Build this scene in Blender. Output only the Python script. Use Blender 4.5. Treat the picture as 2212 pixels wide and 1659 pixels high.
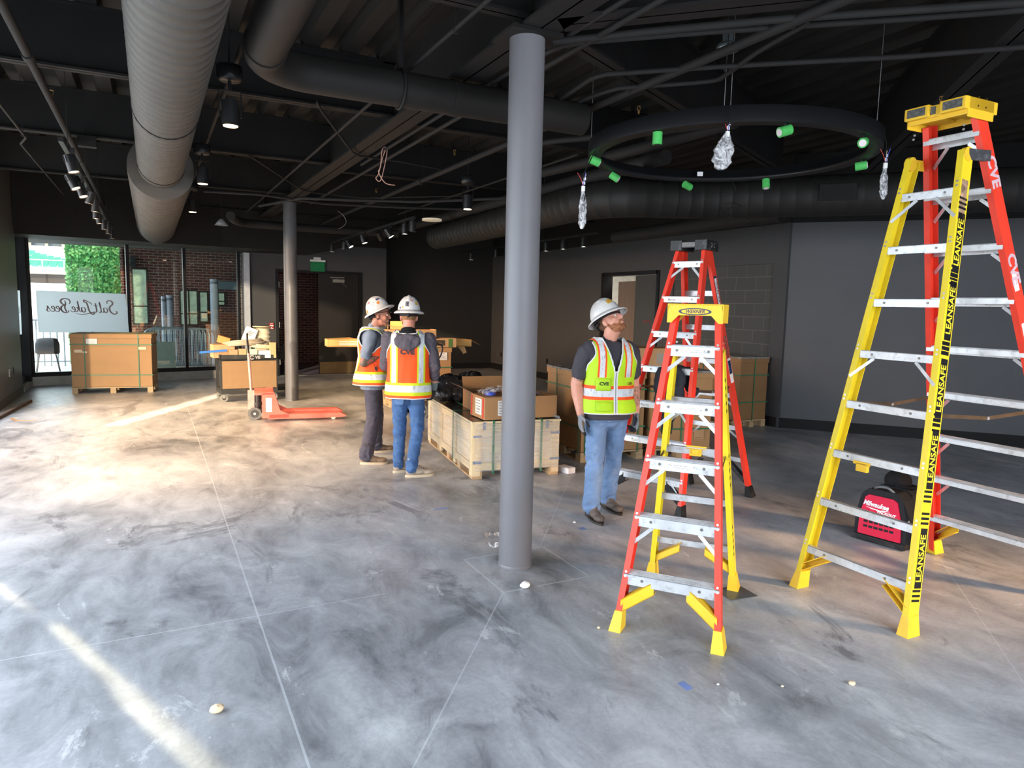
import bpy, bmesh, math, random
from math import sin, cos, pi, radians, sqrt
from mathutils import Vector, Matrix, Quaternion
for o in list(bpy.data.objects): bpy.data.objects.remove(o)
random.seed(7)
SC = bpy.context.scene
COL = SC.collection
V = Vector

# ---------------------------------------------------------------- camera
CAMPOS = V((0, 0, 1.72))
FPX = 1507.1
RX = V((0.8887786, -0.45777349, 0.0227164)); UX = V((0.03141264, 0.11028475, 0.9934035)); FX = V((0.45725906, 0.88220219, -0.1123986))
cam = bpy.data.cameras.new('camera'); cam.sensor_fit = 'HORIZONTAL'; cam.sensor_width = 36
cam.lens = FPX / 2212 * 36; cam.clip_start = 0.05; cam.clip_end = 300
camo = bpy.data.objects.new('camera', cam); COL.objects.link(camo)
m = Matrix((RX, UX, -FX)).transposed().to_4x4(); m.translation = CAMPOS
camo.matrix_world = m
SC.camera = camo

def ray(x, y):
    return FX + RX * ((x - 1106) / FPX) - UX * ((y - 829.5) / FPX)
def onZ(x, y, z=0.0):
    d = ray(x, y); return CAMPOS + d * ((z - CAMPOS.z) / d.z)
def onY(x, y, Y):
    d = ray(x, y); return CAMPOS + d * ((Y - CAMPOS.y) / d.y)
def onX(x, y, X):
    d = ray(x, y); return CAMPOS + d * ((X - CAMPOS.x) / d.x)
def onP(x, y, p, n):
    d = ray(x, y); n = V(n); return CAMPOS + d * ((V(p) - CAMPOS).dot(n) / d.dot(n))

# ---------------------------------------------------------------- view, world, sun, daylight
SC.view_settings.view_transform = 'Standard'; SC.view_settings.look = 'None'
SC.view_settings.gamma = 1; SC.view_settings.use_curve_mapping = False
SC.view_settings.exposure = 0.45
world = bpy.data.worlds.new('sky'); SC.world = world; world.use_nodes = True
bg = world.node_tree.nodes['Background']; bg.inputs[0].default_value = (0.80, 0.89, 1.0, 1); bg.inputs[1].default_value = 5.6

SUNDIR = V((0.476, 0.872, -0.113)).normalized()
sun = bpy.data.lights.new('sun', 'SUN'); sun.energy = 2.8; sun.angle = radians(1.2); sun.color = (1.0, 0.80, 0.54)
suno = bpy.data.objects.new('sun', sun); COL.objects.link(suno)
suno.rotation_euler = SUNDIR.to_track_quat('-Z', 'Y').to_euler()

def area(name, loc, direction, sx, sy, energy, color, spread=180, up='Y'):
    l = bpy.data.lights.new(name, 'AREA'); l.shape = 'RECTANGLE'; l.size = sx; l.size_y = sy
    l.energy = energy; l.color = color; l.spread = radians(spread)
    o = bpy.data.objects.new(name, l); COL.objects.link(o); o.location = loc; o.visible_glossy = False
    o.rotation_euler = V(direction).to_track_quat('-Z', up).to_euler()
    return o
# daylight entering at the glazed front facade on the left and at the shopfront behind the camera
area('daylight_facade_front', (-1.9, 3.2, 1.75), (1, 0, -0.50), 6.6, 2.4, 70, (0.76, 0.87, 1.0), 165)
area('warm_glow_back', (-9.0, 6.0, 3.3), (1, 0.52, -0.24), 6.0, 2.0, 340, (1.0, 0.60, 0.28), 56)  # added warm lamp outdoors, standing for reflected sun on the back floor
area('warm_glow_right', (8.2, -2.6, 2.7), (-3.3, 4.9, -2.3), .7, .7, 24, (1.0, 0.58, 0.28), 26)  # added warm lamp for the glow on the tall ladder and floor
area('daylight_entrance', (2.6, -3.8, 1.9), (0.10, 1, -0.35), 6.8, 2.3, 560, (0.84, 0.91, 1.0), 160)
# added collimated lamps that lay the sun streaks on the floor
def beam(name, p0, p1, width, elev, energy, color, spread=1.5):
    """light strip on the floor running from p0 to p1 (light travels p0 -> p1)"""
    p0 = V((p0[0], p0[1], 0)); p1 = V((p1[0], p1[1], 0)); L = (p1 - p0).length
    d = (p1 - p0).normalized(); e = radians(elev)
    dirv = V((d.x * cos(e), d.y * cos(e), -sin(e)))
    mid = (p0 + p1) / 2
    dist = 3.2
    loc = mid - dirv * dist
    l = bpy.data.lights.new(name, 'AREA'); l.shape = 'RECTANGLE'; l.size = width; l.size_y = L * sin(e)
    l.energy = energy; l.color = color; l.spread = radians(spread)
    o = bpy.data.objects.new(name, l); COL.objects.link(o); o.location = loc
    z = -dirv; x = V((-d.y, d.x, 0)).normalized(); y = z.cross(x).normalized(); x = y.cross(z)
    mm = Matrix((x, y, z)).transposed().to_4x4(); mm.translation = loc; o.matrix_world = mm
    return o

# ---------------------------------------------------------------- materials
def lin(c):
    if isinstance(c, str):
        c = [int(c[i:i + 2], 16) for i in (0, 2, 4)]
    return [((v / 255) / 12.92 if v / 255 <= 0.04045 else ((v / 255 + 0.055) / 1.055) ** 2.4) for v in c[:3]]
class NT:
    def __init__(s, mt):
        s.t = mt.node_tree; s.n = s.t.nodes; s.l = s.t.links
    def new(s, typ, **kw):
        n = s.n.new(typ)
        for k, v in kw.items():
            setattr(n, k, v)
        return n
    def link(s, a, b): s.l.new(a, b)
    def val(s, x, sock):
        if isinstance(x, (int, float)): sock.default_value = x
        else: s.link(x, sock)
    def math(s, op, a, b=0.0, c=None, clamp=False):
        n = s.new('ShaderNodeMath', operation=op, use_clamp=clamp)
        s.val(a, n.inputs[0]); s.val(b, n.inputs[1])
        if c is not None: s.val(c, n.inputs[2])
        return n.outputs[0]
    def mix(s, f, a, b):
        n = s.new('ShaderNodeMix', data_type='RGBA'); s.val(f, n.inputs[0])
        for x, k in ((a, 6), (b, 7)):
            if hasattr(x, 'links'): s.link(x, n.inputs[k])
            else: n.inputs[k].default_value = (*x[:3], 1)
        return n.outputs[2]
    def noise(s, vec, scale, detail=4, rough=.6, dist=0.0):
        n = s.new('ShaderNodeTexNoise'); n.inputs['Scale'].default_value = scale; n.inputs['Detail'].default_value = detail
        n.inputs['Roughness'].default_value = rough; n.inputs['Distortion'].default_value = dist
        if vec is not None: s.link(vec, n.inputs['Vector'])
        return n.outputs['Fac']
    def ramp(s, f, stops):
        n = s.new('ShaderNodeValToRGB'); e = n.color_ramp.elements
        while len(e) < len(stops): e.new(0.5)
        for i, (p, c) in enumerate(stops):
            e[i].position = p; e[i].color = (*c[:3], 1) if not isinstance(c, (int, float)) else (c, c, c, 1)
        s.link(f, n.inputs[0]); return n.outputs[0]
    def coord(s, which='Object', scale=None):
        tc = s.new('ShaderNodeTexCoord'); o = tc.outputs[which]
        if scale is not None:
            mp = s.new('ShaderNodeMapping'); mp.inputs['Scale'].default_value = scale; s.link(o, mp.inputs[0]); o = mp.outputs[0]
        return o
    def xyz(s, o):
        n = s.new('ShaderNodeSeparateXYZ'); s.link(o, n.inputs[0]); return n.outputs
    def band(s, v, a, b):
        """1 where a < v < b"""
        return s.math('MULTIPLY', s.math('GREATER_THAN', v, a), s.math('LESS_THAN', v, b))
MATS = {}
def mat(name, col, rough=.6, metal=0.0, var=.07, scale=9, bump=0.0, bscale=60, aniso=None, spec=None, coat=0, dirt=None, trans=0, emit=None, estr=0):
    if name in MATS: return MATS[name]
    mt = bpy.data.materials.new(name); mt.use_nodes = True; MATS[name] = mt
    t = NT(mt); b = t.n['Principled BSDF']
    c = lin(col)
    co = t.coord('Object', aniso) if aniso else t.coord('Object')
    f = t.noise(co, scale, 5, .6)
    a = [min(1, v * (1 - var * 1.6)) for v in c]; d = [min(1, v * (1 + var * 1.6)) for v in c]
    cc = t.ramp(f, [(.3, a), (.7, d)])
    if dirt:
        dc, amt, ds = dirt
        f2 = t.noise(co, ds, 6, .7)
        f3 = t.math('MULTIPLY', t.ramp(f2, [(.52, 0.0), (.68, 1.0)]), amt)
        cc = t.mix(f3, cc, lin(dc))
    t.link(cc, b.inputs['Base Color'])
    b.inputs['Roughness'].default_value = rough; b.inputs['Metallic'].default_value = metal
    if spec is not None: b.inputs['Specular IOR Level'].default_value = spec
    if coat: b.inputs['Coat Weight'].default_value = coat
    if trans: b.inputs['Transmission Weight'].default_value = trans
    if emit: b.inputs['Emission Color'].default_value = (*lin(emit), 1); b.inputs['Emission Strength'].default_value = estr
    if bump:
        bn = t.new('ShaderNodeBump'); bn.inputs['Strength'].default_value = bump; bn.inputs['Distance'].default_value = .01
        t.link(t.noise(co, bscale, 4), bn.inputs['Height']); t.link(bn.outputs[0], b.inputs['Normal'])
    return mt
def glass_mat(name, tint=(0.93, 0.97, 0.95), refl=.09):
    mt = bpy.data.materials.new(name); mt.use_nodes = True; t = NT(mt)
    for n in list(t.n):
        if n.type == 'BSDF_PRINCIPLED': t.n.remove(n)
    out = [n for n in t.n if n.type == 'OUTPUT_MATERIAL'][0]
    tr = t.new('ShaderNodeBsdfTransparent'); tr.inputs[0].default_value = (*tint, 1)
    gl = t.new('ShaderNodeBsdfGlossy'); gl.inputs['Roughness'].default_value = .02
    fr = t.new('ShaderNodeFresnel'); fr.inputs['IOR'].default_value = 1.5
    f = t.math('ADD', fr.outputs[0], refl, clamp=True)
    mx = t.new('ShaderNodeMixShader'); t.link(f, mx.inputs[0]); t.link(tr.outputs[0], mx.inputs[1]); t.link(gl.outputs[0], mx.inputs[2])
    t.link(mx.outputs[0], out.inputs[0]); return mt

# ---------------------------------------------------------------- mesh builder
def frame_for(d):
    d = V(d).normalized(); h = V((0, 0, 1)) if abs(d.z) < .95 else V((1, 0, 0))
    u = d.cross(h).normalized(); return u, d.cross(u).normalized()
class MB:
    def __init__(s, org=(0, 0, 0)):
        s.v = []; s.f = []; s.m = []; s.s = []; s.o = V(org)
    def add(s, vs, fs, mi=0, sm=False):
        k = len(s.v); s.v += [V(p) - s.o for p in vs]
        for f in fs: s.f.append([i + k for i in f]); s.m.append(mi); s.s.append(sm)
        return s
    def obox(s, c, ex, ey, ez, hx, hy, hz, mi=0):
        c = V(c); ex = V(ex).normalized() * hx; ey = V(ey).normalized() * hy; ez = V(ez).normalized() * hz
        vs = [c + ex * a + ey * b + ez * d for a, b, d in ((-1, -1, -1), (1, -1, -1), (1, 1, -1), (-1, 1, -1), (-1, -1, 1), (1, -1, 1), (1, 1, 1), (-1, 1, 1))]
        return s.add(vs, [(0, 3, 2, 1), (4, 5, 6, 7), (0, 1, 5, 4), (1, 2, 6, 5), (2, 3, 7, 6), (3, 0, 4, 7)], mi)
    def box(s, x0, x1, y0, y1, z0, z1, mi=0, rz=0, piv=None):
        c = V(((x0 + x1) / 2, (y0 + y1) / 2, (z0 + z1) / 2)); ex = V((cos(rz), sin(rz), 0)); ey = V((-sin(rz), cos(rz), 0))
        if rz and piv is not None:
            d = c - V(piv); c = V(piv) + ex * d.x + ey * d.y + V((0, 0, d.z))
        return s.obox(c, ex, ey, (0, 0, 1), abs(x1 - x0) / 2, abs(y1 - y0) / 2, abs(z1 - z0) / 2, mi)
    def beam(s, p0, p1, u, v, u0, u1, v0, v1, mi=0):
        """box from p0 to p1, reaching u0..u1 along u and v0..v1 along v"""
        p0 = V(p0); p1 = V(p1); u = V(u); v = V(v)
        vs = [p + u * a + v * b for p in (p0, p1) for a, b in ((u0, v0), (u1, v0), (u1, v1), (u0, v1))]
        return s.add(vs, [(0, 3, 2, 1), (4, 5, 6, 7), (0, 1, 5, 4), (1, 2, 6, 5), (2, 3, 7, 6), (3, 0, 4, 7)], mi)
    def bar(s, p0, p1, w, h, mi=0, up=(0, 0, 1)):
        p0 = V(p0); p1 = V(p1); d = (p1 - p0).normalized(); up = V(up)
        if abs(d.dot(up)) > .97: up = V((1, 0, 0))
        u = d.cross(up).normalized(); v = u.cross(d).normalized()
        return s.beam(p0, p1, u, v, -w / 2, w / 2, -h / 2, h / 2, mi)
    def cyl(s, p0, p1, r0, r1=None, n=16, mi=0, caps=True, mc=None):
        r1 = r0 if r1 is None else r1; p0 = V(p0); p1 = V(p1); u, w = frame_for(p1 - p0)
        vs = []
        for p, r in ((p0, r0), (p1, r1)):
            vs += [p + (u * cos(2 * pi * i / n) + w * sin(2 * pi * i / n)) * r for i in range(n)]
        s.add(vs, [(i, (i + 1) % n, n + (i + 1) % n, n + i) for i in range(n)], mi, True)
        if caps:
            s.add(vs[:n], [tuple(range(n))[::-1]], mi if mc is None else mc)
            s.add(vs[n:], [tuple(range(n))], mi if mc is None else mc)
        return s
    def tube(s, pts, r, n=8, mi=0, caps=True, closed=False):
        pts = [V(p) for p in pts]; N = len(pts); vs = []; pu = None
        rr = r if isinstance(r, (list, tuple)) else [r] * N
        for i, p in enumerate(pts):
            if closed: d = pts[(i + 1) % N] - pts[i - 1]
            else: d = pts[min(i + 1, N - 1)] - pts[max(i - 1, 0)]
            if d.length < 1e-9: d = V((0, 0, 1))
            d.normalize()
            if pu is None: u, w = frame_for(d)
            else:
                u = pu - d * pu.dot(d)
                u = u.normalized() if u.length > 1e-6 else frame_for(d)[0]
                w = d.cross(u)
            pu = u
            vs += [p + (u * cos(2 * pi * k / n) + w * sin(2 * pi * k / n)) * rr[i] for k in range(n)]
        fs = []
        for i in range(N if closed else N - 1):
            a = i * n; b = ((i + 1) % N) * n
            fs += [(a + k, a + (k + 1) % n, b + (k + 1) % n, b + k) for k in range(n)]
        s.add(vs, fs, mi, True)
        if caps and not closed:
            s.add(vs[:n], [tuple(range(n))[::-1]], mi); s.add(vs[-n:], [tuple(range(n))], mi)
        return s
    def ell(s, c, r, rot=None, nu=20, nv=12, mi=0, v0=-pi / 2, v1=pi / 2):
        c = V(c); r = V(r) if not isinstance(r, (int, float)) else V((r, r, r)); vs = []
        for j in range(nv + 1):
            a = v0 + (v1 - v0) * j / nv
            for i in range(nu):
                b = 2 * pi * i / nu; p = V((r.x * cos(a) * cos(b), r.y * cos(a) * sin(b), r.z * sin(a)))
                if rot is not None: p = rot @ p
                vs.append(c + p)
        fs = [(j * nu + i, j * nu + (i + 1) % nu, (j + 1) * nu + (i + 1) % nu, (j + 1) * nu + i) for j in range(nv) for i in range(nu)]
        return s.add(vs, fs, mi, True)
    def cap(s, p0, p1, r0, r1=None, mi=0, n=14):
        """capsule"""
        r1 = r0 if r1 is None else r1; p0 = V(p0); p1 = V(p1); d = p1 - p0; L = d.length
        if L < 1e-6: return s.ell(p0, r0, mi=mi)
        d /= L; pts = []; rr = []
        for k in range(7):
            a = pi / 2 * k / 6; pts.append(p0 - d * r0 * cos(a)); rr.append(max(r0 * sin(a), 1e-4))
        for k in range(7):
            a = pi / 2 * k / 6; pts.append(p1 + d * r1 * sin(a)); rr.append(max(r1 * cos(a), 1e-4))
        u, w = frame_for(d); vs = []
        for p, r in zip(pts, rr): vs += [p + (u * cos(2 * pi * k / n) + w * sin(2 * pi * k / n)) * r for k in range(n)]
        fs = [(i * n + k, i * n + (k + 1) % n, (i + 1) * n + (k + 1) % n, (i + 1) * n + k) for i in range(13) for k in range(n)]
        s.add(vs, fs, mi, True); s.add(vs[:n], [tuple(range(n))[::-1]], mi, True); s.add(vs[-n:], [tuple(range(n))], mi, True)
        return s
    def prism(s, poly, o, ex, ey, ez, t, mi=0, sm=False):
        """2-D polygon (ccw) in ex,ey at o, extruded t along ez"""
        o = V(o); ex = V(ex); ey = V(ey); ez = V(ez); n = len(poly)
        vs = [o + ex * a + ey * b for a, b in poly] + [o + ex * a + ey * b + ez * t for a, b in poly]
        s.add(vs, [tuple(range(n))[::-1], tuple(range(n, 2 * n))], mi)
        return s.add(vs, [(i, (i + 1) % n, n + (i + 1) % n, n + i) for i in range(n)], mi, sm)
    def lathe(s, prof, o=(0, 0, 0), rot=None, n=32, mi=0, sm=True, a0=0, a1=2 * pi):
        o = V(o); vs = []; full = abs(a1 - a0 - 2 * pi) < 1e-6; nn = n if full else n + 1
        for r, z in prof:
            for i in range(nn):
                a = a0 + (a1 - a0) * i / n; p = V((r * cos(a), r * sin(a), z)); vs.append(o + (rot @ p if rot is not None else p))
        fs = []
        for j in range(len(prof) - 1):
            for i in range(n):
                k = (i + 1) % nn; fs.append((j * nn + i, j * nn + k, (j + 1) * nn + k, (j + 1) * nn + i))
        return s.add(vs, fs, mi, sm)
    def build(s, name, mats, parent=None, loc=None, bevel=0, weld=False):
        me = bpy.data.meshes.new(name); me.from_pydata([tuple(p) for p in s.v], [], s.f); me.update()
        mats = mats if isinstance(mats, (list, tuple)) else [mats]
        for mm in mats: me.materials.append(mm)
        for p, a, b in zip(me.polygons, s.m, s.s): p.material_index = a; p.use_smooth = b
        o = bpy.data.objects.new(name, me); COL.objects.link(o)
        if parent is not None: o.parent = parent
        if loc is not None: o.location = loc
        if bevel or weld:
            bm = bmesh.new(); bm.from_mesh(me)
            if weld: bmesh.ops.remove_doubles(bm, verts=bm.verts, dist=weld if weld is not True else 1e-5)
            if bevel:
                bmesh.ops.recalc_face_normals(bm, faces=bm.faces)
                bmesh.ops.bevel(bm, geom=[e for e in bm.edges if len(e.link_faces) == 2 and e.calc_face_angle(0) > .6], offset=bevel, segments=2, profile=.6, affect='EDGES')
            bm.to_mesh(me); bm.free()
        return o
def thing(name, label, cat, loc=(0, 0, 0), rz=0, group=None):
    o = bpy.data.objects.new(name, None); COL.objects.link(o); o.location = loc; o.rotation_euler = (0, 0, rz)
    o.empty_display_size = .1; return tag(o, label, cat, group)
def tag(o, label=None, cat=None, group=None, kind=None):
    if label: o['label'] = label
    if cat: o['category'] = cat
    if group: o['group'] = group
    if kind: o['kind'] = kind
    return o
def struct(name, mb, mats, **k):
    o = mb.build(name, mats, **k); o['kind'] = 'structure'; return o
def copy_tree(o, parent=None):
    c = o.copy(); COL.objects.link(c)
    if parent is not None: c.parent = parent
    for ch in list(o.children): copy_tree(ch, c)
    return c
def bake(o):
    """apply an object's modifiers"""
    dg = bpy.context.evaluated_depsgraph_get(); dg.update()
    me = bpy.data.meshes.new_from_object(o.evaluated_get(dg)); old = o.data
    o.modifiers.clear(); o.data = me; bpy.data.meshes.remove(old); return o
def remesh(o, voxel=.008, smooth=6, fac=.5):
    mats = list(o.data.materials)
    r = o.modifiers.new('r', 'REMESH'); r.mode = 'VOXEL'; r.voxel_size = voxel; r.use_smooth_shade = True
    if smooth:
        s = o.modifiers.new('s', 'SMOOTH'); s.iterations = smooth; s.factor = fac
    bake(o)
    if not o.data.materials:
        for mm in mats: o.data.materials.append(mm)
    return o
def text(body, size, mt, M, name='lettering', parent=None, align='CENTER', ext=.0008, shear=0, bold=0, flipx=False, sx=1, space=1):
    """lettering as a mesh; M maps text plane (x right, y up, z out) into the parent's space"""
    c = bpy.data.curves.new(name, 'FONT'); c.body = body; c.size = size; c.align_x = align; c.align_y = 'CENTER'; c.extrude = ext; c.shear = shear; c.offset = bold; c.space_character = space
    c.resolution_u = 3
    t = bpy.data.objects.new(name + '_src', c); COL.objects.link(t)
    dg = bpy.context.evaluated_depsgraph_get(); dg.update()
    me = bpy.data.meshes.new_from_object(t.evaluated_get(dg)); bpy.data.objects.remove(t); bpy.data.curves.remove(c)
    S = Matrix.Diagonal((-sx if flipx else sx, 1, 1, 1))
    me.transform(M @ S)
    if flipx: me.flip_normals()
    me.materials.clear(); me.materials.append(mt); me.name = name
    o = bpy.data.objects.new(name, me); COL.objects.link(o)
    if parent is not None: o.parent = parent
    return o
def plane_M(o, ex, ey):
    ex = V(ex).normalized(); ey = V(ey); ey = (ey - ex * ey.dot(ex)).normalized(); ez = ex.cross(ey)
    mm = Matrix((ex, ey, ez)).transposed().to_4x4(); mm.translation = V(o); return mm
def catmull(pts, n=6, closed=False):
    pts = [V(p) for p in pts]; N = len(pts); out = []
    for i in range(N if closed else N - 1):
        p0 = pts[i - 1] if (i > 0 or closed) else pts[0]; p1 = pts[i]; p2 = pts[(i + 1) % N]; p3 = pts[(i + 2) % N] if (i + 2 < N or closed) else pts[-1]
        for k in range(n):
            t = k / n
            out.append(.5 * ((2 * p1) + (p2 - p0) * t + (2 * p0 - 5 * p1 + 4 * p2 - p3) * t * t + (3 * p1 - p0 - 3 * p2 + p3) * t ** 3))
    if not closed: out.append(pts[-1])
    return out
# ================================================================ ROOM
# ---- floor
def floor_material():
    mt = bpy.data.materials.new('polished_concrete'); mt.use_nodes = True; t = NT(mt); b = t.n['Principled BSDF']
    g = t.coord('Object')
    dist = t.new('ShaderNodeMapping'); dist.inputs['Scale'].default_value = (1.0, .55, 1); dist.inputs['Rotation'].default_value = (0, 0, -.5); t.link(g, dist.inputs[0]); gs = dist.outputs[0]
    n1 = t.noise(gs, .85, 9, .66, .7); n2 = t.noise(gs, 3.4, 9, .72, .9); n3 = t.noise(g, 42, 5, .7); n4 = t.noise(gs, .32, 4, .5, .3)
    s = t.math('ADD', t.math('MULTIPLY', n1, .5), t.math('ADD', t.math('MULTIPLY', n2, .36), t.math('MULTIPLY', n4, .14)))
    c = t.ramp(s, [(.37, lin((88, 90, 94))), (.45, lin((130, 132, 136))), (.53, lin((156, 158, 162))), (.62, lin((182, 184, 187)))])
    # pale scraped patches and dark worn scuffs, their own shapes
    p = t.ramp(t.noise(gs, 2.1, 12, .78, 1.4), [(.60, 0.0), (.635, 1.0)])
    c = t.mix(t.math('MULTIPLY', p, .45), c, lin((202, 204, 206)))
    dk = t.ramp(t.noise(gs, 1.35, 12, .74, 1.1), [(.36, 1.0), (.43, 0.0)])
    c = t.mix(t.math('MULTIPLY', dk, .62), c, lin((78, 79, 83)))
    c = t.mix(t.math('MULTIPLY', t.ramp(n3, [(.40, 1.0), (.6, 0.0)]), .12), c, lin((70, 72, 76)))
    # tiny white specks of plaster
    vo = t.new('ShaderNodeTexVoronoi'); vo.inputs['Scale'].default_value = 5.5; t.link(g, vo.inputs['Vector'])
    spk = t.math('LESS_THAN', vo.outputs['Distance'], .022)
    c = t.mix(t.math('MULTIPLY', spk, .6), c, lin((215, 215, 210)))
    X, Y, Z = t.xyz(g)
    def lineseg(p0, p1, w):
        p0 = V(p0[:2]); p1 = V(p1[:2]); d = (p1 - p0); L = d.length; d /= L; nrm = (-d.y, d.x)
        a = t.math('ABSOLUTE', t.math('ADD', t.math('ADD', t.math('MULTIPLY', X, nrm[0]), t.math('MULTIPLY', Y, nrm[1])), -(p0.x * nrm[0] + p0.y * nrm[1])))
        k = t.math('ADD', t.math('ADD', t.math('MULTIPLY', X, d.x), t.math('MULTIPLY', Y, d.y)), -(p0.x * d.x + p0.y * d.y))
        return t.math('MULTIPLY', t.math('LESS_THAN', a, w), t.band(k, 0, L))
    F = lambda x, y: (onZ(x, y).x, onZ(x, y).y)
    j = None
    segs = []
    a = F(557, 1330); A0 = F(419.5, 923)
    segs.append(((a[0] + .0, -3), (a[0] * .5 + A0[0] * .5, 15.5), .005))
    segs.append(((-2, a[1]), (1.2, a[1]), .004))
    dq = [F(1001, 1207), F(1087, 1280), F(1267, 1246), F(1180, 1182)]
    x0 = (dq[0][0] + dq[1][0]) / 2; x1 = (dq[2][0] + dq[3][0]) / 2; y0 = (dq[1][1] + dq[2][1]) / 2; y1 = (dq[0][1] + dq[3][1]) / 2
    for s0, s1 in (((x0, y0), (x1, y0)), ((x1, y0), (x1, y1)), ((x1, y1), (x0, y1)), ((x0, y1), (x0, y0))): segs.append((s0, s1, .006))
    segs.append((F(850, 1740), F(1087, 1280), .0035)); segs.append((F(1167, 1180), F(1245, 1000), .0035)); segs.append((F(2022, 1195), F(2330, 1650), .003))
    for s0, s1, w in segs:
        q = lineseg(s0, s1, w); j = q if j is None else t.math('MAXIMUM', j, q)
    c = t.mix(t.math('MULTIPLY', j, .38), c, lin((190, 194, 198)))
    t.link(c, b.inputs['Base Color'])
    rr = t.new('ShaderNodeMapRange'); t.link(n1, rr.inputs[0]); rr.inputs['From Min'].default_value = .3; rr.inputs['From Max'].default_value = .7
    rr.inputs['To Min'].default_value = .30; rr.inputs['To Max'].default_value = .5; t.link(rr.outputs[0], b.inputs['Roughness'])
    bn = t.new('ShaderNodeBump'); bn.inputs['Strength'].default_value = .12; bn.inputs['Distance'].default_value = .02
    t.link(t.math('SUBTRACT', t.math('ADD', t.noise(g, 1.6, 3), t.math('MULTIPLY', n2, .15)), t.math('MULTIPLY', j, .3)), bn.inputs['Height']); t.link(bn.outputs[0], b.inputs['Normal'])
    b.inputs['Specular IOR Level'].default_value = .42
    return mt
FLOOR = floor_material()
fl = MB(); fl.box(-2.6, 13, -4.0, 18.2, -.2, 0); struct('floor', fl, FLOOR)

WALL = mat('charcoal_wall_paint', (64, 64, 65), .75, var=.04, scale=2.5, bump=.15, bscale=220)
WALLD = mat('black_wall_paint', (38, 37, 36), .8, var=.04, scale=2.5, bump=.15, bscale=220)
BLACK = mat('black_ceiling_paint', (18, 18, 18), .7, var=.1, scale=5)
DECK = mat('black_deck_paint', (26, 25, 23), .7, var=.14, scale=5)
STEEL = mat('painted_black_steel', (21, 20, 20), .7, var=.1, scale=6)
FRAME = mat('dark_aluminium_frame', (38, 38, 40), .4, metal=.5)
BASE = mat('black_rubber_base', (24, 24, 25), .5)
CURB = mat('concrete_curb', (150, 146, 138), .8, var=.1, scale=6)
GLASS = glass_mat('window_glass')

for _m in (WALL,):
    _t = NT(_m); _b = _t.n['Principled BSDF']; _src = _b.inputs['Base Color'].links[0].from_socket; _X, _Y, _Z = _t.xyz(_t.coord('Object'))
    _t.link(_t.mix(_t.math('GREATER_THAN', _Z, 2.99), _src, lin((22, 22, 22))), _b.inputs['Base Color'])
HZ = 3.95   # underside of deck
WL = V((-2.03, 15.72, 0)); WR = V((1.83, 16.42, 0))      # window wall line
wd = (WR - WL).normalized(); wn = V((wd.y, -wd.x, 0))        # wn points into the room
# ---- back wall with the double door
DZ = 2.35
b = MB()
DL, DR = 2.55, 4.40; YB = 16.42
b.box(1.83, DL, YB, YB + .22, 0, HZ); b.box(DR, 5.05, YB, YB + .22, 0, HZ); b.box(DL, DR, YB, YB + .22, DZ, HZ)
struct('wall_back', b, WALL)
b = MB(); b.box(5.05, 8.3, 17.15, 17.35, 0, HZ); b.box(4.9, 5.05, YB + .22, 17.35, 0, HZ); struct('wall_alcove', b, WALLD)
# white return beside the window
b = MB(); b.box(1.83, 1.95, YB - .10, YB, .0, 2.72); struct('trim_1', b, mat('pale_grey_trim', (172, 176, 182), .6))
# soffit over the windows
b = MB(); b.prism([(-2.35, 14.6), (1.3, 15.2), (3.2, 15.2), (3.2, 17.0), (-2.35, 17.0)], (0, 0, 2.74), (1, 0, 0), (0, 1, 0), (0, 0, 1), 1.2)
b.prism([(3.2, 0), (5.0, 0.48), (5.0, 1.2), (3.2, 1.2)], (0, 15.2, 2.74), (1, 0, 0), (0, 0, 1), (0, -1, 0), -1.2)
struct('trim_2', b, BLACK)
# ---- left wall: glazed facade (outside the frame) and the solid stretch near the corner
b = MB(); XL = -2.03
b.box(XL - .2, XL, 12.3, 14.72, 0, HZ); b.box(XL - .2, XL, -4.2, -.1, 0, HZ); b.box(XL - .2, XL, -.1, 12.3, 3.0, HZ); b.box(XL - .2, XL, -.1, 12.3, 0, .1)
for y in (2.35, 4.85, 7.35, 9.85): b.box(XL - .14, XL - .06, y - .03, y + .03, .1, 3.0, 1)
struct('wall_left', b, [mat('left_wall_paint', (88, 86, 84), .42, var=.04, scale=2, bump=.1, bscale=200), FRAME])
# corner window on the left side, between the solid wall and the back corner
b = MB(); b.box(XL - .14, XL - .06, 14.72, 15.7, .10, .22); b.box(XL - .14, XL - .06, 14.72, 15.7, 2.78, 2.9); b.box(XL - .2, XL, 14.6, 15.72, 2.9, HZ)
b.box(XL - .16, XL - .04, 14.72, 14.80, .1, 2.9); b.box(XL - .16, XL + .02, 15.60, 15.76, .1, 2.9)
o = struct('window_1', b, FRAME)
g = MB(); g.box(XL - .11, XL - .10, 14.8, 15.6, .2, 2.8); g.build('glass', GLASS, o)
b = MB(); b.box(XL - .2, XL + .02, 14.72, 15.72, 0, .10); b.box(-2.2, -2.03, 15.7, 15.9, 0, .1)
W = lambda s, z, d=0: WL + wd * s + wn * d + V((0, 0, z))
WLEN = (WR - WL).length
b.beam(W(0, 0), W(WLEN, 0), wn, (0, 0, 1), -.14, .0, 0, .17); struct('trim_3', b, CURB)
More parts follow.
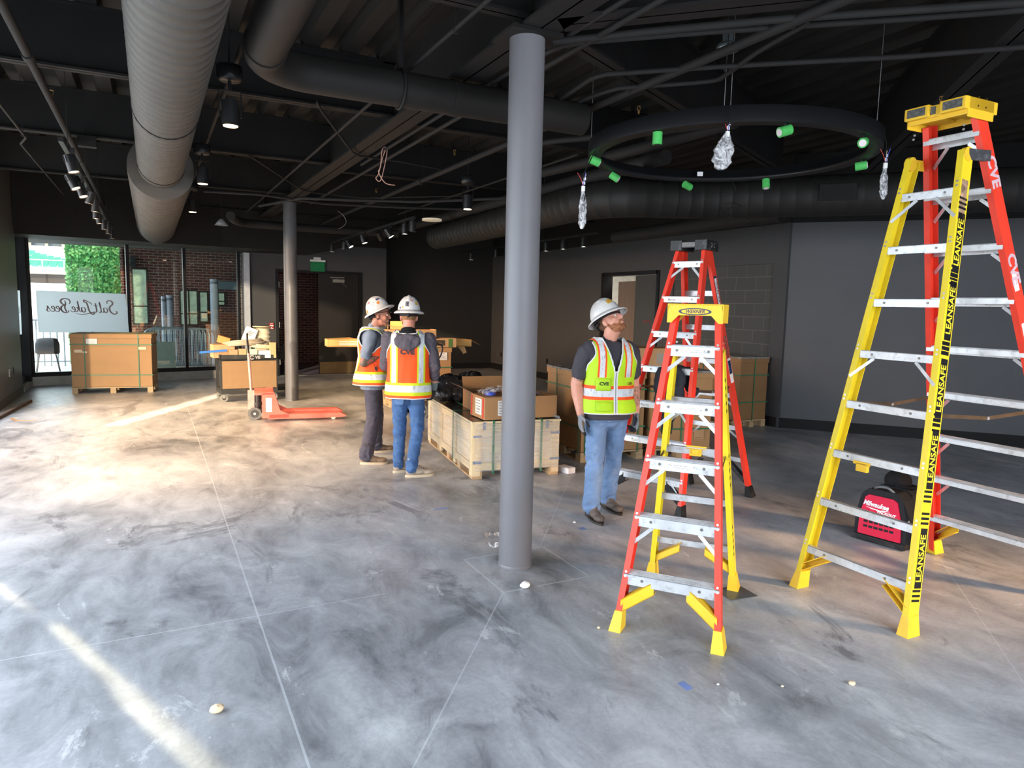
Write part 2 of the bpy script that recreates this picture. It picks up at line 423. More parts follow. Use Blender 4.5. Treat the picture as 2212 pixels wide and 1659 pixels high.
# ---- big window: mullions measured on the wall line
def wpx(x, y):
    p = onP(x, y, WL, wn); return (p - WL).dot(wd), p.z
mull = [wpx(277, 600)[0], wpx(401, 650)[0], wpx(518, 660)[0]]
b = MB(); ZT = 2.80
def fr(s0, s1, z0, z1, d0=-.10, d1=-.02, mb=None, mi=0):
    (mb or b).beam(W(s0, z0), W(s1, z0), wn, (0, 0, 1), d0, d1, 0, z1 - z0, mi)
fr(0, WLEN, .17, .25); fr(0, WLEN, ZT, ZT + .10); fr(0.0, .07, .17, ZT); fr(-.06, .01, .1, ZT, -.16, .04)
for s in mull: fr(s - .03, s + .03, .17, ZT)
o = struct('window_2', b, FRAME)
g = MB(); fr(.05, WLEN, .22, ZT, -.065, -.055, g); g.build('glass', GLASS, o)
b = MB(); b.beam(W(-.1, ZT + .08), W(WLEN, ZT + .08), wn, (0, 0, 1), -.2, .0, 0, 1.0); struct('wall_window_head', b, BLACK)
# ---- right wall (X = 8.2): door opening, block infill, then the angled wall
XR = 8.22
q1 = onX(1303, 640, XR).y; q0 = onX(1421, 640, XR).y
c1 = onX(1452, 640, XR).y; c0 = onX(1668, 640, XR).y
b = MB(); ymax = 17.35; YC = 7.32
b.box(XR, XR + .2, q1, ymax, 0, HZ); b.box(XR, XR + .2, q0, q1, 2.36, HZ); b.box(XR, XR + .2, c1, q0, 0, HZ); b.box(XR, XR + .2, c0, c1, 2.42, HZ); b.box(XR, XR + .2, YC - .05, c0, 0, HZ)
struct('wall_right', b, WALL)
def cmu():
    mt = bpy.data.materials.new('painted_block'); mt.use_nodes = True; t = NT(mt); bb = t.n['Principled BSDF']
    co = t.coord('Object'); X, Y, Z = t.xyz(co); cv = t.new('ShaderNodeCombineXYZ'); t.link(Y, cv.inputs[0]); t.link(Z, cv.inputs[1])
    br = t.new('ShaderNodeTexBrick'); t.link(cv.outputs[0], br.inputs['Vector']); br.inputs['Scale'].default_value = 1
    br.inputs['Brick Width'].default_value = .405; br.inputs['Row Height'].default_value = .203; br.inputs['Mortar Size'].default_value = .005
    br.inputs['Color1'].default_value = (*lin((66, 67, 66)), 1); br.inputs['Color2'].default_value = (*lin((62, 63, 62)), 1); br.inputs['Mortar'].default_value = (*lin((88, 88, 86)), 1)
    t.link(br.outputs[0], bb.inputs['Base Color']); bb.inputs['Roughness'].default_value = .7
    bn = t.new('ShaderNodeBump'); bn.inputs['Strength'].default_value = .5; bn.inputs['Distance'].default_value = .01
    t.link(t.math('ADD', t.math('MULTIPLY', br.outputs['Fac'], -1), t.math('MULTIPLY', t.noise(co, 90, 3), .5)), bn.inputs['Height']); t.link(bn.outputs[0], bb.inputs['Normal'])
    return mt
b = MB(); b.box(XR + .04, XR + .18, c0, c1, 0, 2.42); struct('wall_block_infill', b, cmu())
# angled wall
A0 = V((XR, YC, 0)); ad = V((2.05, -2.35, 0)).normalized(); an = V((-ad.y, ad.x, 0))
b = MB(); b.beam(A0, A0 + ad * 7.2, an, (0, 0, 1), 0, .2, 0, 2.99, 0); b.beam(A0, A0 + ad * 7.2, an, (0, 0, 1), 0, .2, 2.99, HZ, 1); struct('wall_angled', b, [mat('angled_wall_paint', (82, 83, 86), .7, var=.03, scale=2, bump=.15, bscale=220), BLACK])
A1 = A0 + ad * 7.2
b = MB(); b.beam(A1, V((A1.x + 1, -4.2, 0)), V((1, 0, 0)), (0, 0, 1), 0, .2, 0, HZ); struct('wall_right_near', b, WALL)
# entrance side behind the camera: glazed shopfront
b = MB(); b.box(-2.2, 13.5, -4.2, -4.0, 2.95, HZ); b.box(5.2, 13.5, -4.2, -4.0, 0, 2.95); b.box(-2.2, -1.7, -4.2, -4.0, 0, 2.95)
for x in (0.0, 1.7, 3.4): b.box(x - .03, x + .03, -4.14, -4.06, 0, 2.95, 1)
struct('wall_entrance', b, [WALL, FRAME])
# baseboards
b = MB(); b.beam(A0, A0 + ad * 7.2, an, (0, 0, 1), -.012, .0, 0, .15); struct('baseboard_angled', b, BASE)
b = MB(); b.box(XR - .012, XR, q1 + .1, 17.15, 0, .15); b.box(XR - .012, XR, YC, q0 - .1, 0, .15); struct('baseboard_right', b, BASE)
b = MB(); b.box(5.05, XR, 17.138, 17.15, 0, .15); b.box(DR + .06, 5.05, YB - .012, YB, 0, .12); b.box(1.95, DL - .06, YB - .012, YB, 0, .12); struct('baseboard_back', b, BASE)
b = MB(); b.box(XL, XL + .012, 12.3, 14.72, 0, .11); struct('baseboard_left', b, mat('grey_rubber_base', (74, 71, 68), .5))

# ---- doors
def brick_mat(name, c1, c2, mort, axis='XZ', bw=.2, rh=.068, ms=.008, sc=1):
    mt = bpy.data.materials.new(name); mt.use_nodes = True; t = NT(mt); bb = t.n['Principled BSDF']
    co = t.coord('Object'); X, Y, Z = t.xyz(co); cv = t.new('ShaderNodeCombineXYZ'); t.link(X if axis == 'XZ' else Y, cv.inputs[0]); t.link(Z, cv.inputs[1])
    br = t.new('ShaderNodeTexBrick'); t.link(cv.outputs[0], br.inputs['Vector']); br.inputs['Scale'].default_value = sc
    br.inputs['Brick Width'].default_value = bw; br.inputs['Row Height'].default_value = rh; br.inputs['Mortar Size'].default_value = ms
    for k, c in (('Color1', c1), ('Color2', c2), ('Mortar', mort)): br.inputs[k].default_value = (*lin(c), 1)
    c = t.mix(t.math('MULTIPLY', t.noise(co, 3, 4), .5), br.outputs[0], lin(c2)); t.link(br.outputs[0], bb.inputs['Base Color']); bb.inputs['Roughness'].default_value = .85
    bn = t.new('ShaderNodeBump'); bn.inputs['Strength'].default_value = .6; bn.inputs['Distance'].default_value = .01
    t.link(t.math('MULTIPLY', br.outputs['Fac'], -1), bn.inputs['Height']); t.link(bn.outputs[0], bb.inputs['Normal'])
    return mt
BRICK = brick_mat('dark_red_brick', (112, 66, 58), (84, 50, 46), (150, 140, 128))
DOORP = mat('black_door_paint', (34, 33, 32), .35, var=.05, scale=4)
KICK = mat('brass_kick_plate', (128, 108, 78), .38, metal=.6, var=.1, scale=5)
HW = mat('satin_hardware', (165, 165, 160), .35, metal=.6)
b = MB(); b.box(DL - .05, DL + .01, YB - .03, YB + .2, 0, DZ + .05); b.box(DR - .01, DR + .05, YB - .03, YB + .2, 0, DZ + .05); b.box(DL + .01, DR - .01, YB - .03, YB + .2, DZ - .01, DZ + .05)
o = struct('door_1', b, FRAME)
dm = onY(688, 700, YB + .05).x
d = MB(); d.box(dm, DR - .02, YB + .03, YB + .075, .02, DZ - .02); lf = d.build('door_leaf', DOORP, o)
d = MB(); d.box(dm + .02, DR - .05, YB + .024, YB + .03, .03, .30); d.build('kick_plate', KICK, lf)
d = MB(); d.box(DR - .62, DR - .36, YB - .03, YB + .03, DZ - .20, DZ - .13); d.bar((DR - .68, YB - .01, DZ - .09), (DR - .36, YB - .01, DZ - .09), .02, .02); d.build('door_closer', HW, lf)
d = MB(); d.bar((DR - .55, YB - .0, 2.25), (DR - .3, YB - .01, 2.05), .004, .004); d.build('push_arm', HW, lf)
d = MB()   # open left leaf swung outward
d.box(DL + .01, DL + .055, YB + .2, YB + 1.08, .02, DZ - .02); lf2 = d.build('door_leaf', DOORP, o)
d = MB(); [d.cyl((DL + .025, YB + .0, z), (DL + .025, YB + .0, z + .12), .014, n=8) for z in (.25, 1.1, 2.0)]; d.build('hinge', HW, lf2)
b = MB(); b.box(DL, DR, YB - .02, YB + .2, .0, .008); struct('door_1_threshold_trim', b, HW)
# right wall door: frame, dark leaf and an inner brown leaf standing ajar
b = MB(); zt = 2.36
b.box(XR - .03, XR + .2, q0 - .04, q0 + .03, 0, zt + .05); b.box(XR - .03, XR + .2, q1 - .03, q1 + .04, 0, zt + .05); b.box(XR - .03, XR + .2, q0, q1, zt - .02, zt + .05)
o2 = struct('door_2', b, FRAME)
dmy = onX(1369, 660, XR).y
DR2 = mat('dark_door_leaf', (58, 60, 60), .45, var=.04); DRB = mat('brown_door_leaf', (112, 100, 92), .5, var=.06, aniso=(1, 1, .2))
d = MB(); d.box(XR + .02, XR + .065, q0 + .03, dmy, .02, zt - .03); l3 = d.build('door_leaf', DR2, o2)
d = MB(); d.box(0, .045, 0, -(dmy - q1 + .08), .02, zt - .12); l4 = d.build('door_leaf', DRB, o2, loc=(XR + .12, dmy, 0)); l4.rotation_euler = (0, 0, radians(-11))
text('NO ENTRY', .05, mat('red_print', (150, 40, 36), .6), plane_M((XR + .018, (q0 + dmy) / 2 - .05, 1.47), (0, -1, 0), (0, 0, 1)), parent=l3, sx=.9)
d = MB(); d.cyl((XR + .0, dmy - .1, 1.0), (XR - .04, dmy - .1, 1.0), .015, n=10); d.build('door_pull', HW, l3)
# room behind the right door: white light strip at head
b = MB(); b.box(XR + 1.6, XR + 1.7, q0 - 1, q1 + 1, 0, HZ); b.box(XR + .2, XR + 1.7, q1 + .9, q1 + 1, 0, HZ); b.box(XR + .2, XR + 1.7, q0 - 1, q0 - .9, 0, HZ); b.box(XR + .2, XR + 1.7, q0 - 1, q1 + 1, 2.75, 2.85); struct('wall_side_room', b, mat('white_side_room', (220, 218, 210), .7))
area('side_room_light', (XR + .9, (q0 + q1) / 2, 2.7), (0, 0, -1), .8, 1.2, 30, (1, .95, .88))

# ---- exit sign, fire alarm pull, outlets
t_ = thing('exit_sign', 'green glass exit sign hanging above the double door on the back wall', 'sign', (onY(685, 575, YB).x, YB, 0))
ox = t_.location
GRN = mat('exit_green', (26, 92, 58), .3, emit=(20, 90, 50), estr=.12)
d = MB(); d.box(-.17, .17, -.09, -.03, 2.60, 2.64); d.box(-.08, .08, -.02, 0, 2.64, 2.70); d.box(-.03, .03, -.08, .0, 2.62, 2.66); d.build('mounting_rail', mat('white_metal', (205, 205, 200), .5), t_)
pn = MB(); pn.box(-.16, .16, -.066, -.058, 2.38, 2.60); po = pn.build('sign_panel', GRN, t_)
text('EXIT', .16, mat('exit_letter', (34, 120, 72), .4), plane_M((0, -.068, 2.49), (1, 0, 0), (0, 0, 1)), parent=po)
t_ = thing('fire_alarm_pull', 'small red fire alarm pull on the dark wall left of the doorway', 'alarm', (onY(586, 704, YB).x, YB, onY(586, 704, YB).z))
d = MB(); d.box(-.05, .05, -.04, 0, -.07, .07); d.build('housing', mat('alarm_red', (150, 24, 30), .4), t_)
d = MB(); d.box(-.04, .04, -.046, -.04, -.005, .018); d.box(-.008, .008, -.05, -.04, -.04, .0); d.box(-.04, .04, -.044, -.04, -.062, -.046); d.box(-.03, .03, -.044, -.04, .045, .055); d.build('pull_bar', mat('alarm_white', (225, 220, 218), .5), t_)
def outlet(loc, n, col, label):
    t = thing('wall_outlet', label, 'outlet', loc); u = V((0, 0, 1)).cross(V(n))
    d = MB(); d.obox(V(n) * .004, u, (0, 0, 1), n, .036, .058, .004); d.build('cover_plate', mat('plate_%d' % col, (col, col, col - 3), .4), t, bevel=.002)
    d = MB()
    for z in (-.022, .022): d.obox(V(n) * .009 + V((0, 0, z)), u, (0, 0, 1), n, .015, .014, .002)
    d.build('socket', mat('socket_%d' % (col // 2), (col // 2, col // 2, col // 2), .4), t); return t
outlet(onX(20, 806, XL), (1, 0, 0), 212, 'white outlet on the grey left wall, the nearer of two')
outlet(onX(29, 800, XL), (1, 0, 0), 30, 'black outlet on the grey left wall, beside the white one')
outlet(onX(1083, 766, XR), (-1, 0, 0), 22, 'black outlet on the dark alcove wall left of the big grey column')
outlet(onX(1182, 780, XR), (-1, 0, 0), 20, 'black outlet on the wall just right of the big grey column')
# ================================================================ CEILING
# corrugated steel deck, ribs running away from the shopfront
b = MB(); x = -2.3; prof = []
while x < 13.4:
    prof += [(x, HZ + .09), (x + .13, HZ + .09), (x + .165, HZ), (x + .305, HZ), (x + .34, HZ + .09)]; x += .34
vs = []; 
for (px, pz) in prof: vs += [V((px, -4.3, pz)), V((px, 18.4, pz))]
b.add(vs, [(2 * i, 2 * i + 1, 2 * i + 3, 2 * i + 2) for i in range(len(prof) - 1)])
b.box(-2.4, 13.5, -4.3, 18.4, HZ + .10, HZ + .3)
struct('ceiling', b, DECK)
def ibeam(mb, p0, p1, zb, zt, bf, tf=.018):
    p0 = V((p0[0], p0[1], 0)); p1 = V((p1[0], p1[1], 0)); d = (p1 - p0).normalized(); u = V((-d.y, d.x, 0)); z = V((0, 0, 1))
    mb.beam(p0, p1, u, z, -bf / 2, bf / 2, zb, zb + tf); mb.beam(p0, p1, u, z, -bf / 2, bf / 2, zt - tf, zt); mb.beam(p0, p1, u, z, -.006, .006, zb, zt)
def beam_t(name, label, p0, p1, zb, bf, group):
    c = (V((*p0, 0)) + V((*p1, 0))) / 2
    mb = MB((c.x, c.y, zb)); ibeam(mb, p0, p1, zb, HZ - .004, bf); o = mb.build(name, STEEL, loc=(c.x, c.y, zb)); tag(o, label, 'beam', group, 'structure'); return o
C1 = V((2.11, 3.97, 0)); C2 = V((2.13, 12.36, 0))
beam_t('ceiling_girder_beam', 'deep black steel girder running over both round columns', (2.12, -4), (2.12, 16.4), 3.36, .25, 'roof girders')
for k, y in enumerate((1.2, 3.95, 6.6, 9.25, 12.2, 15.0)):
    beam_t('ceiling_joist_beam', 'black roof beam on the left side of the girder', (-2.03, y), (2.1, y), 3.45, .11, 'roof beams left of the girder')
for k, y in enumerate((6.8, 9.7, 12.4, 15.0)):
    beam_t('ceiling_joist_beam', 'black roof beam right of the girder', (2.14, y), (8.2 if y > 7 else 5.2, y), 3.45, .11, 'roof beams right of the girder')
d1 = (V((2.78, 2.98, 0)) - V((2.11, 3.65, 0))).normalized()
beam_t('ceiling_girder_beam', 'black girder running from the near column towards the upper right', (2.2, 3.72), (2.2 + d1.x * 5.5, 3.72 + d1.y * 5.5), 3.36, .2, 'roof girders')
beam_t('ceiling_joist_beam', 'black beam slanting away from the near column behind the ring light', (2.25, 3.92), (6.9, 6.3), 3.40, .14, 'roof beams right of the girder')
beam_t('ceiling_joist_beam', 'wide black beam at the upper right behind the tall ladder', (3.1, .94), (7.9, 5.95), 3.36, .16, 'roof beams right of the girder')
# ---- round columns
def colmat():
    mt = mat('grey_column_paint', (100, 99, 102), .42, var=.03, scale=3); return mt
for nm, C, R, ttl in (('near', C1, .1095, 'large grey round steel column in the foreground on a scored concrete diamond'), ('far', C2, .1095, 'round steel column further back, behind the red pallet jack')):
    t = thing('round_column', ttl, 'column', (C.x, C.y, 0)); t['kind'] = 'thing'
    d = MB(); d.lathe([(R, 0), (R, 3.34)], n=48); d.lathe([(R + .004, 0), (R + .004, .012), (R, .02)], n=48, mi=0)
    d.build('shaft', mat('grey_column_paint', (100, 99, 102), .42, var=.03, scale=3) if nm == 'near' else mat('dark_column_paint', (86, 86, 88), .38, var=.04, scale=3, dirt=((60, 58, 56), .4, 2)), t)
    d = MB(); d.box(-.17, .17, -.15, .15, 3.34, 3.36); d.build('cap_plate', STEEL, t)
# ---- ducts
DUCT = mat('grey_spiral_duct', (78, 75, 71), .55, metal=.15, var=.06, scale=3)
DUCTD = mat('black_spiral_duct', (27, 26, 25), .6, metal=.1, var=.08, scale=3)
def spiral(mb, pts, r, pitch=.13, mi=0, n=36, seam=.004):
    """duct with raised lock seams every pitch"""
    pts = [V(p) for p in pts]; out = []; rr = []; acc = 0; nxt = pitch
    for a, c in zip(pts[:-1], pts[1:]):
        L = (c - a).length; s = 0
        while nxt - acc < L:
            s = nxt - acc
            for ds, dr in ((-.010, 0), (-.005, seam), (.005, seam), (.010, 0)):
                q = s + ds
                if 0 < q < L: out.append(a.lerp(c, q / L)); rr.append(r + dr)
            nxt += pitch
        acc += L
        out.append(c); rr.append(r)
    mb.tube([pts[0]] + out, [r] + rr, n=n, mi=mi)
t = thing('spiral_duct', 'large grey spiral air duct running overhead on the left towards the window wall', 'duct', (.148, 3, 3.1))
o = V((.148, 3, 3.1))
d = MB(o); spiral(d, [(.148, -3.9, 3.1), (.148, 8.6, 3.1)], .221); d.build('narrow_section', DUCT, t)
d = MB(o); pts = [V((.148, 8.55, 3.08)), V((.148, 15.4, 3.05))]; spiral(d, pts, .322, pitch=.22)
d.lathe([(.322, 0), (.222, .0)], o=(.148, 8.56, 3.1), rot=Quaternion((1, 0, 0), pi / 2).to_matrix(), n=36)
d.build('wide_section', DUCT, t)
for y in (2.6, 5.9, 8.3): d = MB(o); d.tube([(.148 + .225 * cos(a), y, 3.1 + .225 * sin(a)) for a in [k * pi / 12 for k in range(-12, 12)]], .004, n=5, closed=True); d.cyl((.0, y, 3.27), (.0, y, 3.94), .003, n=5); d.cyl((.3, y, 3.26), (.3, y, 3.94), .003, n=5); d.build('hanger', STEEL, t)
t = thing('elbow_duct', 'mid-size black round duct bending right and passing behind the near column', 'duct', (1.5, 4.95, 3.22))
o = V((1.5, 4.95, 3.22)); d = MB(o); R = .122
el = [V((.66 + .34 - .34 * cos(a), 4.61 + .34 * sin(a), 3.22)) for a in [k * pi / 2 / 10 for k in range(11)]]
d.tube([(.66, -3.5, 3.22), (.66, 4.58, 3.22)] + el + [(3.15, 4.95, 3.22)], R, n=28); d.tube([(.66, 4.55, 3.22), (.66, 4.62, 3.22)], R + .008, n=28); d.tube([(2.0, 4.95, 3.22), (2.05, 4.95, 3.22)], R + .006, n=28)
d.build('duct_body', DUCTD, t)
d = MB(o); d.tube([(1.62, 4.95 + (R + .01) * cos(a), 3.22 + (R + .01) * sin(a)) for a in [k * pi / 9 for k in range(18)]], .012, n=5, closed=True); d.bar((1.62, 4.95, 3.34), (1.62, 4.95, 3.94), .05, .03); d.build('strap_hanger', STEEL, t)
t = thing('spiral_duct', 'large black spiral duct at the back right, bending along the angled wall', 'duct', onZ(1400, 430, 2.93))
o = t.location.copy(); d = MB(o)
P = [onZ(x, y, 2.93) for x, y in ((944, 513), (1108, 474), (1185, 455), (1262, 437), (1362, 428), (1560, 430))]
dirn = (P[5] - P[4]).normalized(); P += [P[5] + V((ad.x, ad.y, 0)) * 2.0, P[5] + V((ad.x, ad.y, 0)) * 5.0]
spiral(d, catmull(P, 5), .21, pitch=.16, seam=.003); d.build('duct_body', DUCTD, t)
d = MB(o); q = onZ(1800, 440, 2.93)
dd = V((ad.x, ad.y, 0)); nn = V((-an.x, -an.y, 0)); qc = P[5] + dd * ((q - P[5]).dot(dd)) + nn * .205
d.obox(qc, dd, (0, 0, 1), nn, .17, .08, .012); d.build('vent_frame', STEEL, t)
d = MB(o)
for k in range(13): d.obox(qc + dd * (-.15 + k * .025) + nn * .014, dd, (0, 0, 1), nn, .004, .07, .004)
d.build('grille', mat('grille_black', (20, 20, 20), .5), t)
# ---- pipes and conduits
PIPE = mat('black_painted_pipe', (27, 26, 26), .75, var=.06, scale=8)
def pipe(label, pts, r, cat='pipe', couplings=(), sm=True, hang=()):
    c = V(pts[len(pts) // 2]); d = MB(c)
    d.tube(pts, r, n=12)
    for p, q in couplings: d.tube([p, q], r * 1.35, n=12)
    for h in hang: h = V(h); d.cyl(h, (h.x, h.y, HZ), .004, n=5); d.tube([(h.x + r * 1.3 * cos(a), h.y, h.z - r + r * 1.3 * sin(a)) for a in [k * pi / 6 for k in range(12)]], .004, n=4, closed=True)
    o = d.build('ceiling_pipe', PIPE, loc=c); tag(o, label, cat); return o
pipe('long sprinkler pipe on the far left of the ceiling, crossing above the track lights', [(-.70, -3.8, 3.36), (-.70, 14.9, 3.36)], .028, couplings=[((-.7, 6.0, 3.36), (-.7, 6.12, 3.36))], hang=[(-.7, 4.7, 3.36), (-.7, 10, 3.36)])
pipe('thin conduit at the far left edge of the ceiling', [(-1.12, 3, 3.37), (-1.12, 9.2, 3.37), (-1.22, 9.6, 3.37), (-1.22, 14.0, 3.37)], .012, hang=[(-1.12, 9, 3.37)])
pipe('thin pipe between the large spiral duct and the elbow duct', [(.6, -3.5, 3.40), (.6, 14, 3.40)], .018)
pipe('thin conduit right of the elbow duct, above the girder side', [(1.69, -3.5, 3.37), (1.69, 14.5, 3.37)], .014, hang=[(1.69, 4.1, 3.37)])
pipe('first pipe along the right edge of the girder', [(2.33, -2, 3.37), (2.33, 8.6, 3.37)], .016, couplings=[((2.33, 5.0, 3.37), (2.33, 5.06, 3.37))])
pipe('second pipe along the right edge of the girder', [(2.45, 2.5, 3.34), (2.45, 12.2, 3.34)], .018)
pipe('thick pipe crossing behind the far column towards the near column', [(3.24, -1.0, 3.33), (3.26, 15.2, 3.33)], .030, couplings=[((3.25, 9.0, 3.33), (3.25, 9.1, 3.33))], hang=[(3.26, 9.0, 3.33)])
pipe('wide black pipe above the right spotlight track', [(4.55, 5.6, 3.2), (4.55, 15.0, 3.2)], .075, hang=[(4.55, 8, 3.27), (4.55, 11, 3.27), (4.55, 12.5, 3.27)])
pipe('thin conduit feeding the pendant spotlight near the middle of the ceiling', [(4.1, 6.5, 3.33), (4.1, 12.6, 3.33)], .014)
pipe('bent conduit dropping from the left roof beams over the girder, the nearer one', [(1.33, 6.35, 3.43), (1.4, 6.5, 3.40), (2.0, 7.75, 3.33), (2.12, 7.9, 3.33), (2.6, 7.95, 3.33), (3.2, 8.2, 3.35)], .012)
pipe('bent conduit dropping from the left roof beams over the girder, the farther one', [(1.1, 9.1, 3.43), (2.0, 10.7, 3.33), (2.2, 10.9, 3.33), (3.0, 11.0, 3.33), (4.4, 9.9, 3.35)], .012)
ca = [onZ(x, y, 3.34) for x, y in ((1196, 90), (1400, 68), (1700, 40), (2212, 5))]; pipe('uppermost of the long pipes crossing the ceiling at upper right', ca, .022)
ca = [onZ(x, y, 3.35) for x, y in ((1170, 118), (1215, 98), (1260, 90), (1560, 66), (1960, 40), (2330, 12))]; pipe('second long pipe crossing the ceiling at upper right', ca, .019)
ca = [onZ(x, y, 3.33) for x, y in ((1150, 250), (1190, 228), (1280, 168), (1310, 160), (1570, 143), (1960, 122), (2330, 92))]; pipe('long conduit crossing behind the ring light cables', ca, .017, hang=[onZ(1570, 143, 3.34)])
ca = [onZ(x, y, 3.33) for x, y in ((1150, 278), (1240, 225), (1320, 195), (1370, 188), (1530, 176), (1570, 160), (1640, 110), (1745, 50))]; pipe('conduit above the ring light that bends upward to the right', catmull(ca, 4), .016, hang=[onZ(1358, 188, 3.34)])
ca = [onZ(x, y, 3.34) for x, y in ((1150, 312), (1200, 304), (1290, 296), (1420, 286), (1600, 262))]; pipe('short dark pipe level with the ring light, right of the near column', ca, .03)
ca = [onZ(x, y, 3.34) for x, y in ((1150, 378), (1205, 365), (1270, 350), (1400, 316), (1590, 262))]; pipe('thicker dark pipe seen through the left half of the ring light', ca, .06)
ca = [onZ(x, y, 3.1) for x, y in ((560, 445), (650, 428), (760, 432), (900, 436), (1100, 428))]; pipe('bundle of thin conduits crossing above the far column, upper run', ca, .02)
ca = [onZ(x, y, 3.1) for x, y in ((440, 413), (560, 420), (700, 440), (860, 448), (1000, 452))]; pipe('bundle of thin conduits crossing above the far column, lower run', ca, .018)
ca = [onZ(x, y, 3.0) for x, y in ((498, 466), (520, 480), (600, 488), (740, 498), (860, 505))]; pipe('dark pipe running to the back behind the far column', catmull(ca, 3), .07)
ca = [onZ(x, y, 2.85) for x, y in ((1330, 512), (1420, 500), (1560, 478), (1690, 462))]; pipe('black pipe along the top of the right wall above the door', ca, .10)
ca = [onZ(x, y, 2.95) for x, y in ((865, 558), (920, 556), (960, 560))]; pipe('short dark duct stub on the alcove wall', ca, .10)
ca = [onZ(x, y, 3.1) for x, y in ((1700, 392), (1712, 405), (1730, 412), (1880, 410), (1960, 412))]; pipe('elbowed pipe behind the right half of the ring light', ca, .035)
# junction box
t = MB(); t.box(-.09, .09, -.05, .05, -.06, .06); q = onZ(188, 306, 3.4); o = t.build('junction_box', STEEL, loc=q, bevel=.004); tag(o, 'square black junction box on the roof beam left of the large duct', 'junction box')
# ---- sprinkler heads
BRASS = mat('brass', (190, 150, 90), .35, metal=.8)
def sprinkler(x, y, z, label):
    t = thing('sprinkler_head', label, 'sprinkler', onZ(x, y, z), group='upright sprinkler heads'); d = MB()
    d.cyl((0, 0, -.03), (0, 0, -.005), .009, n=10); d.build('nipple', BRASS, t)
    d = MB(); [d.tube([(s * .004, 0, -.005), (s * .014, 0, .01), (s * .012, 0, .024), (0, 0, .03)], .0025, n=6) for s in (-1, 1)]; d.build('frame', BRASS, t)
    d = MB(); d.cyl((0, 0, .030), (0, 0, .032), .015, n=14); d.build('deflector', BRASS, t)
for x, y, z, l in ((112, 203, 3.42, 'small brass sprinkler head near the left sprinkler pipe'), (982, 330, 3.42, 'small brass sprinkler head above the thick pipe in the middle of the ceiling'), (813, 412, 3.42, 'small brass sprinkler head farther back above the thick pipe'),
                   (1380, 238, 3.35, 'brass sprinkler head just above the left side of the ring light'), (2032, 218, 3.3, 'brass sprinkler head above the yellow cap of the tall ladder')): sprinkler(x, y, z, l)
# ---- spotlights
LAMPB = mat('black_lamp_housing', (26, 26, 27), .35)
LENS = mat('lit_warm_lens', (255, 225, 190), .3, emit=(255, 214, 170), estr=9)
LENSW = mat('lit_white_lens', (255, 248, 235), .3, emit=(255, 244, 226), estr=14)
def lamp_light(loc, dirv, energy, color, size=95):
    l = bpy.data.lights.new('spotlight_beam', 'SPOT'); l.energy = energy; l.color = color; l.spot_size = radians(size); l.spot_blend = .8; l.shadow_soft_size = .05
    o = bpy.data.objects.new('spotlight_beam', l); COL.objects.link(o); o.location = loc; o.rotation_euler = V(dirv).to_track_quat('-Z', 'Y').to_euler()
WARM = (1.0, .62, .26)
for _x, _y, _e in ((-.55, 7.4, 60), (-.57, 8.9, 75), (-.57, 10.4, 85), (-.58, 12.0, 80), (-.56, 13.5, 45), (3.3, 13.0, 70), (3.3, 10.9, 60)): lamp_light(V((_x, _y, 2.66)), (.22, 0, -1), _e * 2.0, WARM)
for _x, _y, _e in ((.5, 8.1, 80), (.55, 10.9, 95)): lamp_light(V((_x, _y, 2.86)), (.1, 0, -1), _e * 3.2, WARM)
def spot_head(loc, dirv, label, group, lit=LENSW, r=.04, L=.13, track_z=None, power=0):
    t = thing('spotlight', label, 'spotlight', loc, group=group)
    dv = V(dirv).normalized(); d = MB(); c = V((0, 0, 0))
    d.cyl(c - dv * L, c, r, r, n=18); d.cyl(c, c + dv * .012, r * 1.06, n=18, caps=False); u, w = frame_for(dv)
    for k in range(10): a = 2 * pi * k / 10; d.obox(c - dv * (L * .75) + (u * cos(a) + w * sin(a)) * r * 1.02, dv, u * cos(a) + w * sin(a), -u * sin(a) + w * cos(a), L * .22, r * .12, .002)
    d.build('housing', LAMPB, t)
    d = MB(); d.cyl(c + dv * .001, c + dv * .006, r * .9, n=18); d.build('lens', lit or LAMPB, t)
    if track_z:
        h = track_z - loc[2]; d = MB(); d.cyl(c - dv * L * .7, (0, 0, h - .03), .008, n=8); d.box(-.015, .015, -.04, .04, h - .05, h); d.build('arm', LAMPB, t)
    return t
def track(p0, p1, label):
    c = (V(p0) + V(p1)) / 2; d = MB(c); d.bar(p0, p1, .035, .03); o = d.build('light_track', LAMPB, loc=c)
    t = tag(o, label, 'light track')
    for k in range(4): d = MB(c); q = V(p0).lerp(V(p1), (k + .3) / 4); d.cyl(q, (q.x, q.y, HZ), .0025, n=5); d.build('suspension_wire', STEEL, o)
    return t
TZ = 2.92
track((-.58, 6.6, TZ), (-.58, 14.4, TZ), 'long black light track at the left in front of the corner window')
names = ['nearest', 'second', 'third', 'fourth', 'fifth', 'sixth', 'seventh', 'eighth', 'ninth', 'farthest']
hs = [(-.53, 6.95, 2.74, (.25, -.1, -1)), (-.6, 8.0, 2.74, (.45, -.2, -1)), (-.58, 8.6, 2.74, (.3, -.2, -1)), (-.57, 9.2, 2.74, (-.3, .2, -1)), (-.56, 10.0, 2.74, (-.1, .0, -1)), (-.6, 10.9, 2.74, (0, 0, -1)), (-.6, 11.6, 2.74, (.2, .0, -1)), (-.58, 12.3, 2.72, (0, 0, -1)), (-.56, 13.1, 2.72, (0, 0, -1)), (-.55, 14.0, 2.71, (0, 0, -1))]
for nm, (x, y, z, dv) in zip(names, hs): spot_head(V((x, y, z)), dv, '%s lit spotlight on the long left track' % nm, 'spotlights on the left track', lit=LENS, track_z=TZ)
track((3.3, 9.4, TZ - .02), (3.3, 15.0, TZ - .02), 'black light track behind the far column, carrying white lit heads')
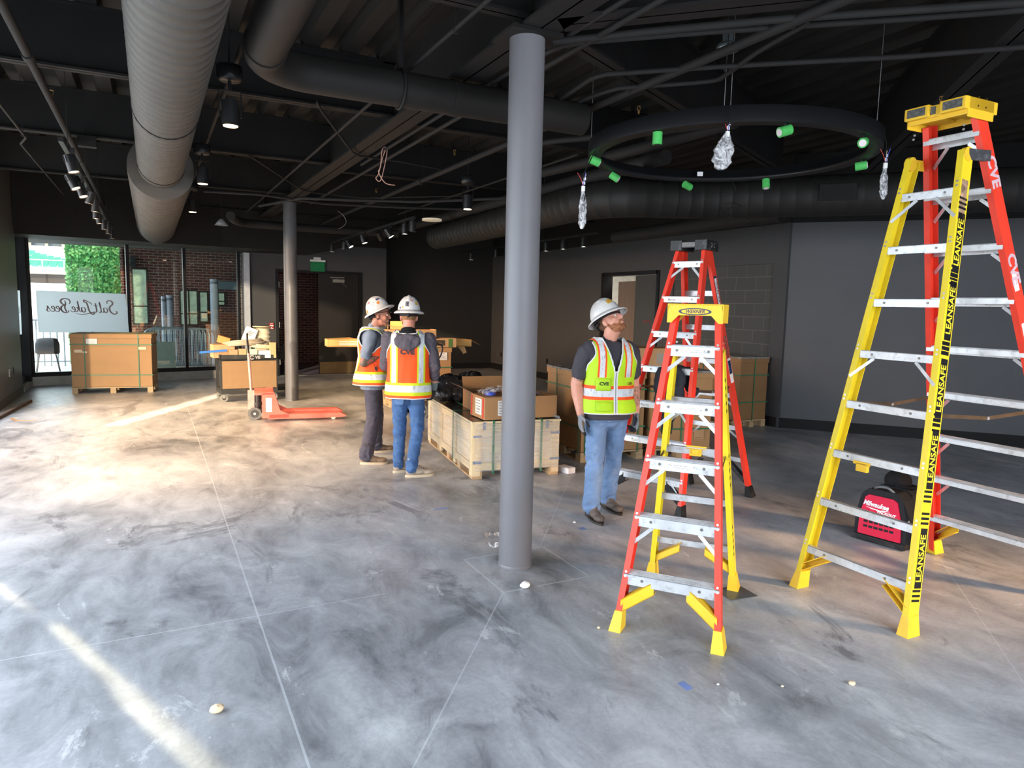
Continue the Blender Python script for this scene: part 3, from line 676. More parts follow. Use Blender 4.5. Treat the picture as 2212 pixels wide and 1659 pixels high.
hs = [((3.3, 14.4), (0, 0, -1)), ((3.35, 13.6), (0, .1, -1)), ((3.3, 12.9), (.5, -.4, -1)), ((3.28, 11.9), (.3, -.2, -1)), ((3.3, 11.0), (.7, .6, -1)), ((3.3, 10.5), (.6, -.3, -1)), ((3.32, 9.9), (0, 0, -1)), ((3.3, 9.5), (0, 0, -1))]
for k, ((x, y), dv) in enumerate(hs): spot_head(V((x, y, 2.72)), dv, '%s spotlight on the track behind the far column' % ['farthest', 'second farthest', 'third farthest', 'middle', 'sideways dark', 'third nearest', 'second nearest', 'nearest dark'][k], 'spotlights on the track behind the far column', lit=None if k in (4, 7) else LENSW, track_z=TZ - .02, r=.045)
track((6.5, 9.6, TZ), (6.5, 15.2, TZ), 'black light track in front of the right wall, left of the door')
for k, (x, y, lit) in enumerate(((6.5, 11.3, 1), (6.5, 10.7, 1), (6.5, 10.05, 1), (6.5, 14.7, 1), (6.5, 13.4, 0), (6.5, 12.9, 0), (6.5, 12.4, 0))):
    spot_head(V((x, y, 2.73)), (0, 0, -1), ['third from the door', 'second from the door', 'nearest to the door', 'farthest lit', 'dark far', 'dark middle', 'dark near'][k] + ' spotlight on the track in front of the right wall', 'spotlights in front of the right wall', lit=LENSW if lit else None, track_z=TZ, r=.045)
def pendant(x, y, z, label, r=.05, L=.15, s=1):
    c = onZ(x, y, z); t = thing('pendant_spotlight', label, 'spotlight', c, group='large pendant spotlights')
    d = MB(); d.lathe([(0, .40), (.085, .40), (.085, .32), (.07, .30), (0, .30)], n=24); d.cyl((0, 0, .30), (0, 0, .24), .012, n=8); d.cyl((0, 0, .4), (0, 0, HZ + .06 - c.z), .006, n=6); d.build('canopy', LAMPB, t)
    d = MB(); d.tube([(-.07, 0, .06), (-.072, 0, .235), (.072, 0, .235), (.07, 0, .06)], .006, n=6); d.build('yoke', LAMPB, t)
    d = MB(); d.cyl((0, 0, 0), (0, 0, .17), .056, n=24); d.build('housing', LAMPB, t)
    d = MB(); d.cyl((0, 0, -.004), (0, 0, .002), .048, n=24); d.build('lens', LENS, t)
pendant(498, 272, 2.92, 'black pendant spotlight right of the large duct, the nearest one')
pendant(438, 397, 2.92, 'black pendant spotlight right of the large duct, the second one')
pendant(416, 458, 2.95, 'black pendant spotlight right of the large duct, the farthest one')
pendant(1010, 452, 2.88, 'black pendant spotlight left of the near column, over the crates')
# high bay lamp & round ceiling disc
q = onZ(478, 487, 2.85); t = thing('high_bay_lamp', 'small white bell lamp hanging near the back left of the ceiling', 'lamp', q); d = MB(); d.lathe([(.02, .10), (.04, .08), (.10, 0), (.097, 0)], n=24); d.build('shade', mat('pale_shade', (120, 120, 120), .5), t); d = MB(); d.cyl((0, 0, .10), (0, 0, HZ + .05 - q.z), .004, n=6); d.build('stem', LAMPB, t)
q = onZ(933, 477, 3.05); d = MB(); d.cyl((0, 0, 0), (0, 0, .03), .16, n=32); o = d.build('ceiling_disc_light', mat('cream_disc', (214, 200, 172), .5, emit=(214, 200, 172), estr=.25), loc=q); tag(o, 'pale round disc light left of the near column', 'ceiling light')
# ---- loose wires
def wire(label, px, z, r=.003, col=(190, 140, 120), px_z=None):
    pts = catmull([onZ(x, y, zz) if False else onY(x, y, px_z) for x, y in px], 5) if px_z else catmull([onZ(x, y, z) for x, y in px], 5)
    c = pts[0]; d = MB(c); d.tube(pts, r, n=6); o = d.build('loose_wire', mat('wire_%d_%d' % (col[0], col[1]), col, .4), loc=c); tag(o, label, 'wire'); return o
wire('pinkish copper wire loop dangling from a pipe left of the near column', [(834, 320), (825, 345), (818, 375), (812, 385), (822, 390), (832, 352), (836, 322), (826, 322), (822, 360), (818, 372), (832, 395), (853, 400)], 0, .005, (196, 150, 132), px_z=7.6)
wire('thin curved wire hanging under the thick pipe near the far column', [(730, 456), (742, 466), (748, 480), (740, 490), (731, 494)], 0, .004, (120, 112, 106), px_z=11)
# ---- ring light
RC = V((4.48, 4.69)); RR = 1.20; RZ = 3.03; RH = .115
t = thing('ring_chandelier', 'large black ring chandelier with green wrapped sockets hanging above the ladders', 'chandelier', (RC.x, RC.y, RZ))
RINGM = mat('ring_black', (28, 28, 30), .45, var=.05, scale=4); RINGI = mat('ring_inner_black', (20, 20, 21), .5)
d = MB(); d.lathe([(RR, 0), (RR, RH), (RR - .012, RH), (RR - .012, .012), (RR - .10, .012), (RR - .10, .03), (RR - .112, .03), (RR - .112, 0), (RR, 0)], n=96); d.build('ring', RINGM, t)
GRT = mat('green_tape', (76, 176, 88), .5, var=.08, scale=30); WHT = mat('white_bulb', (225, 215, 215), .4)
from mathutils import Vector as _V
for k, (x, y, tilt) in enumerate(((1423, 285, (0, 0, -1)), (1292, 335, (.9, -.3, -.35)), (1320, 372, (.6, -.5, -.5)), (1490, 388, (.95, .1, -.25)), (1705, 262, (-.9, .2, -.3)), (1869, 292, (-.8, -.5, -.3)), (1846, 345, (.5, -.8, .1)), (1672, 395, (-.1, -.2, -1)))):
    q = onZ(x, y, RZ); v = V((q.x - RC.x, q.y - RC.y, 0)).normalized() * (RR - .055); tv = V(tilt).normalized()
    c = V((v.x, v.y, -.05)); d = MB(); d.cyl(c - tv * .045, c + tv * .045, .036, n=18); so = d.build('socket', GRT, t)
    d = MB(); d.cyl(c + tv * .046, c + tv * .05, .026, n=14); d.build('bulb', WHT if k != 0 else LAMPB, so)
    d = MB(); d.cyl((v.x, v.y, .02), (v.x, v.y, -.03), .012, n=8); d.build('stem', LAMPB, so)
CAN = V((*[onZ(1574, 150, 3.30)[i] for i in (0, 1)], 3.42)) if False else V((RC.x - .05, RC.y - .12, 3.6))
WIRE = mat('steel_cable', (170, 170, 170), .35, metal=.7)
near = onZ(1571, 230, RZ + RH)
for x, y, xt, yt in ((1290, 300, 1297, 160), (1565, 232, 1571, 155), (1578, 232, 1581, 150), (1888, 262, 1903, 25)):
    q = onZ(x, y, RZ + RH); u = V((q.x - RC.x, q.y - RC.y, 0)).normalized() * (RR - .006); p = V((u.x, u.y, RH)); dd_ = RC.to_3d() + p + V((0, 0, RZ))
    d = MB(); d.cyl(p, (p.x, p.y, HZ - RZ), .0028, n=6); d.build('hanging_cable', WIRE, t)
d = MB(); q = onZ(1565, 232, RZ + RH); u = V((q.x - RC.x, q.y - RC.y, 0)).normalized() * (RR - .006); GAL = mat('galvanised', (130, 138, 142), .35, metal=.7)
zt = .48; d.lathe([(0, zt + .05), (.06, zt + .05), (.075, zt + .03), (.075, zt), (0, zt)], o=(u.x, u.y, 0), n=24); d.box(u.x - .03, u.x + .03, u.y - .02, u.y + .02, zt + .05, zt + .2); d.build('canopy', GAL, t)
d = MB(); q = onZ(1512, 378, RZ + .05); u = V((q.x - RC.x, q.y - RC.y, 0)).normalized(); w = V((-u.y, u.x, 0))
d.obox(u * (RR - .12) + V((0, 0, .06)), w, (0, 0, 1), u, .028, .022, .002); d.build('label_tag', mat('white_label', (222, 222, 222), .5), t)
BAG = bpy.data.materials.new('clear_plastic_bag'); BAG.use_nodes = True
nt = NT(BAG); pb = nt.n['Principled BSDF']; pb.inputs['Roughness'].default_value = .12; pb.inputs['Base Color'].default_value = (.85, .85, .87, 1)
tr = nt.new('ShaderNodeBsdfTransparent'); mx = nt.new('ShaderNodeMixShader'); nt.link(nt.ramp(nt.noise(nt.coord(), 26, 4, .6, 1.0), [(.42, .18), (.62, .75)]), mx.inputs[0]); nt.link(tr.outputs[0], mx.inputs[1]); nt.link(pb.outputs[0], mx.inputs[2]); nt.link(mx.outputs[0], [n for n in nt.n if n.type == 'OUTPUT_MATERIAL'][0].inputs[0])
bn = nt.new('ShaderNodeBump'); bn.inputs['Strength'].default_value = 1; bn.inputs['Distance'].default_value = .02; nt.link(nt.noise(nt.coord(), 22, 3), bn.inputs['Height']); nt.link(bn.outputs[0], pb.inputs['Normal'])
def bag_pendant(top, length, wid, label, seed, lean=(0, 0)):
    t = thing('wrapped_pendant', label, 'pendant', top, group='plastic wrapped pendants under the ring light'); rnd = random.Random(seed)
    d = MB(); nz = 14; vs = []; n = 14
    for j in range(nz + 1):
        f = j / nz; r = wid * (.18 + .82 * min(1, f * 2.2)) * (1 if f < .85 else (1 - (f - .85) * 4)); z = -length * f
        for i in range(n): a = 2 * pi * i / n; k = 1 + rnd.uniform(-.25, .25); vs.append(V((lean[0] * f + r * k * cos(a), lean[1] * f + r * .55 * k * sin(a), z)))
    d.add(vs, [(j * n + i, j * n + (i + 1) % n, (j + 1) * n + (i + 1) % n, (j + 1) * n + i) for j in range(nz) for i in range(n)], 0, True); d.build('plastic_bag', BAG, t)
    d = MB(); 
    for k in range(3): d.tube(catmull([(lean[0] * f + wid * .4 * cos(k * 2 + f * 9), lean[1] * f + wid * .3 * sin(k + f * 7), -length * f) for f in (.15, .35, .55, .75, .9)], 4), .005, n=6)
    d.build('coiled_cord', LAMPB, t)
    d = MB(); d.cyl((0, 0, .0), (0, 0, -.04), .016, n=10); d.build('tie', mat('white_tie', (215, 215, 210), .5), t)
    d = MB()
    for k, c in enumerate(((-.02, .01), (.0, -.015), (.018, .012))): d.tube([(0, 0, 0), (c[0], c[1], .06), (c[0] * 2.2, c[1] * 2, .10)], .0022, n=5, mi=k)
    d.build('wire_tail', [mat('wire_red', (190, 60, 60), .4), mat('wire_blue', (70, 80, 190), .4), mat('wire_cream', (225, 205, 185), .4)], t)
    d = MB(); d.obox((.004, 0, .025), (1, 0, 0), (0, 0, 1), (0, 1, 0), .012, .012, .001); d.obox((.012, 0, .055), (1, 0, .3), (0, 0, 1), (0, 1, 0), .011, .011, .001); d.build('paper_flag', mat('white_label', (222, 222, 222), .5), t)
rt = lambda x, y, z: onZ(x, y, z)
bag_pendant(rt(1572, 284, 2.98), .27, .075, 'clear bag wrapped pendant in the middle of the ring light', 3, lean=(-.05, .0))
bag_pendant(rt(1260, 402, 2.66), .33, .032, 'narrow bag wrapped pendant hanging left of the ring light', 5)
bag_pendant(rt(1913, 352, 2.86), .27, .036, 'narrow bag wrapped pendant hanging right of the ring light', 6)
for x, y, z, l in ((1260, 403, 2.67, 'thin black cable down to the left wrapped pendant'), (1913, 340, 2.90, 'thin black cable down to the right wrapped pendant'), (1573, 270, 3.0, 'thin black cable down to the middle wrapped pendant')):
    q = rt(x, y, z); dlt = V((q.x - RC.x, q.y - RC.y, 0)).normalized() * RR + V((RC.x, RC.y, RZ + RH)); c = MB(q); c.tube([q, (q.x, q.y, q.z + .1), dlt.lerp(q, .3) + V((0, 0, .03)), dlt], .004, n=6); o = c.build('pendant_cable', LAMPB, loc=q); tag(o, l, 'cable')
q = rt(1580, 392, RZ)
d = MB(q); Cc = onY(1580, 465, q.y); pts = [q, onY(1590, 410, q.y), onY(1578, 455, q.y)]
for k in range(26): a = k * 2 * pi / 12; pts.append(Cc + V((.12 * cos(a + 1), .06 * sin(a + 1), .0 + .004 * k - .04 * cos(a))))
pts += [onY(1625, 478, q.y), onY(1645, 485, q.y), onY(1655, 490, q.y)]
d.tube(catmull(pts, 3), .003, n=5); o = d.build('coiled_cable', LAMPB, loc=q); tag(o, 'loose coiled black cable hanging below the front of the ring light', 'cable')
# ================================================================ OUTSIDE THE WINDOWS
PATIO = mat('pale_patio_concrete', (196, 194, 188), .8, var=.05, scale=2)
b = MB(); b.box(-60, 40, 18.2, 130, -.2, -.01); b.box(-60, -2.25, -60, 18.2, -.2, -.01); b.box(-2.25, 13, 17.4, 18.2, -.2, -.005); b.box(-2.25, 20, -60, -4.3, -.2, -.01); struct('ground_outside', b, PATIO)
# unseen walls added outside the shopfront to block the low sun
b = MB(); b.box(-6.6, 14, -9.3, -9.0, 0, 5.2); struct('wall_sun_blocker_front', b, mat('sun_blocker', (120, 116, 110), .8))
u = V((.476, .872, 0)).normalized(); w = V((u.y, -u.x, 0)); c0_ = u * -6.0
b = MB(); b.beam(c0_ + w * -14, c0_ + w * -1.6, u, (0, 0, 1), 0, .25, 0, 1.55); struct('wall_sun_blocker_low', b, mat('sun_blocker', (120, 116, 110), .8))  # low wall added to keep the sun off the foreground floor
b = MB(); b.box(-12, -3.0, 15.5, 15.8, 0, 4.4); struct('wall_sun_blocker_side', b, mat('sun_blocker', (120, 116, 110), .8))  # wall added to shade the lower hedge from the sun
# canopy over the back terrace
b = MB(); b.box(-2.3, 6, 17.3, 19.6, 3.02, 3.3); b.box(-2.3, -.4, 17.0, 17.3, 2.9, 3.3); struct('trim_terrace_canopy', b, mat('dark_canopy', (48, 54, 56), .7))
YBK = 19.45
b = MB(); b.box(-.55, 6.0, YBK, YBK + .3, 0, 4); b.box(4.42, 4.6, 17.35, YBK, 0, 3.1); b.box(-.62, -.52, YBK, YBK + 3, 0, 4); struct('wall_brick', b, BRICK)
b = MB(); b.box(2.6, 4.4, 16.64, YBK, 0, .006); struct('trim_vestibule_carpet', b, mat('mauve_carpet', (120, 114, 128), .9))
b = MB(); b.box(2.3, 2.4, 16.8, YBK, 0, 3.1); struct('wall_vestibule', b, WALLD)
# brick wall windows
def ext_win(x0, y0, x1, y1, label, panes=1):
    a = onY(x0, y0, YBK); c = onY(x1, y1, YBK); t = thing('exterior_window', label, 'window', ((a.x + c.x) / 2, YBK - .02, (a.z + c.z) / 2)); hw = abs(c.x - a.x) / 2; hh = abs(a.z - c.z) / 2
    d = MB(); d.box(-hw, hw, -.01, .01, -hh, hh); d.build('pane', mat('painted_reflection_glass', (150, 172, 150), .25, var=.35, scale=5, emit=(190, 215, 190), estr=.22), t)  # pane colour and faint glow stand in for reflected outdoor light
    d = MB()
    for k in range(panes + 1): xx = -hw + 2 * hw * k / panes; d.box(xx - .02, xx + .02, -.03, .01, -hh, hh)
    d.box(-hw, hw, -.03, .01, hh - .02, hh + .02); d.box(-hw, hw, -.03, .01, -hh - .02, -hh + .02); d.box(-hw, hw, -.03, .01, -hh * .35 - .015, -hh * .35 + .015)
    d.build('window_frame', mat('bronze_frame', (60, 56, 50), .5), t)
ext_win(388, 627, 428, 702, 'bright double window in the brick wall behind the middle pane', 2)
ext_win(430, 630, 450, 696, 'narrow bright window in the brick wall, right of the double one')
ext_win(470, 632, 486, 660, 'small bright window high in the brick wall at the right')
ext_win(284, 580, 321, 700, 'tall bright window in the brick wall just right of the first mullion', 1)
q = onY(492, 617, YBK - .05); d = MB(q); d.box(q.x - .28, q.x + .28, q.y - .04, q.y + .03, q.z - .10, q.z + .10); o = d.build('wall_sign', mat('grey_blue_sign', (118, 140, 150), .5), loc=q); tag(o, 'grey rectangular sign on the brick wall near the right end', 'sign')
q = onY(287, 566, YBK - .1); d = MB(q); d.box(q.x - .06, q.x + .06, q.y - .12, q.y + .08, q.z - .12, q.z + .12); o = d.build('wall_lamp', mat('dark_wall_lamp', (34, 40, 42), .5), loc=q); tag(o, 'dark wall lamp high on the brick wall right of the first mullion', 'wall lamp')
# green hedge wall
def leafy():
    mt = bpy.data.materials.new('leafy_green'); mt.use_nodes = True; t = NT(mt); bb = t.n['Principled BSDF']; co = t.coord('Object')
    vo = t.new('ShaderNodeTexVoronoi'); vo.inputs['Scale'].default_value = 14; t.link(co, vo.inputs['Vector'])
    c = t.ramp(vo.outputs['Color'], [(.0, lin((50, 120, 60))), (.5, lin((98, 176, 96))), (1.0, lin((160, 214, 120)))])
    t.link(c, bb.inputs['Base Color']); bb.inputs['Roughness'].default_value = .7; bb.inputs['Emission Color'].default_value = (*lin((90, 170, 90)), 1); bb.inputs['Emission Strength'].default_value = 0
    return mt
LEAF = leafy(); YH = 20.6
a = onY(139, 512, YH); c = onY(266, 700, YH); rnd = random.Random(4); d = MB((a.x, YH, 0)); d.box(a.x, -.55, YH, YH + .35, 0, 4.2)
vs = []
for k in range(5200):
    x = rnd.uniform(a.x, -.55); z = rnd.uniform(.6, 4.2); s = rnd.uniform(.03, .055); th = rnd.uniform(0, 6.28); tl = rnd.uniform(-.6, .9)
    ex = V((cos(th), -.35, sin(th))).normalized() * s; ey = V((-sin(th), tl - .6, cos(th))).normalized() * s * .7; p = V((x, YH - rnd.uniform(.0, .07), z))
    d.add([p - ex, p - ey, p + ex, p + ey], [(0, 1, 2, 3)], 0)
o = d.build('hedge_wall', LEAF, loc=(a.x, YH, 0)); tag(o, 'tall green ivy hedge panel outside the left pane', 'hedge')
# ballpark stand far left
def seats():
    t = thing('ballpark_stand', 'bright ballpark grandstand with green seats far outside the left pane', 'grandstand', (-12, 62, 0)); o = V((-12, 62, 0))
    WH = mat('bleached_concrete', (228, 224, 214), .8); TAN = mat('tan_fascia', (206, 190, 160), .8); DK = mat('dark_concourse', (86, 72, 66), .8); GS = mat('green_seat', (58, 138, 110), .6)
    X0, X1 = -24, -3.5
    zz = lambda y, Y=64: onY(102, y, Y).z
    d = MB(o); d.box(X0, X1, 60, 61, -.0, zz(626, 60)); d.box(X0, X1, 63.4, 63.8, -.0, zz(612)); d.build('field_wall', WH, t)
    d = MB(o); d.box(X0, X1, 66, 66.5, zz(640), zz(590)); d.build('concourse', DK, t)
    d = MB(o); d.box(X0, X1, 63.8, 64, zz(592), zz(578)); d.build('fascia', TAN, t)
    za = zz(577); d = MB(o); n = 11; dz = (onY(102, 547, 64 + n * .9).z - za) / n
    for k in range(n + 1): d.box(X0, X1 - k * .35, 64 + k * .9, 65 + k * .9, za - .3, za + k * dz)
    d.build('terrace', WH, t)
    d = MB(o)
    for k in range(n):
        x = X0 + 6
        while x < X1 - 1.0 - k * .5: d.box(x, x + .44, 64.5 + k * .9, 64.62 + k * .9, za + k * dz, za + k * dz + .42); x += .56
    o2 = d.build('seat_rows', GS, t); o2['kind'] = 'stuff'
    d = MB(o); x = X0
    d.box(X0, X1, 63.85, 63.9, za + .5, za + .56)
    while x < X1: d.box(x, x + .06, 63.85, 63.9, za, za + .5); x += 1.4
    d.build('guard_rail', WH, t)
    zb = onY(102, 545, 78).z; zc = onY(102, 512, 78).z
    d = MB(o); d.box(X0, X1, 78, 79, zb, zc + 3); d.build('press_box', mat('blue_grey_glass_front', (92, 104, 122), .4, var=.2, scale=.5), t)
    d = MB(o); x = X0 
    while x < X1: d.box(x, x + .22, 77.4, 77.8, zb, zc); x += 1.3
    d.box(X0, X1, 76, 79.5, zc, zc + .5); d.box(X0, X1 - 2, 76.8, 77.4, zb - .3, zb + .5); d.build('press_box_columns', TAN, t)
seats()
# terrace railing
d = MB((-1.4, 20.2, 0)); x = -2.6
while x < -.7: d.bar((x, 20.2, -.01), (x, 20.2, 1.1), .03, .03); x += .14
d.bar((-2.6, 20.2, 1.1), (-.7, 20.2, 1.1), .05, .04); d.bar((-2.6, 20.2, .1), (-.7, 20.2, .1), .04, .03)
o = d.build('terrace_railing', mat('grey_railing', (150, 160, 165), .5), loc=(-1.4, 20.2, 0)); tag(o, 'grey metal terrace railing outside behind the black chair', 'railing')
# outdoor chair
q = V((-2.04, 18.3, 0)); t = thing('shell_chair', 'black moulded shell chair on the terrace, seen from behind through the left pane', 'chair', q, rz=radians(8))
CH = mat('charcoal_shell', (16, 19, 22), .5)
d = MB(); vs = []; nu = 14; nv = 8
for j in range(nv + 1):
    for i in range(nu + 1):
        a = -1.15 + 2.3 * i / nu; f = j / nv; w_ = .23 - .04 * max(0, f - .6) / .4; vs.append(V((w_ * sin(a) / sin(1.15), .05 - .16 * cos(a) - .05 * f, .44 + .34 * f * (1 - .12 * abs(sin(a)) ** 4 * (f)))))
d.add(vs, [(j * (nu + 1) + i, j * (nu + 1) + i + 1, (j + 1) * (nu + 1) + i + 1, (j + 1) * (nu + 1) + i) for j in range(nv) for i in range(nu)], 0, True)
o = d.build('backrest', CH, t); sm_ = o.modifiers.new('s', 'SOLIDIFY'); sm_.thickness = .012; bake(o)
d = MB(); d.box(-.21, .21, -.12, .28, .42, .45); d.build('seat', CH, t, bevel=.012)
for sx in (-1, 1):
    for sy in (-1, 1):
        d = MB(); d.cyl((sx * .15, .08 + sy * .13, .42), (sx * .22, .08 + sy * .24, 0), .011, n=8); d.build('leg', mat('chair_leg_black', (40, 44, 48), .4), t)
# crowd barriers leaning together
GALV = mat('galvanised_tube', (158, 172, 176), .35, metal=.5, var=.05)
def barrier(x0, x1, y, label, h=1.02):
    t = thing('crowd_barrier', label, 'barrier', ((x0 + x1) / 2, y, 0), group='steel crowd barriers stacked outside the window'); L = (x1 - x0) / 2; R = .17
    d = MB(); pts = [(-L, 0, .08)] + [(-L + R - R * cos(a), 0, h - R + R * sin(a)) for a in [k * pi / 16 for k in range(9)]] + [(L - R + R * sin(a), 0, h - R + R * cos(a)) for a in [k * pi / 16 for k in range(9)]] + [(L, 0, .08)]
    d.tube(pts, .019, n=8); d.tube([(-L, 0, .2), (L, 0, .2)], .015, n=6); d.build('outer_frame', GALV, t)
    n = int(2 * L / .115)
    for k in range(1, n): xx = -L + 2 * L * k / n; d = MB(); d.cyl((xx, 0, .2), (xx, 0, h), .008, n=6); d.build('bar', GALV, t)
    for s in (-1, 1): d = MB(); d.tube([(s * L * .8, -.085, .015), (s * L * .8, 0, .12), (s * L * .8, .085, .015)], .014, n=6); d.build('foot', GALV, t)
ys = [17.35, 17.55, 17.75, 17.95, 18.15]
for k, y in enumerate(ys): barrier(-.15 + .02 * k, onY(463 - k * 9, 750, y).x, y, ['nearest crowd barrier of the stack behind the glass, its rounded end farthest right', 'second crowd barrier of the stack behind the glass', 'third crowd barrier of the stack behind the glass', 'fourth crowd barrier of the stack behind the glass', 'rearmost crowd barrier of the stack behind the glass'][k])
q = onY(353, 780, 17.22); d = MB((.25, 17.2, 0)); d.box(onY(329, 780, 17.2).x, onY(380, 780, 17.2).x, 17.18, 17.2, .02, .74); o = d.build('leaning_panel', mat('sage_panel', (128, 142, 130), .5), loc=(.25, 17.2, 0)); tag(o, 'plain sage green panel standing outside the window right of the big carton', 'panel')
for x, y0, y1, r, l in ((353, 640, 740, .055, 'left one of two tall grey tubes behind the barriers'), (366, 638, 740, .075, 'right one of two tall grey tubes behind the barriers'), (462, 603, 780, .095, 'tallest grey tube standing outside near the right mullion')):
    a = onY(x, y0, 18.6); d = MB((a.x, 18.6, 0)); d.cyl((a.x, 18.6, 0), (a.x, 18.6, a.z), r, n=20, mi=0); d.cyl((a.x, 18.6, a.z - .12), (a.x, 18.6, a.z - .06), r * 1.03, n=20, mi=1); o = d.build('grey_tube', [mat('tube_grey', (150, 162, 178), .5), mat('tube_band', (90, 100, 112), .4)], loc=(a.x, 18.6, 0)); tag(o, l, 'tube')
# ---- posters taped to the panes, lettering seen from the back
POST = mat('poster_paper', (214, 220, 226), .7, var=.02)
_t = NT(POST); _tl = _t.new('ShaderNodeBsdfTranslucent'); _tl.inputs[0].default_value = (.92, .94, .95, 1); _mx = _t.new('ShaderNodeMixShader'); _mx.inputs[0].default_value = .85
_out = [n for n in _t.n if n.type == 'OUTPUT_MATERIAL'][0]; _t.link(_t.n['Principled BSDF'].outputs[0], _mx.inputs[1]); _t.link(_tl.outputs[0], _mx.inputs[2]); _t.link(_mx.outputs[0], _out.inputs[0])
TAUPE = mat('taupe_print', (150, 130, 126), .7)
def script_strokes():
    """hand lettered words as stroke lists: x right, y up, in letter heights"""
    L = []
    def S(ox, pts, w=.085): L.append(([(ox + x, y) for x, y in pts], w))
    # S
    S(0, [(.62, .82), (.66, 1.0), (.48, 1.12), (.26, 1.02), (.22, .80), (.40, .60), (.46, .36), (.34, .08), (.10, -.08), (-.12, .0), (-.10, .16), (.0, .16)], .11)
    def a(ox): S(ox, [(.26, .40), (.12, .46), (.0, .30), (.03, .08), (.16, .03), (.27, .22), (.30, .44), (.28, .14), (.36, .04), (.46, .12)], .075)
    def l(ox, h=.95): S(ox, [(.0, .12), (.12, .5), (.20, h), (.12, h - .25), (.06, .3), (.08, .06), (.18, .04), (.26, .12)], .075)
    def e(ox, sc=1): S(ox, [(.0, .20), (.16, .26), (.26, .38), (.18, .48), (.06, .38), (.03, .16), (.12, .03), (.28, .06), (.38, .18)], .075)
    a(.62); l(1.06)
    S(1.40, [(.0, .12), (.08, .4), (.16, .85), (.08, .3), (.10, .06), (.22, .05), (.30, .12)], .075); S(1.40, [(-.02, .62), (.30, .66)], .06)
    # L
    S(1.80, [(.02, .70), (.14, .86), (.40, 1.0), (.62, 1.10), (.60, .92), (.44, .86), (.34, .60), (.26, .25), (.12, -.04), (-.06, -.14), (-.16, -.04), (-.02, .02), (.3, -.08), (.75, -.18), (1.25, -.10)], .10)
    a(2.32); S(2.72, [(.0, .12), (.12, .5), (.20, .98), (.10, .5), (.02, .04)], .075); S(2.72, [(.05, .24), (.24, .46), (.14, .26), (.26, .04), (.38, .12)], .07); e(3.06)
    # B
    S(3.50, [(.02, .72), (-.04, .92), (.10, 1.12), (.46, 1.14), (.66, .94), (.52, .68), (.34, .60), (.58, .48), (.62, .20), (.40, -.04), (.12, .0), (.08, .14)], .11)
    S(3.74, [(.10, 1.0), (.06, .7), (.12, .4), (.02, .1), (-.02, .0)], .09)
    e(4.22); e(4.56)
    S(4.90, [(.0, .12), (.14, .34), (.22, .48), (.20, .30), (.26, .14), (.16, .02), (.04, .06)], .08)
    return L
def stroke_mesh(mb, L, M, sc, off, flip):
    k = 0
    for pts, w in L:
        c = catmull([(x, y, 0) for x, y in pts], 5); n = len(c); vs = []
        for i, p in enumerate(c):
            d = (c[min(i + 1, n - 1)] - c[max(i - 1, 0)]).normalized(); nn = V((-d.y, d.x, 0)); ww = w * (.55 + .45 * abs(d.y)) * .66 * min(1, .45 + 2.5 * min(i, n - 1 - i) / n)
            for s in (-1, 1):
                q = p + nn * ww * s; X = (q.x - off) * sc; q2 = V((-X if flip else X, q.y * sc, .0006 + k * .00012)); vs.append(M @ q2)
        mb.add(vs, [(2 * i, 2 * i + 1, 2 * i + 3, 2 * i + 2) for i in range(n - 1)]); k += 1
def poster(name, label, corners, lettering=True):
    p = [V(c) for c in corners]; c = sum(p, V()) / 4; ex = (p[1] - p[0]).normalized(); ez_ = ex.cross((p[0] - p[3])).normalized(); ey = ez_.cross(ex)
    t = thing(name, label, 'poster', c); d = MB(c); n = 12; vs = []
    for j in range(7):
        for i in range(n + 1):
            f = i / n; g = j / 6; a = p[0].lerp(p[1], f); b_ = p[3].lerp(p[2], f); q = a.lerp(b_, g) + ez_ * (.006 * sin(f * 5) * g); vs += [q, q - ez_ * .0012]
    fs = []
    for j in range(6):
        for i in range(n):
            k = (j * (n + 1) + i) * 2; r = k + 2; u_ = k + 2 * (n + 1); w2 = u_ + 2
            fs += [(k, r, w2, u_), (k + 1, u_ + 1, w2 + 1, r + 1)]
    d.add(vs, fs, 0, True); pa = d.build('sheet', POST, t)
    M_ = plane_M((p[0] + p[1] + p[2] + p[3]) / 4 + ez_ * .010 - c, ex, ey); wid = (p[1] - p[0]).length
    d = MB(); stroke_mesh(d, script_strokes(), M_, wid * .148, 2.45, True); d.build('printed_lettering', TAUPE, t)
pw = lambda x, y, off=.03: onP(x, y, WL + wn * off, wn)
poster('taped_poster', 'pale poster with mirrored script lettering taped inside the left pane', [pw(77, 627), pw(271, 635), pw(279, 719), pw(83, 718)])
px_ = lambda x, y: onX(x, y, XL - .08)
poster('taped_poster', 'second pale poster seen edge-on in the narrow side window at the far left', [V((XL - .08, 14.85, 1.78)), V((XL - .08, 15.55, 1.78)), V((XL - .08, 15.55, .98)), V((XL - .08, 14.85, 1.0))])
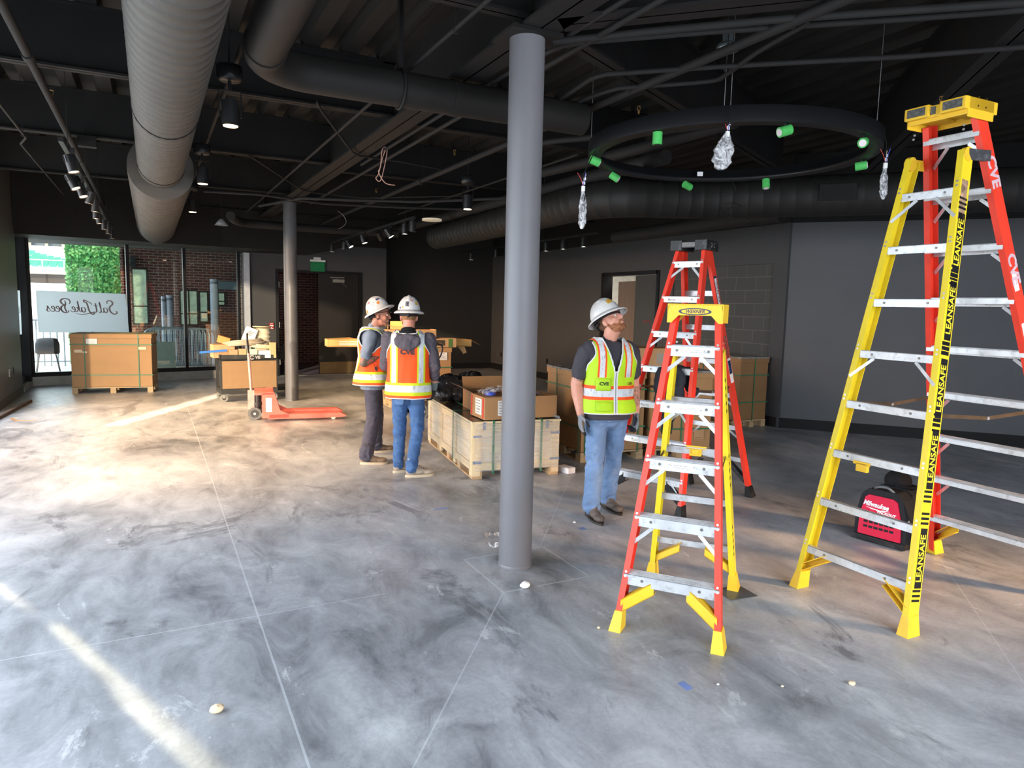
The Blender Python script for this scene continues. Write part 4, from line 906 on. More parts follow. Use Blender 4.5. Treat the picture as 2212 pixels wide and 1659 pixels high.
# ================================================================ CARTONS, CRATE, CARTS
CARD = mat('brown_cardboard', (158, 122, 84), .8, var=.05, scale=3, dirt=((138, 103, 68), .35, 3))
CARD2 = mat('tan_cardboard', (170, 135, 97), .8, var=.05, scale=4)
CARD3 = mat('yellow_cardboard', (192, 152, 92), .75, var=.06, scale=4)
CARDD = mat('deep_brown_cardboard', (132, 100, 68), .8, var=.05, scale=3)
WOOD = mat('pallet_pine', (170, 144, 110), .75, var=.10, scale=4, aniso=(1, 6, 6), dirt=((150, 116, 80), .5, 5))
STRAP = mat('green_strap', (52, 108, 78), .35, var=.05)
PAPER = mat('white_paper', (214, 212, 208), .7, var=.03)
INK = mat('printed_ink', (60, 60, 64), .7)
PFILM = mat('dusty_film', (120, 118, 116), .25, var=.3, scale=8)
def pallet(mb, x0, x1, y0, y1, h=.11, nb=3, bw=.09):
    for k in range(nb):
        xx = x0 + (x1 - x0 - bw) * k / (nb - 1)
        for j in range(3):
            yy = y0 + (y1 - y0 - .12) * j / 2; mb.box(xx, xx + bw, yy, yy + .12, .018, h - .018)
        mb.box(xx, xx + bw, y0, y1, 0, .018)
    n = 5
    for k in range(n): yy = y0 + (y1 - y0 - .09) * k / (n - 1); mb.box(x0, x1, yy, yy + .09, h - .018, h)
def lab(mb, M, w, h, rows=4, seed=0, bar=True):
    """printed lines on a label of size w x h, as thin raised strips"""
    r = random.Random(seed)
    for k in range(rows):
        y = h * (.36 - .72 * k / max(rows - 1, 1)); L = w * r.uniform(.45, .8)
        if bar and k == rows - 2:
            for j in range(14): x = -w * .32 + j * w * .045; mb.beam(M @ V((x, y - h * .07, .0012)), M @ V((x, y + h * .07, .0012)), (M.to_3x3() @ V((1, 0, 0))), (M.to_3x3() @ V((0, 0, 1))), 0, w * r.choice([.012, .024]), 0, .0004)
        else: mb.beam(M @ V((-w * .38, y, .0012)), M @ V((-w * .38 + L, y, .0012)), (M.to_3x3() @ V((0, 1, 0))), (M.to_3x3() @ V((0, 0, 1))), -h * .018, h * .018, 0, .0004)
def sheet(name, parent, M, w, h, seed=0, rows=4, m=PAPER, bar=True):
    d = MB(); X = M.to_3x3(); d.obox(M @ V((0, 0, .0004)), X @ V((1, 0, 0)), X @ V((0, 1, 0)), X @ V((0, 0, 1)), w / 2, h / 2, .0008); s = d.build(name, m, parent)
    d = MB(); lab(d, M, w, h, rows, seed, bar); d.build('printed_text', INK, s); return s
def carton(label, x, y, w, dpt, h, rz=0, m=CARD, straps=True, lid=True, vx=(.2, .8), hz=(.28, .78), group='strapped cartons on pallets', name='strapped_carton', pal=True, film=False):
    t = thing(name, label, 'carton', (x, y, 0), rz=rz, group=group); z0 = .115 if pal else 0
    if pal: d = MB(); pallet(d, 0, w, 0, dpt); d.build('pallet', WOOD, t)
    d = MB(); d.box(.005, w - .005, .005, dpt - .005, z0, h - .004); d.build('carton_body', m, t, bevel=.004)
    if lid: d = MB(); d.box(-.006, w + .006, -.006, dpt + .006, h - .075, h); d.build('carton_lid', m, t, bevel=.006)
    if film: d = MB(); d.box(-.008, w + .008, -.008, dpt + .008, h - .012, h + .012); d.build('top_film', PFILM, t, bevel=.004)
    if straps:
        sw = .008; e = .009
        for f in vx:
            d = MB(); xx = w * f
            d.box(xx - sw, xx + sw, -e, -e + .003, z0 - .03, h + .003); d.box(xx - sw, xx + sw, -e, dpt + e, h + .003, h + .006); d.box(xx - sw, xx + sw, dpt + e - .003, dpt + e, z0 - .03, h + .003); d.build('strap', STRAP, t)
        for f in (vx if len(vx) > 1 else (.5,))[:1] + ((.7,) if dpt > .5 else ()):
            d = MB(); yy = dpt * f; d.box(-e, -e + .003, yy - sw, yy + sw, z0 - .03, h + .003); d.box(-e, w + e, yy - sw, yy + sw, h + .004, h + .007); d.build('strap', STRAP, t)
        for f in hz:
            d = MB(); zz = z0 + (h - z0) * f; q = [(-e, -e, zz + .01 * sin(f * 9)), (w + e, -e, zz), (w + e, dpt + e, zz), (-e, dpt + e, zz)]
            for a, b_ in zip(q, q[1:] + q[:1]): d.bar(a, b_, .003, .016)
            d.build('strap', STRAP, t)
    return t
XZ = lambda o: plane_M(o, (1, 0, 0), (0, 0, 1))
# big carton under the window
q = onZ(156, 851); q2 = onZ(331, 847.5)
a = math.atan2(q2.y - q.y, q2.x - q.x)
t = carton('big tan strapped carton on a pallet standing alone before the left window', q.x, q.y, (q2 - q).length, .78, 1.05, rz=a, vx=(.17, .83), hz=(.22, .80))
sheet('shipping_label', t, XZ((.33, -.008, .92)), .17, .095, 2)
for px, pz, w_, h_ in ((.12, .75, .12, .05), (1.12, .80, .13, .05), (.22, .73, .07, .03)):
    d = MB(); d.box(px - w_ / 2, px + w_ / 2, -.009, -.0085, pz - h_ / 2, pz + h_ / 2); d.build('clear_tape', mat('tape_shine', (206, 184, 150), .25), t)
# cartons right of the near column
t = carton('brown strapped carton just right of the near column, partly behind the looking-up man', 4.18, 6.38, .80, .95, 1.0, rz=radians(-6), m=CARD, vx=(.06, .9), hz=(.30, .78), film=True)
sheet('shipping_label', t, XZ((.6, -.008, .8)), .1, .15, 5)
t = carton('brown strapped carton behind the two orange ladders with a wrapped box on top', 5.04, 6.26, .78, .9, 1.0, rz=radians(-12), m=CARD, vx=(.5,), hz=(.25, .75), film=True)
sheet('corner_label', t, XZ((.62, -.008, .28)), .13, .13, 9, rows=2, m=CARD2, bar=False)
sheet('shipping_label', t, XZ((.08, -.008, .86)), .10, .16, 3)
q = onZ(1357, 797, 1.0)
t = thing('shrink_wrapped_box', 'flat shrink wrapped brown box lying on the cartons behind the ladders', 'box', (4.86, 6.55, 1.0165), rz=radians(-12)); d = MB(); d.box(0, .62, 0, .5, 0, .24); d.build('box_body', CARD2, t, bevel=.01)
d = MB(); d.box(.4, .40001 + .22, -.004, -.002, .06, .18); d.build('paper_sleeve', mat('dull_sleeve', (150, 142, 130), .6), t)
q = onX(1448, 800, 7.60)
t = carton('long brown strapped carton standing against the right wall below the grey blocks', 7.60, 7.45, .56, q.y - 7.45, 1.03, m=CARDD, vx=(.5,), hz=(.28, .72), film=True)
# ---- stack in the middle of the room
t = carton('brown strapped carton in the middle of the room beneath the long flat boxes', 3.45, 10.98, 1.05, .8, .98, rz=radians(-3), m=CARD, vx=(.76,), hz=(.62, .2), film=False)
sheet('shipping_label', t, XZ((.90, -.008, .84)), .14, .13, 4)
t = thing('long_flat_box', 'long flat torn cardboard box lying across the carton stack, its ends sticking out both sides', 'box', (2.50, 11.24, .988), rz=radians(-3))
d = MB(); d.box(0, 2.45, 0, .3, 0, .015); d.box(0, 2.45, 0, .006, 0, .12); d.box(0, 2.45, .294, .3, 0, .12); d.box(0, .006, 0, .3, 0, .12); d.add([V((0, 0, .12)), V((0, .3, .12)), V((.4, .3, .14)), V((.5, 0, .12))], [(0, 1, 2, 3)]); d.build('tray', CARD3, t)
d = MB(); d.add([V((2.0, -.004, .11)), V((2.0, .3, .125)), V((2.45, .3, .12)), V((2.62, .0, .02)), V((2.45, -.004, .115))], [(0, 1, 2, 4), (4, 2, 3)]); d.add([V((2.2, -.006, .0)), V((2.3, -.006, -.13)), V((2.36, -.01, -.10)), V((2.32, -.006, .0))], [(0, 1, 2, 3)]); d.build('torn_flap', CARD2, t)
d = MB()
for k in range(3): d.box(.18 + .0 * k, .62, -.003, -.001, .03 + k * .025, .04 + k * .025)
d.box(.50, .64, -.003, -.001, .06, .1); d.build('white_print', PAPER, t)
t = thing('narrow_carton', 'narrow carton with a dark printed panel and green end lying on the long flat box', 'box', (3.62, 11.00, .9855), rz=radians(-3)); t.location = (3.72, 10.96, .988)
d = MB(); d.box(0, .86, 0, .2, 0, .15); d.build('box_body', CARD2, t, bevel=.003)
d = MB(); d.box(.30, .66, -.002, 0, .03, .12); d.build('dark_panel', mat('dark_print', (64, 56, 46), .7), t); text('Dynabeauty', .05, mat('gold_print', (150, 132, 96), .7), XZ((.48, -.0035, .07)), parent=t)
d = MB(); d.box(.72, .80, -.002, 0, .005, .145); d.build('green_band', mat('green_print', (76, 106, 58), .7), t)
t = thing('open_box', 'shallow brown box on top of the carton stack behind the two workers', 'box', (3.05, 11.05, 1.137), rz=radians(-3)); t.location = (3.35, 10.9, 1.137)
d = MB(); d.box(0, .86, .05, .35, 0, .14); d.box(.85, .862, .05, .35, -.0, .15); d.build('box_body', CARD2, t, bevel=.003)
t = thing('open_carton', 'small open carton with raised flaps at the top of the middle stack', 'box', (3.5, 11.0, 1.279), rz=radians(-3))
d = MB(); d.box(0, .26, 0, .2, 0, .005); d.box(0, .26, 0, .004, 0, .05); d.box(0, .26, .196, .2, 0, .05); d.box(0, .004, 0, .2, 0, .05); d.box(.256, .26, 0, .2, 0, .05); d.build('box_body', CARD3, t)
for k, (a_, b_, c_, e_) in enumerate((((0, 0, .05), (0, .2, .05), (-.09, .2, .09), (-.09, 0, .08)), ((.26, 0, .05), (.26, .2, .05), (.37, .2, .11), (.36, 0, .10)), ((0, .2, .05), (.26, .2, .05), (.25, .26, .13), (.02, .26, .13)))): d = MB(); d.add([V(a_), V(b_), V(c_), V(e_)], [(0, 1, 2, 3)]); d.build('flap', CARD3, t)
# ---- pallet jack (red) and a dark one behind
def pallet_jack(label, loc, rz, body, hnd, handle_h=1.2, L=1.2, group=None):
    t = thing('pallet_jack', label, 'pallet jack', loc, rz=rz, group=group)
    RED = body; DK = mat('black_grease', (40, 38, 38), .5)
    for s in (0, 1):
        y = -.25 + s * .42; d = MB(); d.prism([(.18, .035), (.2, .10), (L - .02, .10), (L + .06, .06), (L + .06, .045), (L - .05, .035)], (0, y, 0), (1, 0, 0), (0, 0, 1), (0, 1, 0), .16); d.build('fork', RED, t, bevel=.004)
        d = MB(); d.cyl((L - .12, y + .03, .035), (L - .12, y + .13, .035), .034, n=14); d.build('roller', mat('pale_roller', (196, 190, 176), .5), t)
    d = MB(); d.prism([(.10, .05), (.10, .40), (.17, .42), (.26, .42), (.34, .16), (.46, .10), (.46, .05)], (0, -.25, 0), (1, 0, 0), (0, 0, 1), (0, 1, 0), .03); d.prism([(.10, .05), (.10, .40), (.17, .42), (.26, .42), (.34, .16), (.46, .10), (.46, .05)], (0, .30, 0), (1, 0, 0), (0, 0, 1), (0, 1, 0), .03)
    d.box(.0, .26, -.25, .33, .38, .415); d.build('frame_body', RED, t, bevel=.005)
    d = MB(); d.box(.15, .23, -.254, -.251, .14, .34); d.build('warning_label', mat('jack_label', (214, 206, 200), .5), t)
    d = MB(); d.cyl((.04, .04, .08), (.04, .04, .38), .055, n=18); d.cyl((.04, .04, .2), (.04, .04, .25), .075, n=18); d.box(-.05, .1, -.04, .12, .1, .16); d.build('hydraulic_pump', DK, t)
    for s in (-.055, .1):
        d = MB(); d.cyl((0, s, .09), (0, s + .05, .09), .09, n=26, mi=0); d.cyl((0, s - .004, .09), (0, s + .054, .09), .058, n=20, mi=1); d.cyl((0, s - .006, .09), (0, s + .056, .09), .018, n=12, mi=2); d.build('steer_wheel', [mat('grey_tyre', (92, 92, 90), .6), mat('wheel_hub', (52, 54, 56), .5), mat('wheel_nut', (180, 176, 170), .4)], t)
    d = MB(); d.box(-.09, .0, -.02, .09, .15, .42); d.tube([(-.04, .035, .40), (-.05, .035, .60), (-.07, .035, handle_h - .22)], .02, n=10); d.build('tiller_bar', hnd, t)
    d = MB(); hh = handle_h; pts = [(-.07, .035, hh - .24), (-.07, -.05, hh - .18), (-.08, -.085, hh - .06), (-.08, -.06, hh), (-.08, .06, hh + .03), (-.08, .125, hh), (-.08, .15, hh - .06), (-.07, .12, hh - .18)]
    d.tube(catmull(pts, 4, closed=True), .013, n=8, closed=True); d.tube([(-.07, .035, hh - .24), (-.08, .035, hh + .02)], .011, n=8); d.build('handle_loop', mat('black_handle', (36, 34, 36), .35), t)
    return t
JR = mat('faded_red_paint', (196, 96, 84), .5, var=.08, scale=8, dirt=((150, 80, 66), .5, 7)); JP = mat('worn_pink_metal', (176, 136, 128), .45, var=.1, scale=9, dirt=((120, 90, 84), .5, 12))
q = onZ(553, 909); pallet_jack('faded red pallet jack with lowered forks, in front of the far column', (q.x, q.y + .13, 0), radians(-7), JR, JP)
pallet_jack('black pallet jack standing behind the two workers, only its handle clear', (onY(940, 745, 9.85).x, 9.85, 0), radians(90), mat('dark_jack', (52, 52, 56), .5), mat('dark_jack2', (46, 46, 50), .5), handle_h=1.10, L=1.0)
# ---- black utility cart loaded with stuff
CB = mat('black_cart_plastic', (40, 42, 42), .5, var=.1, scale=12, dirt=((96, 92, 86), .35, 9))
q = onZ(483, 869); x0, y0 = .99, 12.42
t = thing('utility_cart', 'black utility cart with a brown front panel, loaded with boxes and cable', 'cart', (x0, y0, 0), rz=radians(2)); CW, CD, CZ = .92, .58, .79
d = MB(); d.box(0, CW, 0, CD, CZ - .10, CZ - .06); d.box(0, CW, 0, .03, CZ - .10, CZ); d.box(0, CW, CD - .03, CD, CZ - .10, CZ); d.box(0, .03, 0, CD, CZ - .10, CZ); d.box(CW - .03, CW, 0, CD, CZ - .10, CZ); d.build('top_tray', CB, t, bevel=.006)
d = MB(); d.box(0, CW, 0, CD, .13, .22); d.build('bottom_shelf', CB, t, bevel=.01)
for xx in (0, CW - .05):
    for yy in (0, CD - .05): d = MB(); d.box(xx, xx + .05, yy, yy + .05, .2, CZ - .08); d.build('leg', CB, t)
d = MB(); d.box(.035, CW - .02, -.008, -.001, .225, CZ - .105); d.box(.035, CW - .02, -.011, -.007, CZ - .13, CZ - .105); d.build('front_panel', mat('brown_panel', (128, 102, 72), .75, var=.03), t)
for xx in (.11, CW - .09):
    for zz in (.29, CZ - .16): d = MB(); d.cyl((xx, -.012, zz), (xx, -.008, zz), .007, n=10); d.build('screw', HW, t)
for xx in (.06, CW - .06):
    for yy in (.06, CD - .06):
        d = MB(); d.cyl((xx, yy - .02, .062), (xx, yy + .02, .062), .062, n=24, mi=0); d.cyl((xx, yy - .022, .062), (xx, yy + .022, .062), .03, n=14, mi=1); d.build('caster', [mat('grey_caster', (120, 120, 116), .6), mat('dark_hub', (40, 40, 40), .5)], t)
        d = MB(); d.box(xx - .02, xx + .02, yy - .028, yy - .022, .06, .13); d.box(xx - .02, xx + .02, yy + .022, yy + .028, .06, .13); d.box(xx - .03, xx + .03, yy - .03, yy + .03, .118, .132); d.build('caster_fork', HW, t)
text('C', .10, mat('stencil_grey', (150, 150, 150), .6), XZ((.50, -.001, CZ - .05)), parent=t, bold=.004); text('VE', .07, mat('stencil_grey', (150, 150, 150), .6), XZ((.60, -.001, CZ - .05)), parent=t, bold=.003)
KX = lambda fx, fy, z: (x0 + fx, y0 + fy, z)
def small_box(label, fx, fy, fz, w, dpt, h, col, rz=0, tilt=0, nm='small_box'):
    d = MB(); d.box(-w / 2, w / 2, -dpt / 2, dpt / 2, 0, h); o = d.build(nm, mat('boxcol_%d_%d_%d' % col, col, .7, var=.06, scale=12), loc=KX(fx, fy, fz), bevel=.003); o.rotation_euler = (0, tilt, rz); return tag(o, label, 'box')
TB = CZ - .058
small_box('brown carton at the left end of the cart, under the coiled conduit', .07, .30, TB, .34, .3, .22, (178, 142, 104), rz=.1)
small_box('small orange brown carton tilted at the back left of the cart', .10, .45, TB + .225, .2, .14, .12, (176, 120, 62), rz=-.3, tilt=.3)
small_box('small brown box in the cart tray, leftmost at the front edge', .22, .07, TB, .13, .10, .14, (160, 124, 96))
small_box('small brown box in the cart tray, second from the left at the front edge', .36, .07, TB, .12, .10, .155, (172, 134, 100))
small_box('green box with yellow marks lying in the cart tray', .51, .075, TB, .165, .1, .15, (150, 190, 160))
small_box('white box in the cart tray right of the green one', .66, .07, TB, .09, .09, .125, (218, 212, 206))
small_box('second white box in the cart tray, beside the brown upright one', .76, .07, TB, .10, .09, .125, (212, 210, 208))
small_box('tall brown box upright at the right end of the cart tray', .85, .08, TB, .10, .1, .26, (186, 148, 108))
t = thing('white_carton', 'white printed carton tilted on top of the cable coil', 'box', KX(.46, .25, TB + .27)); t.rotation_euler = (.0, .38, .1); d = MB(); d.box(-.09, .09, -.06, .06, 0, .24); d.build('box_body', mat('offwhite_carton', (222, 218, 208), .6), t, bevel=.003); d = MB(); [d.box(-.05, .05 - .02 * k, -.063, -.061, .17 - k * .03, .178 - k * .03) for k in range(3)]; d.build('printed_text', INK, t)
# coiled cable / conduit
def coil(name, label, cx, cy, cz, rx, ry, n, r, col, seed, lift=.02):
    rnd = random.Random(seed)
    d = MB(); pts = []
    for k in range(n * 20): a_ = 2 * pi * k / 20; f = 1 + .10 * sin(k * .13 + seed) - .05 * (k // 20); pts.append((rx * f * cos(a_), ry * f * sin(a_), lift * k / 20 + .02 * sin(a_ + seed)))
    d.tube(pts, r, n=8); o = d.build(name, mat('coil_%d_%d' % (col[0], seed), col, .5), loc=KX(cx, cy, cz)); return tag(o, label, 'cable')
coil('coiled_conduit', 'large grey coil of flexible conduit lying on the cart', .42, .28, TB + .20, .34, .2, 4, .016, (160, 148, 130), 2, .022)
coil('cable_coil', 'beige cable bunched at the right side of the cart top', .70, .22, TB + .16, .2, .14, 3, .013, (196, 180, 150), 5, .02)
t = thing('cable_spool', 'upright spool of cream cable standing on the cart', 'spool', KX(.73, .40, TB + .002))
d = MB(); d.lathe([(.16, 0), (.16, .015), (.13, .02)], n=28); d.lathe([(.1, .50), (.16, .51), (.16, .525), (0, .525)], n=28); d.build('flange', mat('spool_wood', (186, 168, 136), .7), t)
d = MB(); pr = [(.13 + (.006 if k % 2 else -.002) + .012 * sin(k), .02 + k * .012) for k in range(40)]; d.lathe(pr, n=28); d.build('wound_cable', mat('cream_cable', (206, 196, 168), .5, var=.08), t)
d = MB(KX(.0, .05, .83)); d.bar(KX(-.30, .02, .835), KX(.12, .05, .865), .03, .035); o = d.build('blue_level', mat('blue_level', (52, 106, 180), .4), loc=KX(.0, .05, .83)); tag(o, 'blue spirit level sticking out of the left end of the cart', 'level')
# second cart behind
t = thing('tool_cart', 'second black cart half hidden behind the far column, piled with tools', 'cart', (2.00, 12.98, 0)); d = MB(); d.box(-.08, .22, 0, .5, .66, .79); d.build('tray', CB, t, bevel=.006); d = MB(); d.box(-.08, .22, .0, .5, .1, .16); d.build('bottom_shelf', CB, t)
for xx in (-.06, .20):
    for yy in (.02, .46): d = MB(); d.bar((xx, yy, 0.0), (xx, yy, .68), .03, .03); d.build('leg', CB, t)
d = MB(); rnd = random.Random(3)
for k in range(9): a_ = rnd.uniform(0, 6.3); d.bar((.05 + .08 * cos(a_ * 2), .2 + .1 * sin(a_), .80), (.05 + .16 * cos(a_), .2 + .16 * sin(a_), .88 + .1 * rnd.random()), .02, .02)
o = d.build('tool_heap', mat('dark_tools', (52, 50, 46), .5), loc=(2.0, 12.98, 0)); tag(o, 'dark pile of tools on the second cart beside the far column', 'tools', kind='stuff')
# ---- pine crate wrapped in film
PLY = mat('pale_plywood', (200, 190, 166), .65, var=.03, scale=2.5); PLYB = mat('pine_batten', (198, 184, 150), .65, var=.06, scale=4)
FILM = bpy.data.materials.new('stretch_film'); FILM.use_nodes = True; nt = NT(FILM); pb = nt.n['Principled BSDF']; pb.inputs['Base Color'].default_value = (.62, .61, .60, 1); pb.inputs['Roughness'].default_value = .15
mx = nt.new('ShaderNodeMixShader'); tr = nt.new('ShaderNodeBsdfTransparent'); mp = nt.coord('Object', (.8, .8, 22)); mpp = nt.new('ShaderNodeMapping'); mpp.inputs['Rotation'].default_value = (.0, 0.0, .0); nt.link(mp, mpp.inputs[0])
fn = nt.noise(mpp.outputs[0], 2.2, 5, .6, .6); nt.link(nt.ramp(fn, [(.40, .05), (.62, .26), (.75, .10)]), mx.inputs[0]); nt.link(tr.outputs[0], mx.inputs[1]); nt.link(pb.outputs[0], mx.inputs[2]); nt.link(mx.outputs[0], [n for n in nt.n if n.type == 'OUTPUT_MATERIAL'][0].inputs[0])
bn = nt.new('ShaderNodeBump'); bn.inputs['Strength'].default_value = 1; bn.inputs['Distance'].default_value = .02; nt.link(fn, bn.inputs['Height']); nt.link(bn.outputs[0], pb.inputs['Normal'])
p0 = onZ(1020, 1036); pr_ = onZ(1205, 1024); ax = (pr_ - p0).normalized(); aw = (pr_ - p0).length; ang = math.atan2(ax.y, ax.x); CRL = 1.92; CH_ = .575
t = thing('pine_crate', 'long film wrapped pine crate with green straps beside the two workers', 'crate', p0, rz=ang)
d = MB()
for k in range(5): yy = (CRL - .12) * k / 4; [d.box(xx, xx + .1, yy, yy + .12, .015, .085) for xx in (0, aw / 2 - .05, aw - .1)]
for xx in (0, aw / 2 - .05, aw - .1): d.box(xx, xx + .1, 0, CRL, 0, .015)
d.build('pallet', WOOD, t)
d = MB(); d.box(.012, aw - .012, .012, CRL - .012, .085, CH_ - .018); d.build('side_panels', PLY, t)
for xx, yy in ((0, 0), (aw - .08, 0), (0, CRL - .03), (aw - .08, CRL - .03)): d = MB(); d.box(xx, xx + .08, yy - .006, yy + .03, .03, CH_ - .018); d.build('corner_batten', PLYB, t)
for yy in (0, .62, 1.24, CRL - .09):
    d = MB(); d.box(-.008, .01, yy, yy + .09, .03, CH_ - .018); d.build('side_batten', PLYB, t)
for z_ in (.085, CH_ - .10): d = MB(); d.box(.08, aw - .08, -.004, .012, z_, z_ + .075); d.build('rail_batten', PLYB, t); d = MB(); d.box(-.006, .01, .09, CRL - .09, z_, z_ + .07); d.build('rail_batten', PLYB, t)
d = MB(); d.box(-.012, aw + .012, -.012, CRL + .012, CH_ - .018, CH_); d.build('lid', PLYB, t)
d = MB(); d.box(-.004, aw + .004, .02, CRL, CH_, CH_ + .004); d.build('black_sheet', mat('black_poly', (36, 35, 38), .2, var=.4, scale=14, bump=.8, bscale=12), t)
for xx in (.21, aw - .20): d = MB(); d.box(xx - .011, xx + .011, -.017, -.013, .05, CH_ + .004); d.box(xx - .011, xx + .011, -.017, CRL + .015, CH_ + .004, CH_ + .007); d.build('strap', STRAP, t)
d = MB(); d.box(-.017, -.013, .70, .722, .05, CH_ + .004); d.box(-.017, aw + .015, .70, .722, CH_ + .007, CH_ + .01); d.build('strap', STRAP, t)
BT = mat('blue_grey_tape', (108, 124, 150), .4)
for (a0, a1, z0_, z1_) in ((.0, .085, .42, .44), (.0, .085, .155, .185), (.10, .125, .49, .57), (aw - .10, aw, .43, .452), (aw - .1, aw, .16, .185), (aw - .15, aw - .125, .49, .57)): d = MB(); d.box(a0, a1, -.0165, -.0125, z0_, z1_); d.build('tape', BT, t)
d = MB(); d.box(-.022, -.019, .03, CRL - .02, .08, CH_ + .002); d.box(.02, aw - .01, -.0205, -.0185, .08, CH_ - .02); d.build('stretch_film', FILM, t)
# things on the crate
CT = CH_ + .0045
Rz = Matrix.Rotation(ang, 3, 'Z')
def cr(x, y, z=CT): return p0 + Rz @ V((x, y, 0)) + V((0, 0, z))
t = thing('cardboard_box', 'labelled brown box with a bag of parts on it, front end of the crate', 'box', cr(.115, .005, CH_ + .011), rz=ang + radians(4))
BW = .80; d = MB(); d.box(0, BW, 0, .40, 0, .225); d.build('box_body', CARD, t, bevel=.006)
sheet('shipping_label', t, XZ((.19, -.002, .115)), .095, .15, 8, rows=5)
YZ = plane_M((-.002, .16, .12), (0, -1, 0), (0, 0, 1)); sheet('address_label', t, YZ, .17, .16, 5, rows=5)
for yy in (.34, .02): d = MB(); d.box(-.003, -.001, yy, yy + .03, .01, .215); d.build('red_tape', mat('red_tape', (206, 52, 48), .4), t)
d = MB(); d.box(BW + .001, BW + .006, .01, .38, .0, .22); d.build('clear_film_edge', FILM, t)
t2 = thing('parts_bag', 'clear plastic bag with small red parts on the brown box on the crate', 'bag', cr(.36, .2, CH_ + .245)); d = MB(); rnd = random.Random(8)
for k in range(26): d.ell((rnd.uniform(-.08, .1), rnd.uniform(-.07, .05), .012 + rnd.uniform(0, .02)), (.018, .010, .008), Matrix.Rotation(rnd.uniform(0, 3), 3, 'Z'), 8, 5, mi=k % 2)
d.build('small_parts', [mat('red_parts', (206, 74, 66), .4), mat('dark_parts', (60, 40, 44), .4)], t2)
d = MB(); vs = []
for j in range(9):
    for i in range(13): vs.append(V((-.24 + .42 * i / 12, -.15 + .26 * j / 8, .012 + .035 * sin(i * 1.3 + j) ** 2 + .03 * sin(pi * i / 12))))
d.add(vs, [(j * 13 + i, j * 13 + i + 1, (j + 1) * 13 + i + 1, (j + 1) * 13 + i) for j in range(8) for i in range(12)], 0, True); d.build('clear_bag', BAG, t2)
d = MB(cr(.24, .17)); c = cr(.22, .16, CH_ + .265); d.cyl(c + V((0, 0, -.022)), c + V((0, 0, .022)), .055, n=24); o = d.build('blue_tape_roll', mat('blue_roll', (70, 92, 190), .4), loc=cr(.24, .17)); tag(o, 'blue roll lying on the brown box at the crate front', 'roll')
d = MB(cr(.62, .2)); vs = []
for i in range(11): x_ = .44 + .3 * i / 10; vs += [cr(x_, .03, CH_ + .243 + .03 * sin(pi * i / 10) - (.03 if i < 2 else 0)), cr(x_ + .04, .32, CH_ + .25 + .03 * sin(pi * i / 10))]
d.add(vs, [(2 * i, 2 * i + 2, 2 * i + 3, 2 * i + 1) for i in range(10)], 0, True); o = d.build('paper_sheet', mat('bluish_paper', (180, 188, 214), .6), loc=cr(.62, .2)); tag(o, 'pale blue sheet of paper curling over the box on the crate', 'paper')
t = thing('open_box', 'empty cardboard box with its flaps up on the middle of the pine crate', 'box', cr(.18, .62), rz=ang); d = MB(); d.box(0, .56, 0, .004, 0, .2); d.box(0, .56, .40, .404, 0, .2); d.box(0, .004, 0, .4, 0, .2); d.box(.556, .56, 0, .4, 0, .2); d.box(0, .56, 0, .4, 0, .004); d.build('box_body', CARDD, t)
for pts in (((0, 0, .2), (0, .4, .2), (-.15, .42, .27), (-.15, -.02, .28)), ((0, .4, .2), (.56, .4, .2), (.56, .46, .33), (.0, .46, .33)), ((.56, 0, .2), (.56, .4, .2), (.68, .4, .31), (.68, .02, .28))): d = MB(); d.add([V(p) for p in pts], [(0, 1, 2, 3)]); d.build('flap', CARD, t)
# black rubbish bag
bagm = mat('black_bin_liner', (34, 34, 37), .2, var=.2, scale=10)
d = MB(); rnd = random.Random(12)
for (x_, y_, z_, rx, ry, rz_) in ((0, 0, .12, .30, .26, .14), (-.12, .1, .20, .2, .2, .12), (.12, .12, .20, .2, .18, .14), (.30, .1, .13, .16, .14, .10), (-.25, -.02, .10, .14, .16, .09)): d.ell((x_, y_, z_), (rx, ry, rz_), nu=26, nv=16)
o = d.build('rubbish_bag', bagm, loc=cr(.30, 1.42)); remesh(o, .018, 2)
me = o.data
from mathutils import noise as NZ
for v_ in me.vertices:
    p = v_.co; n1 = NZ.noise(p * 6) * .035 + abs(NZ.noise(p * 13 + V((3, 1, 2)))) * -.045 + NZ.noise(p * 30) * .008
    v_.co = p + v_.normal * n1
for v_ in me.vertices:
    if v_.co.z < .002: v_.co.z = .002
tag(o, 'shiny black rubbish bag lying on the far end of the pine crate', 'rubbish bag')
d = MB(cr(.9, .15)); d.cyl(cr(.88, .30, CT + .016), cr(.90, -.02, CT + .016), .014, n=14); o = d.build('metal_tube', mat('bluish_tube', (150, 164, 180), .3, metal=.6), loc=cr(.9, .15)); tag(o, 'short metal tube on the right front corner of the crate', 'tube')
q = onZ(1228, 1021); d = MB(); d.box(-.05, .05, -.05, .12, 0, .06); o = d.build('foam_block', mat('white_foam', (220, 222, 226), .7), loc=(q.x, q.y, 0), bevel=.004); o.rotation_euler = (0, 0, .2); tag(o, 'small white foam block on the floor right of the pine crate', 'foam block')
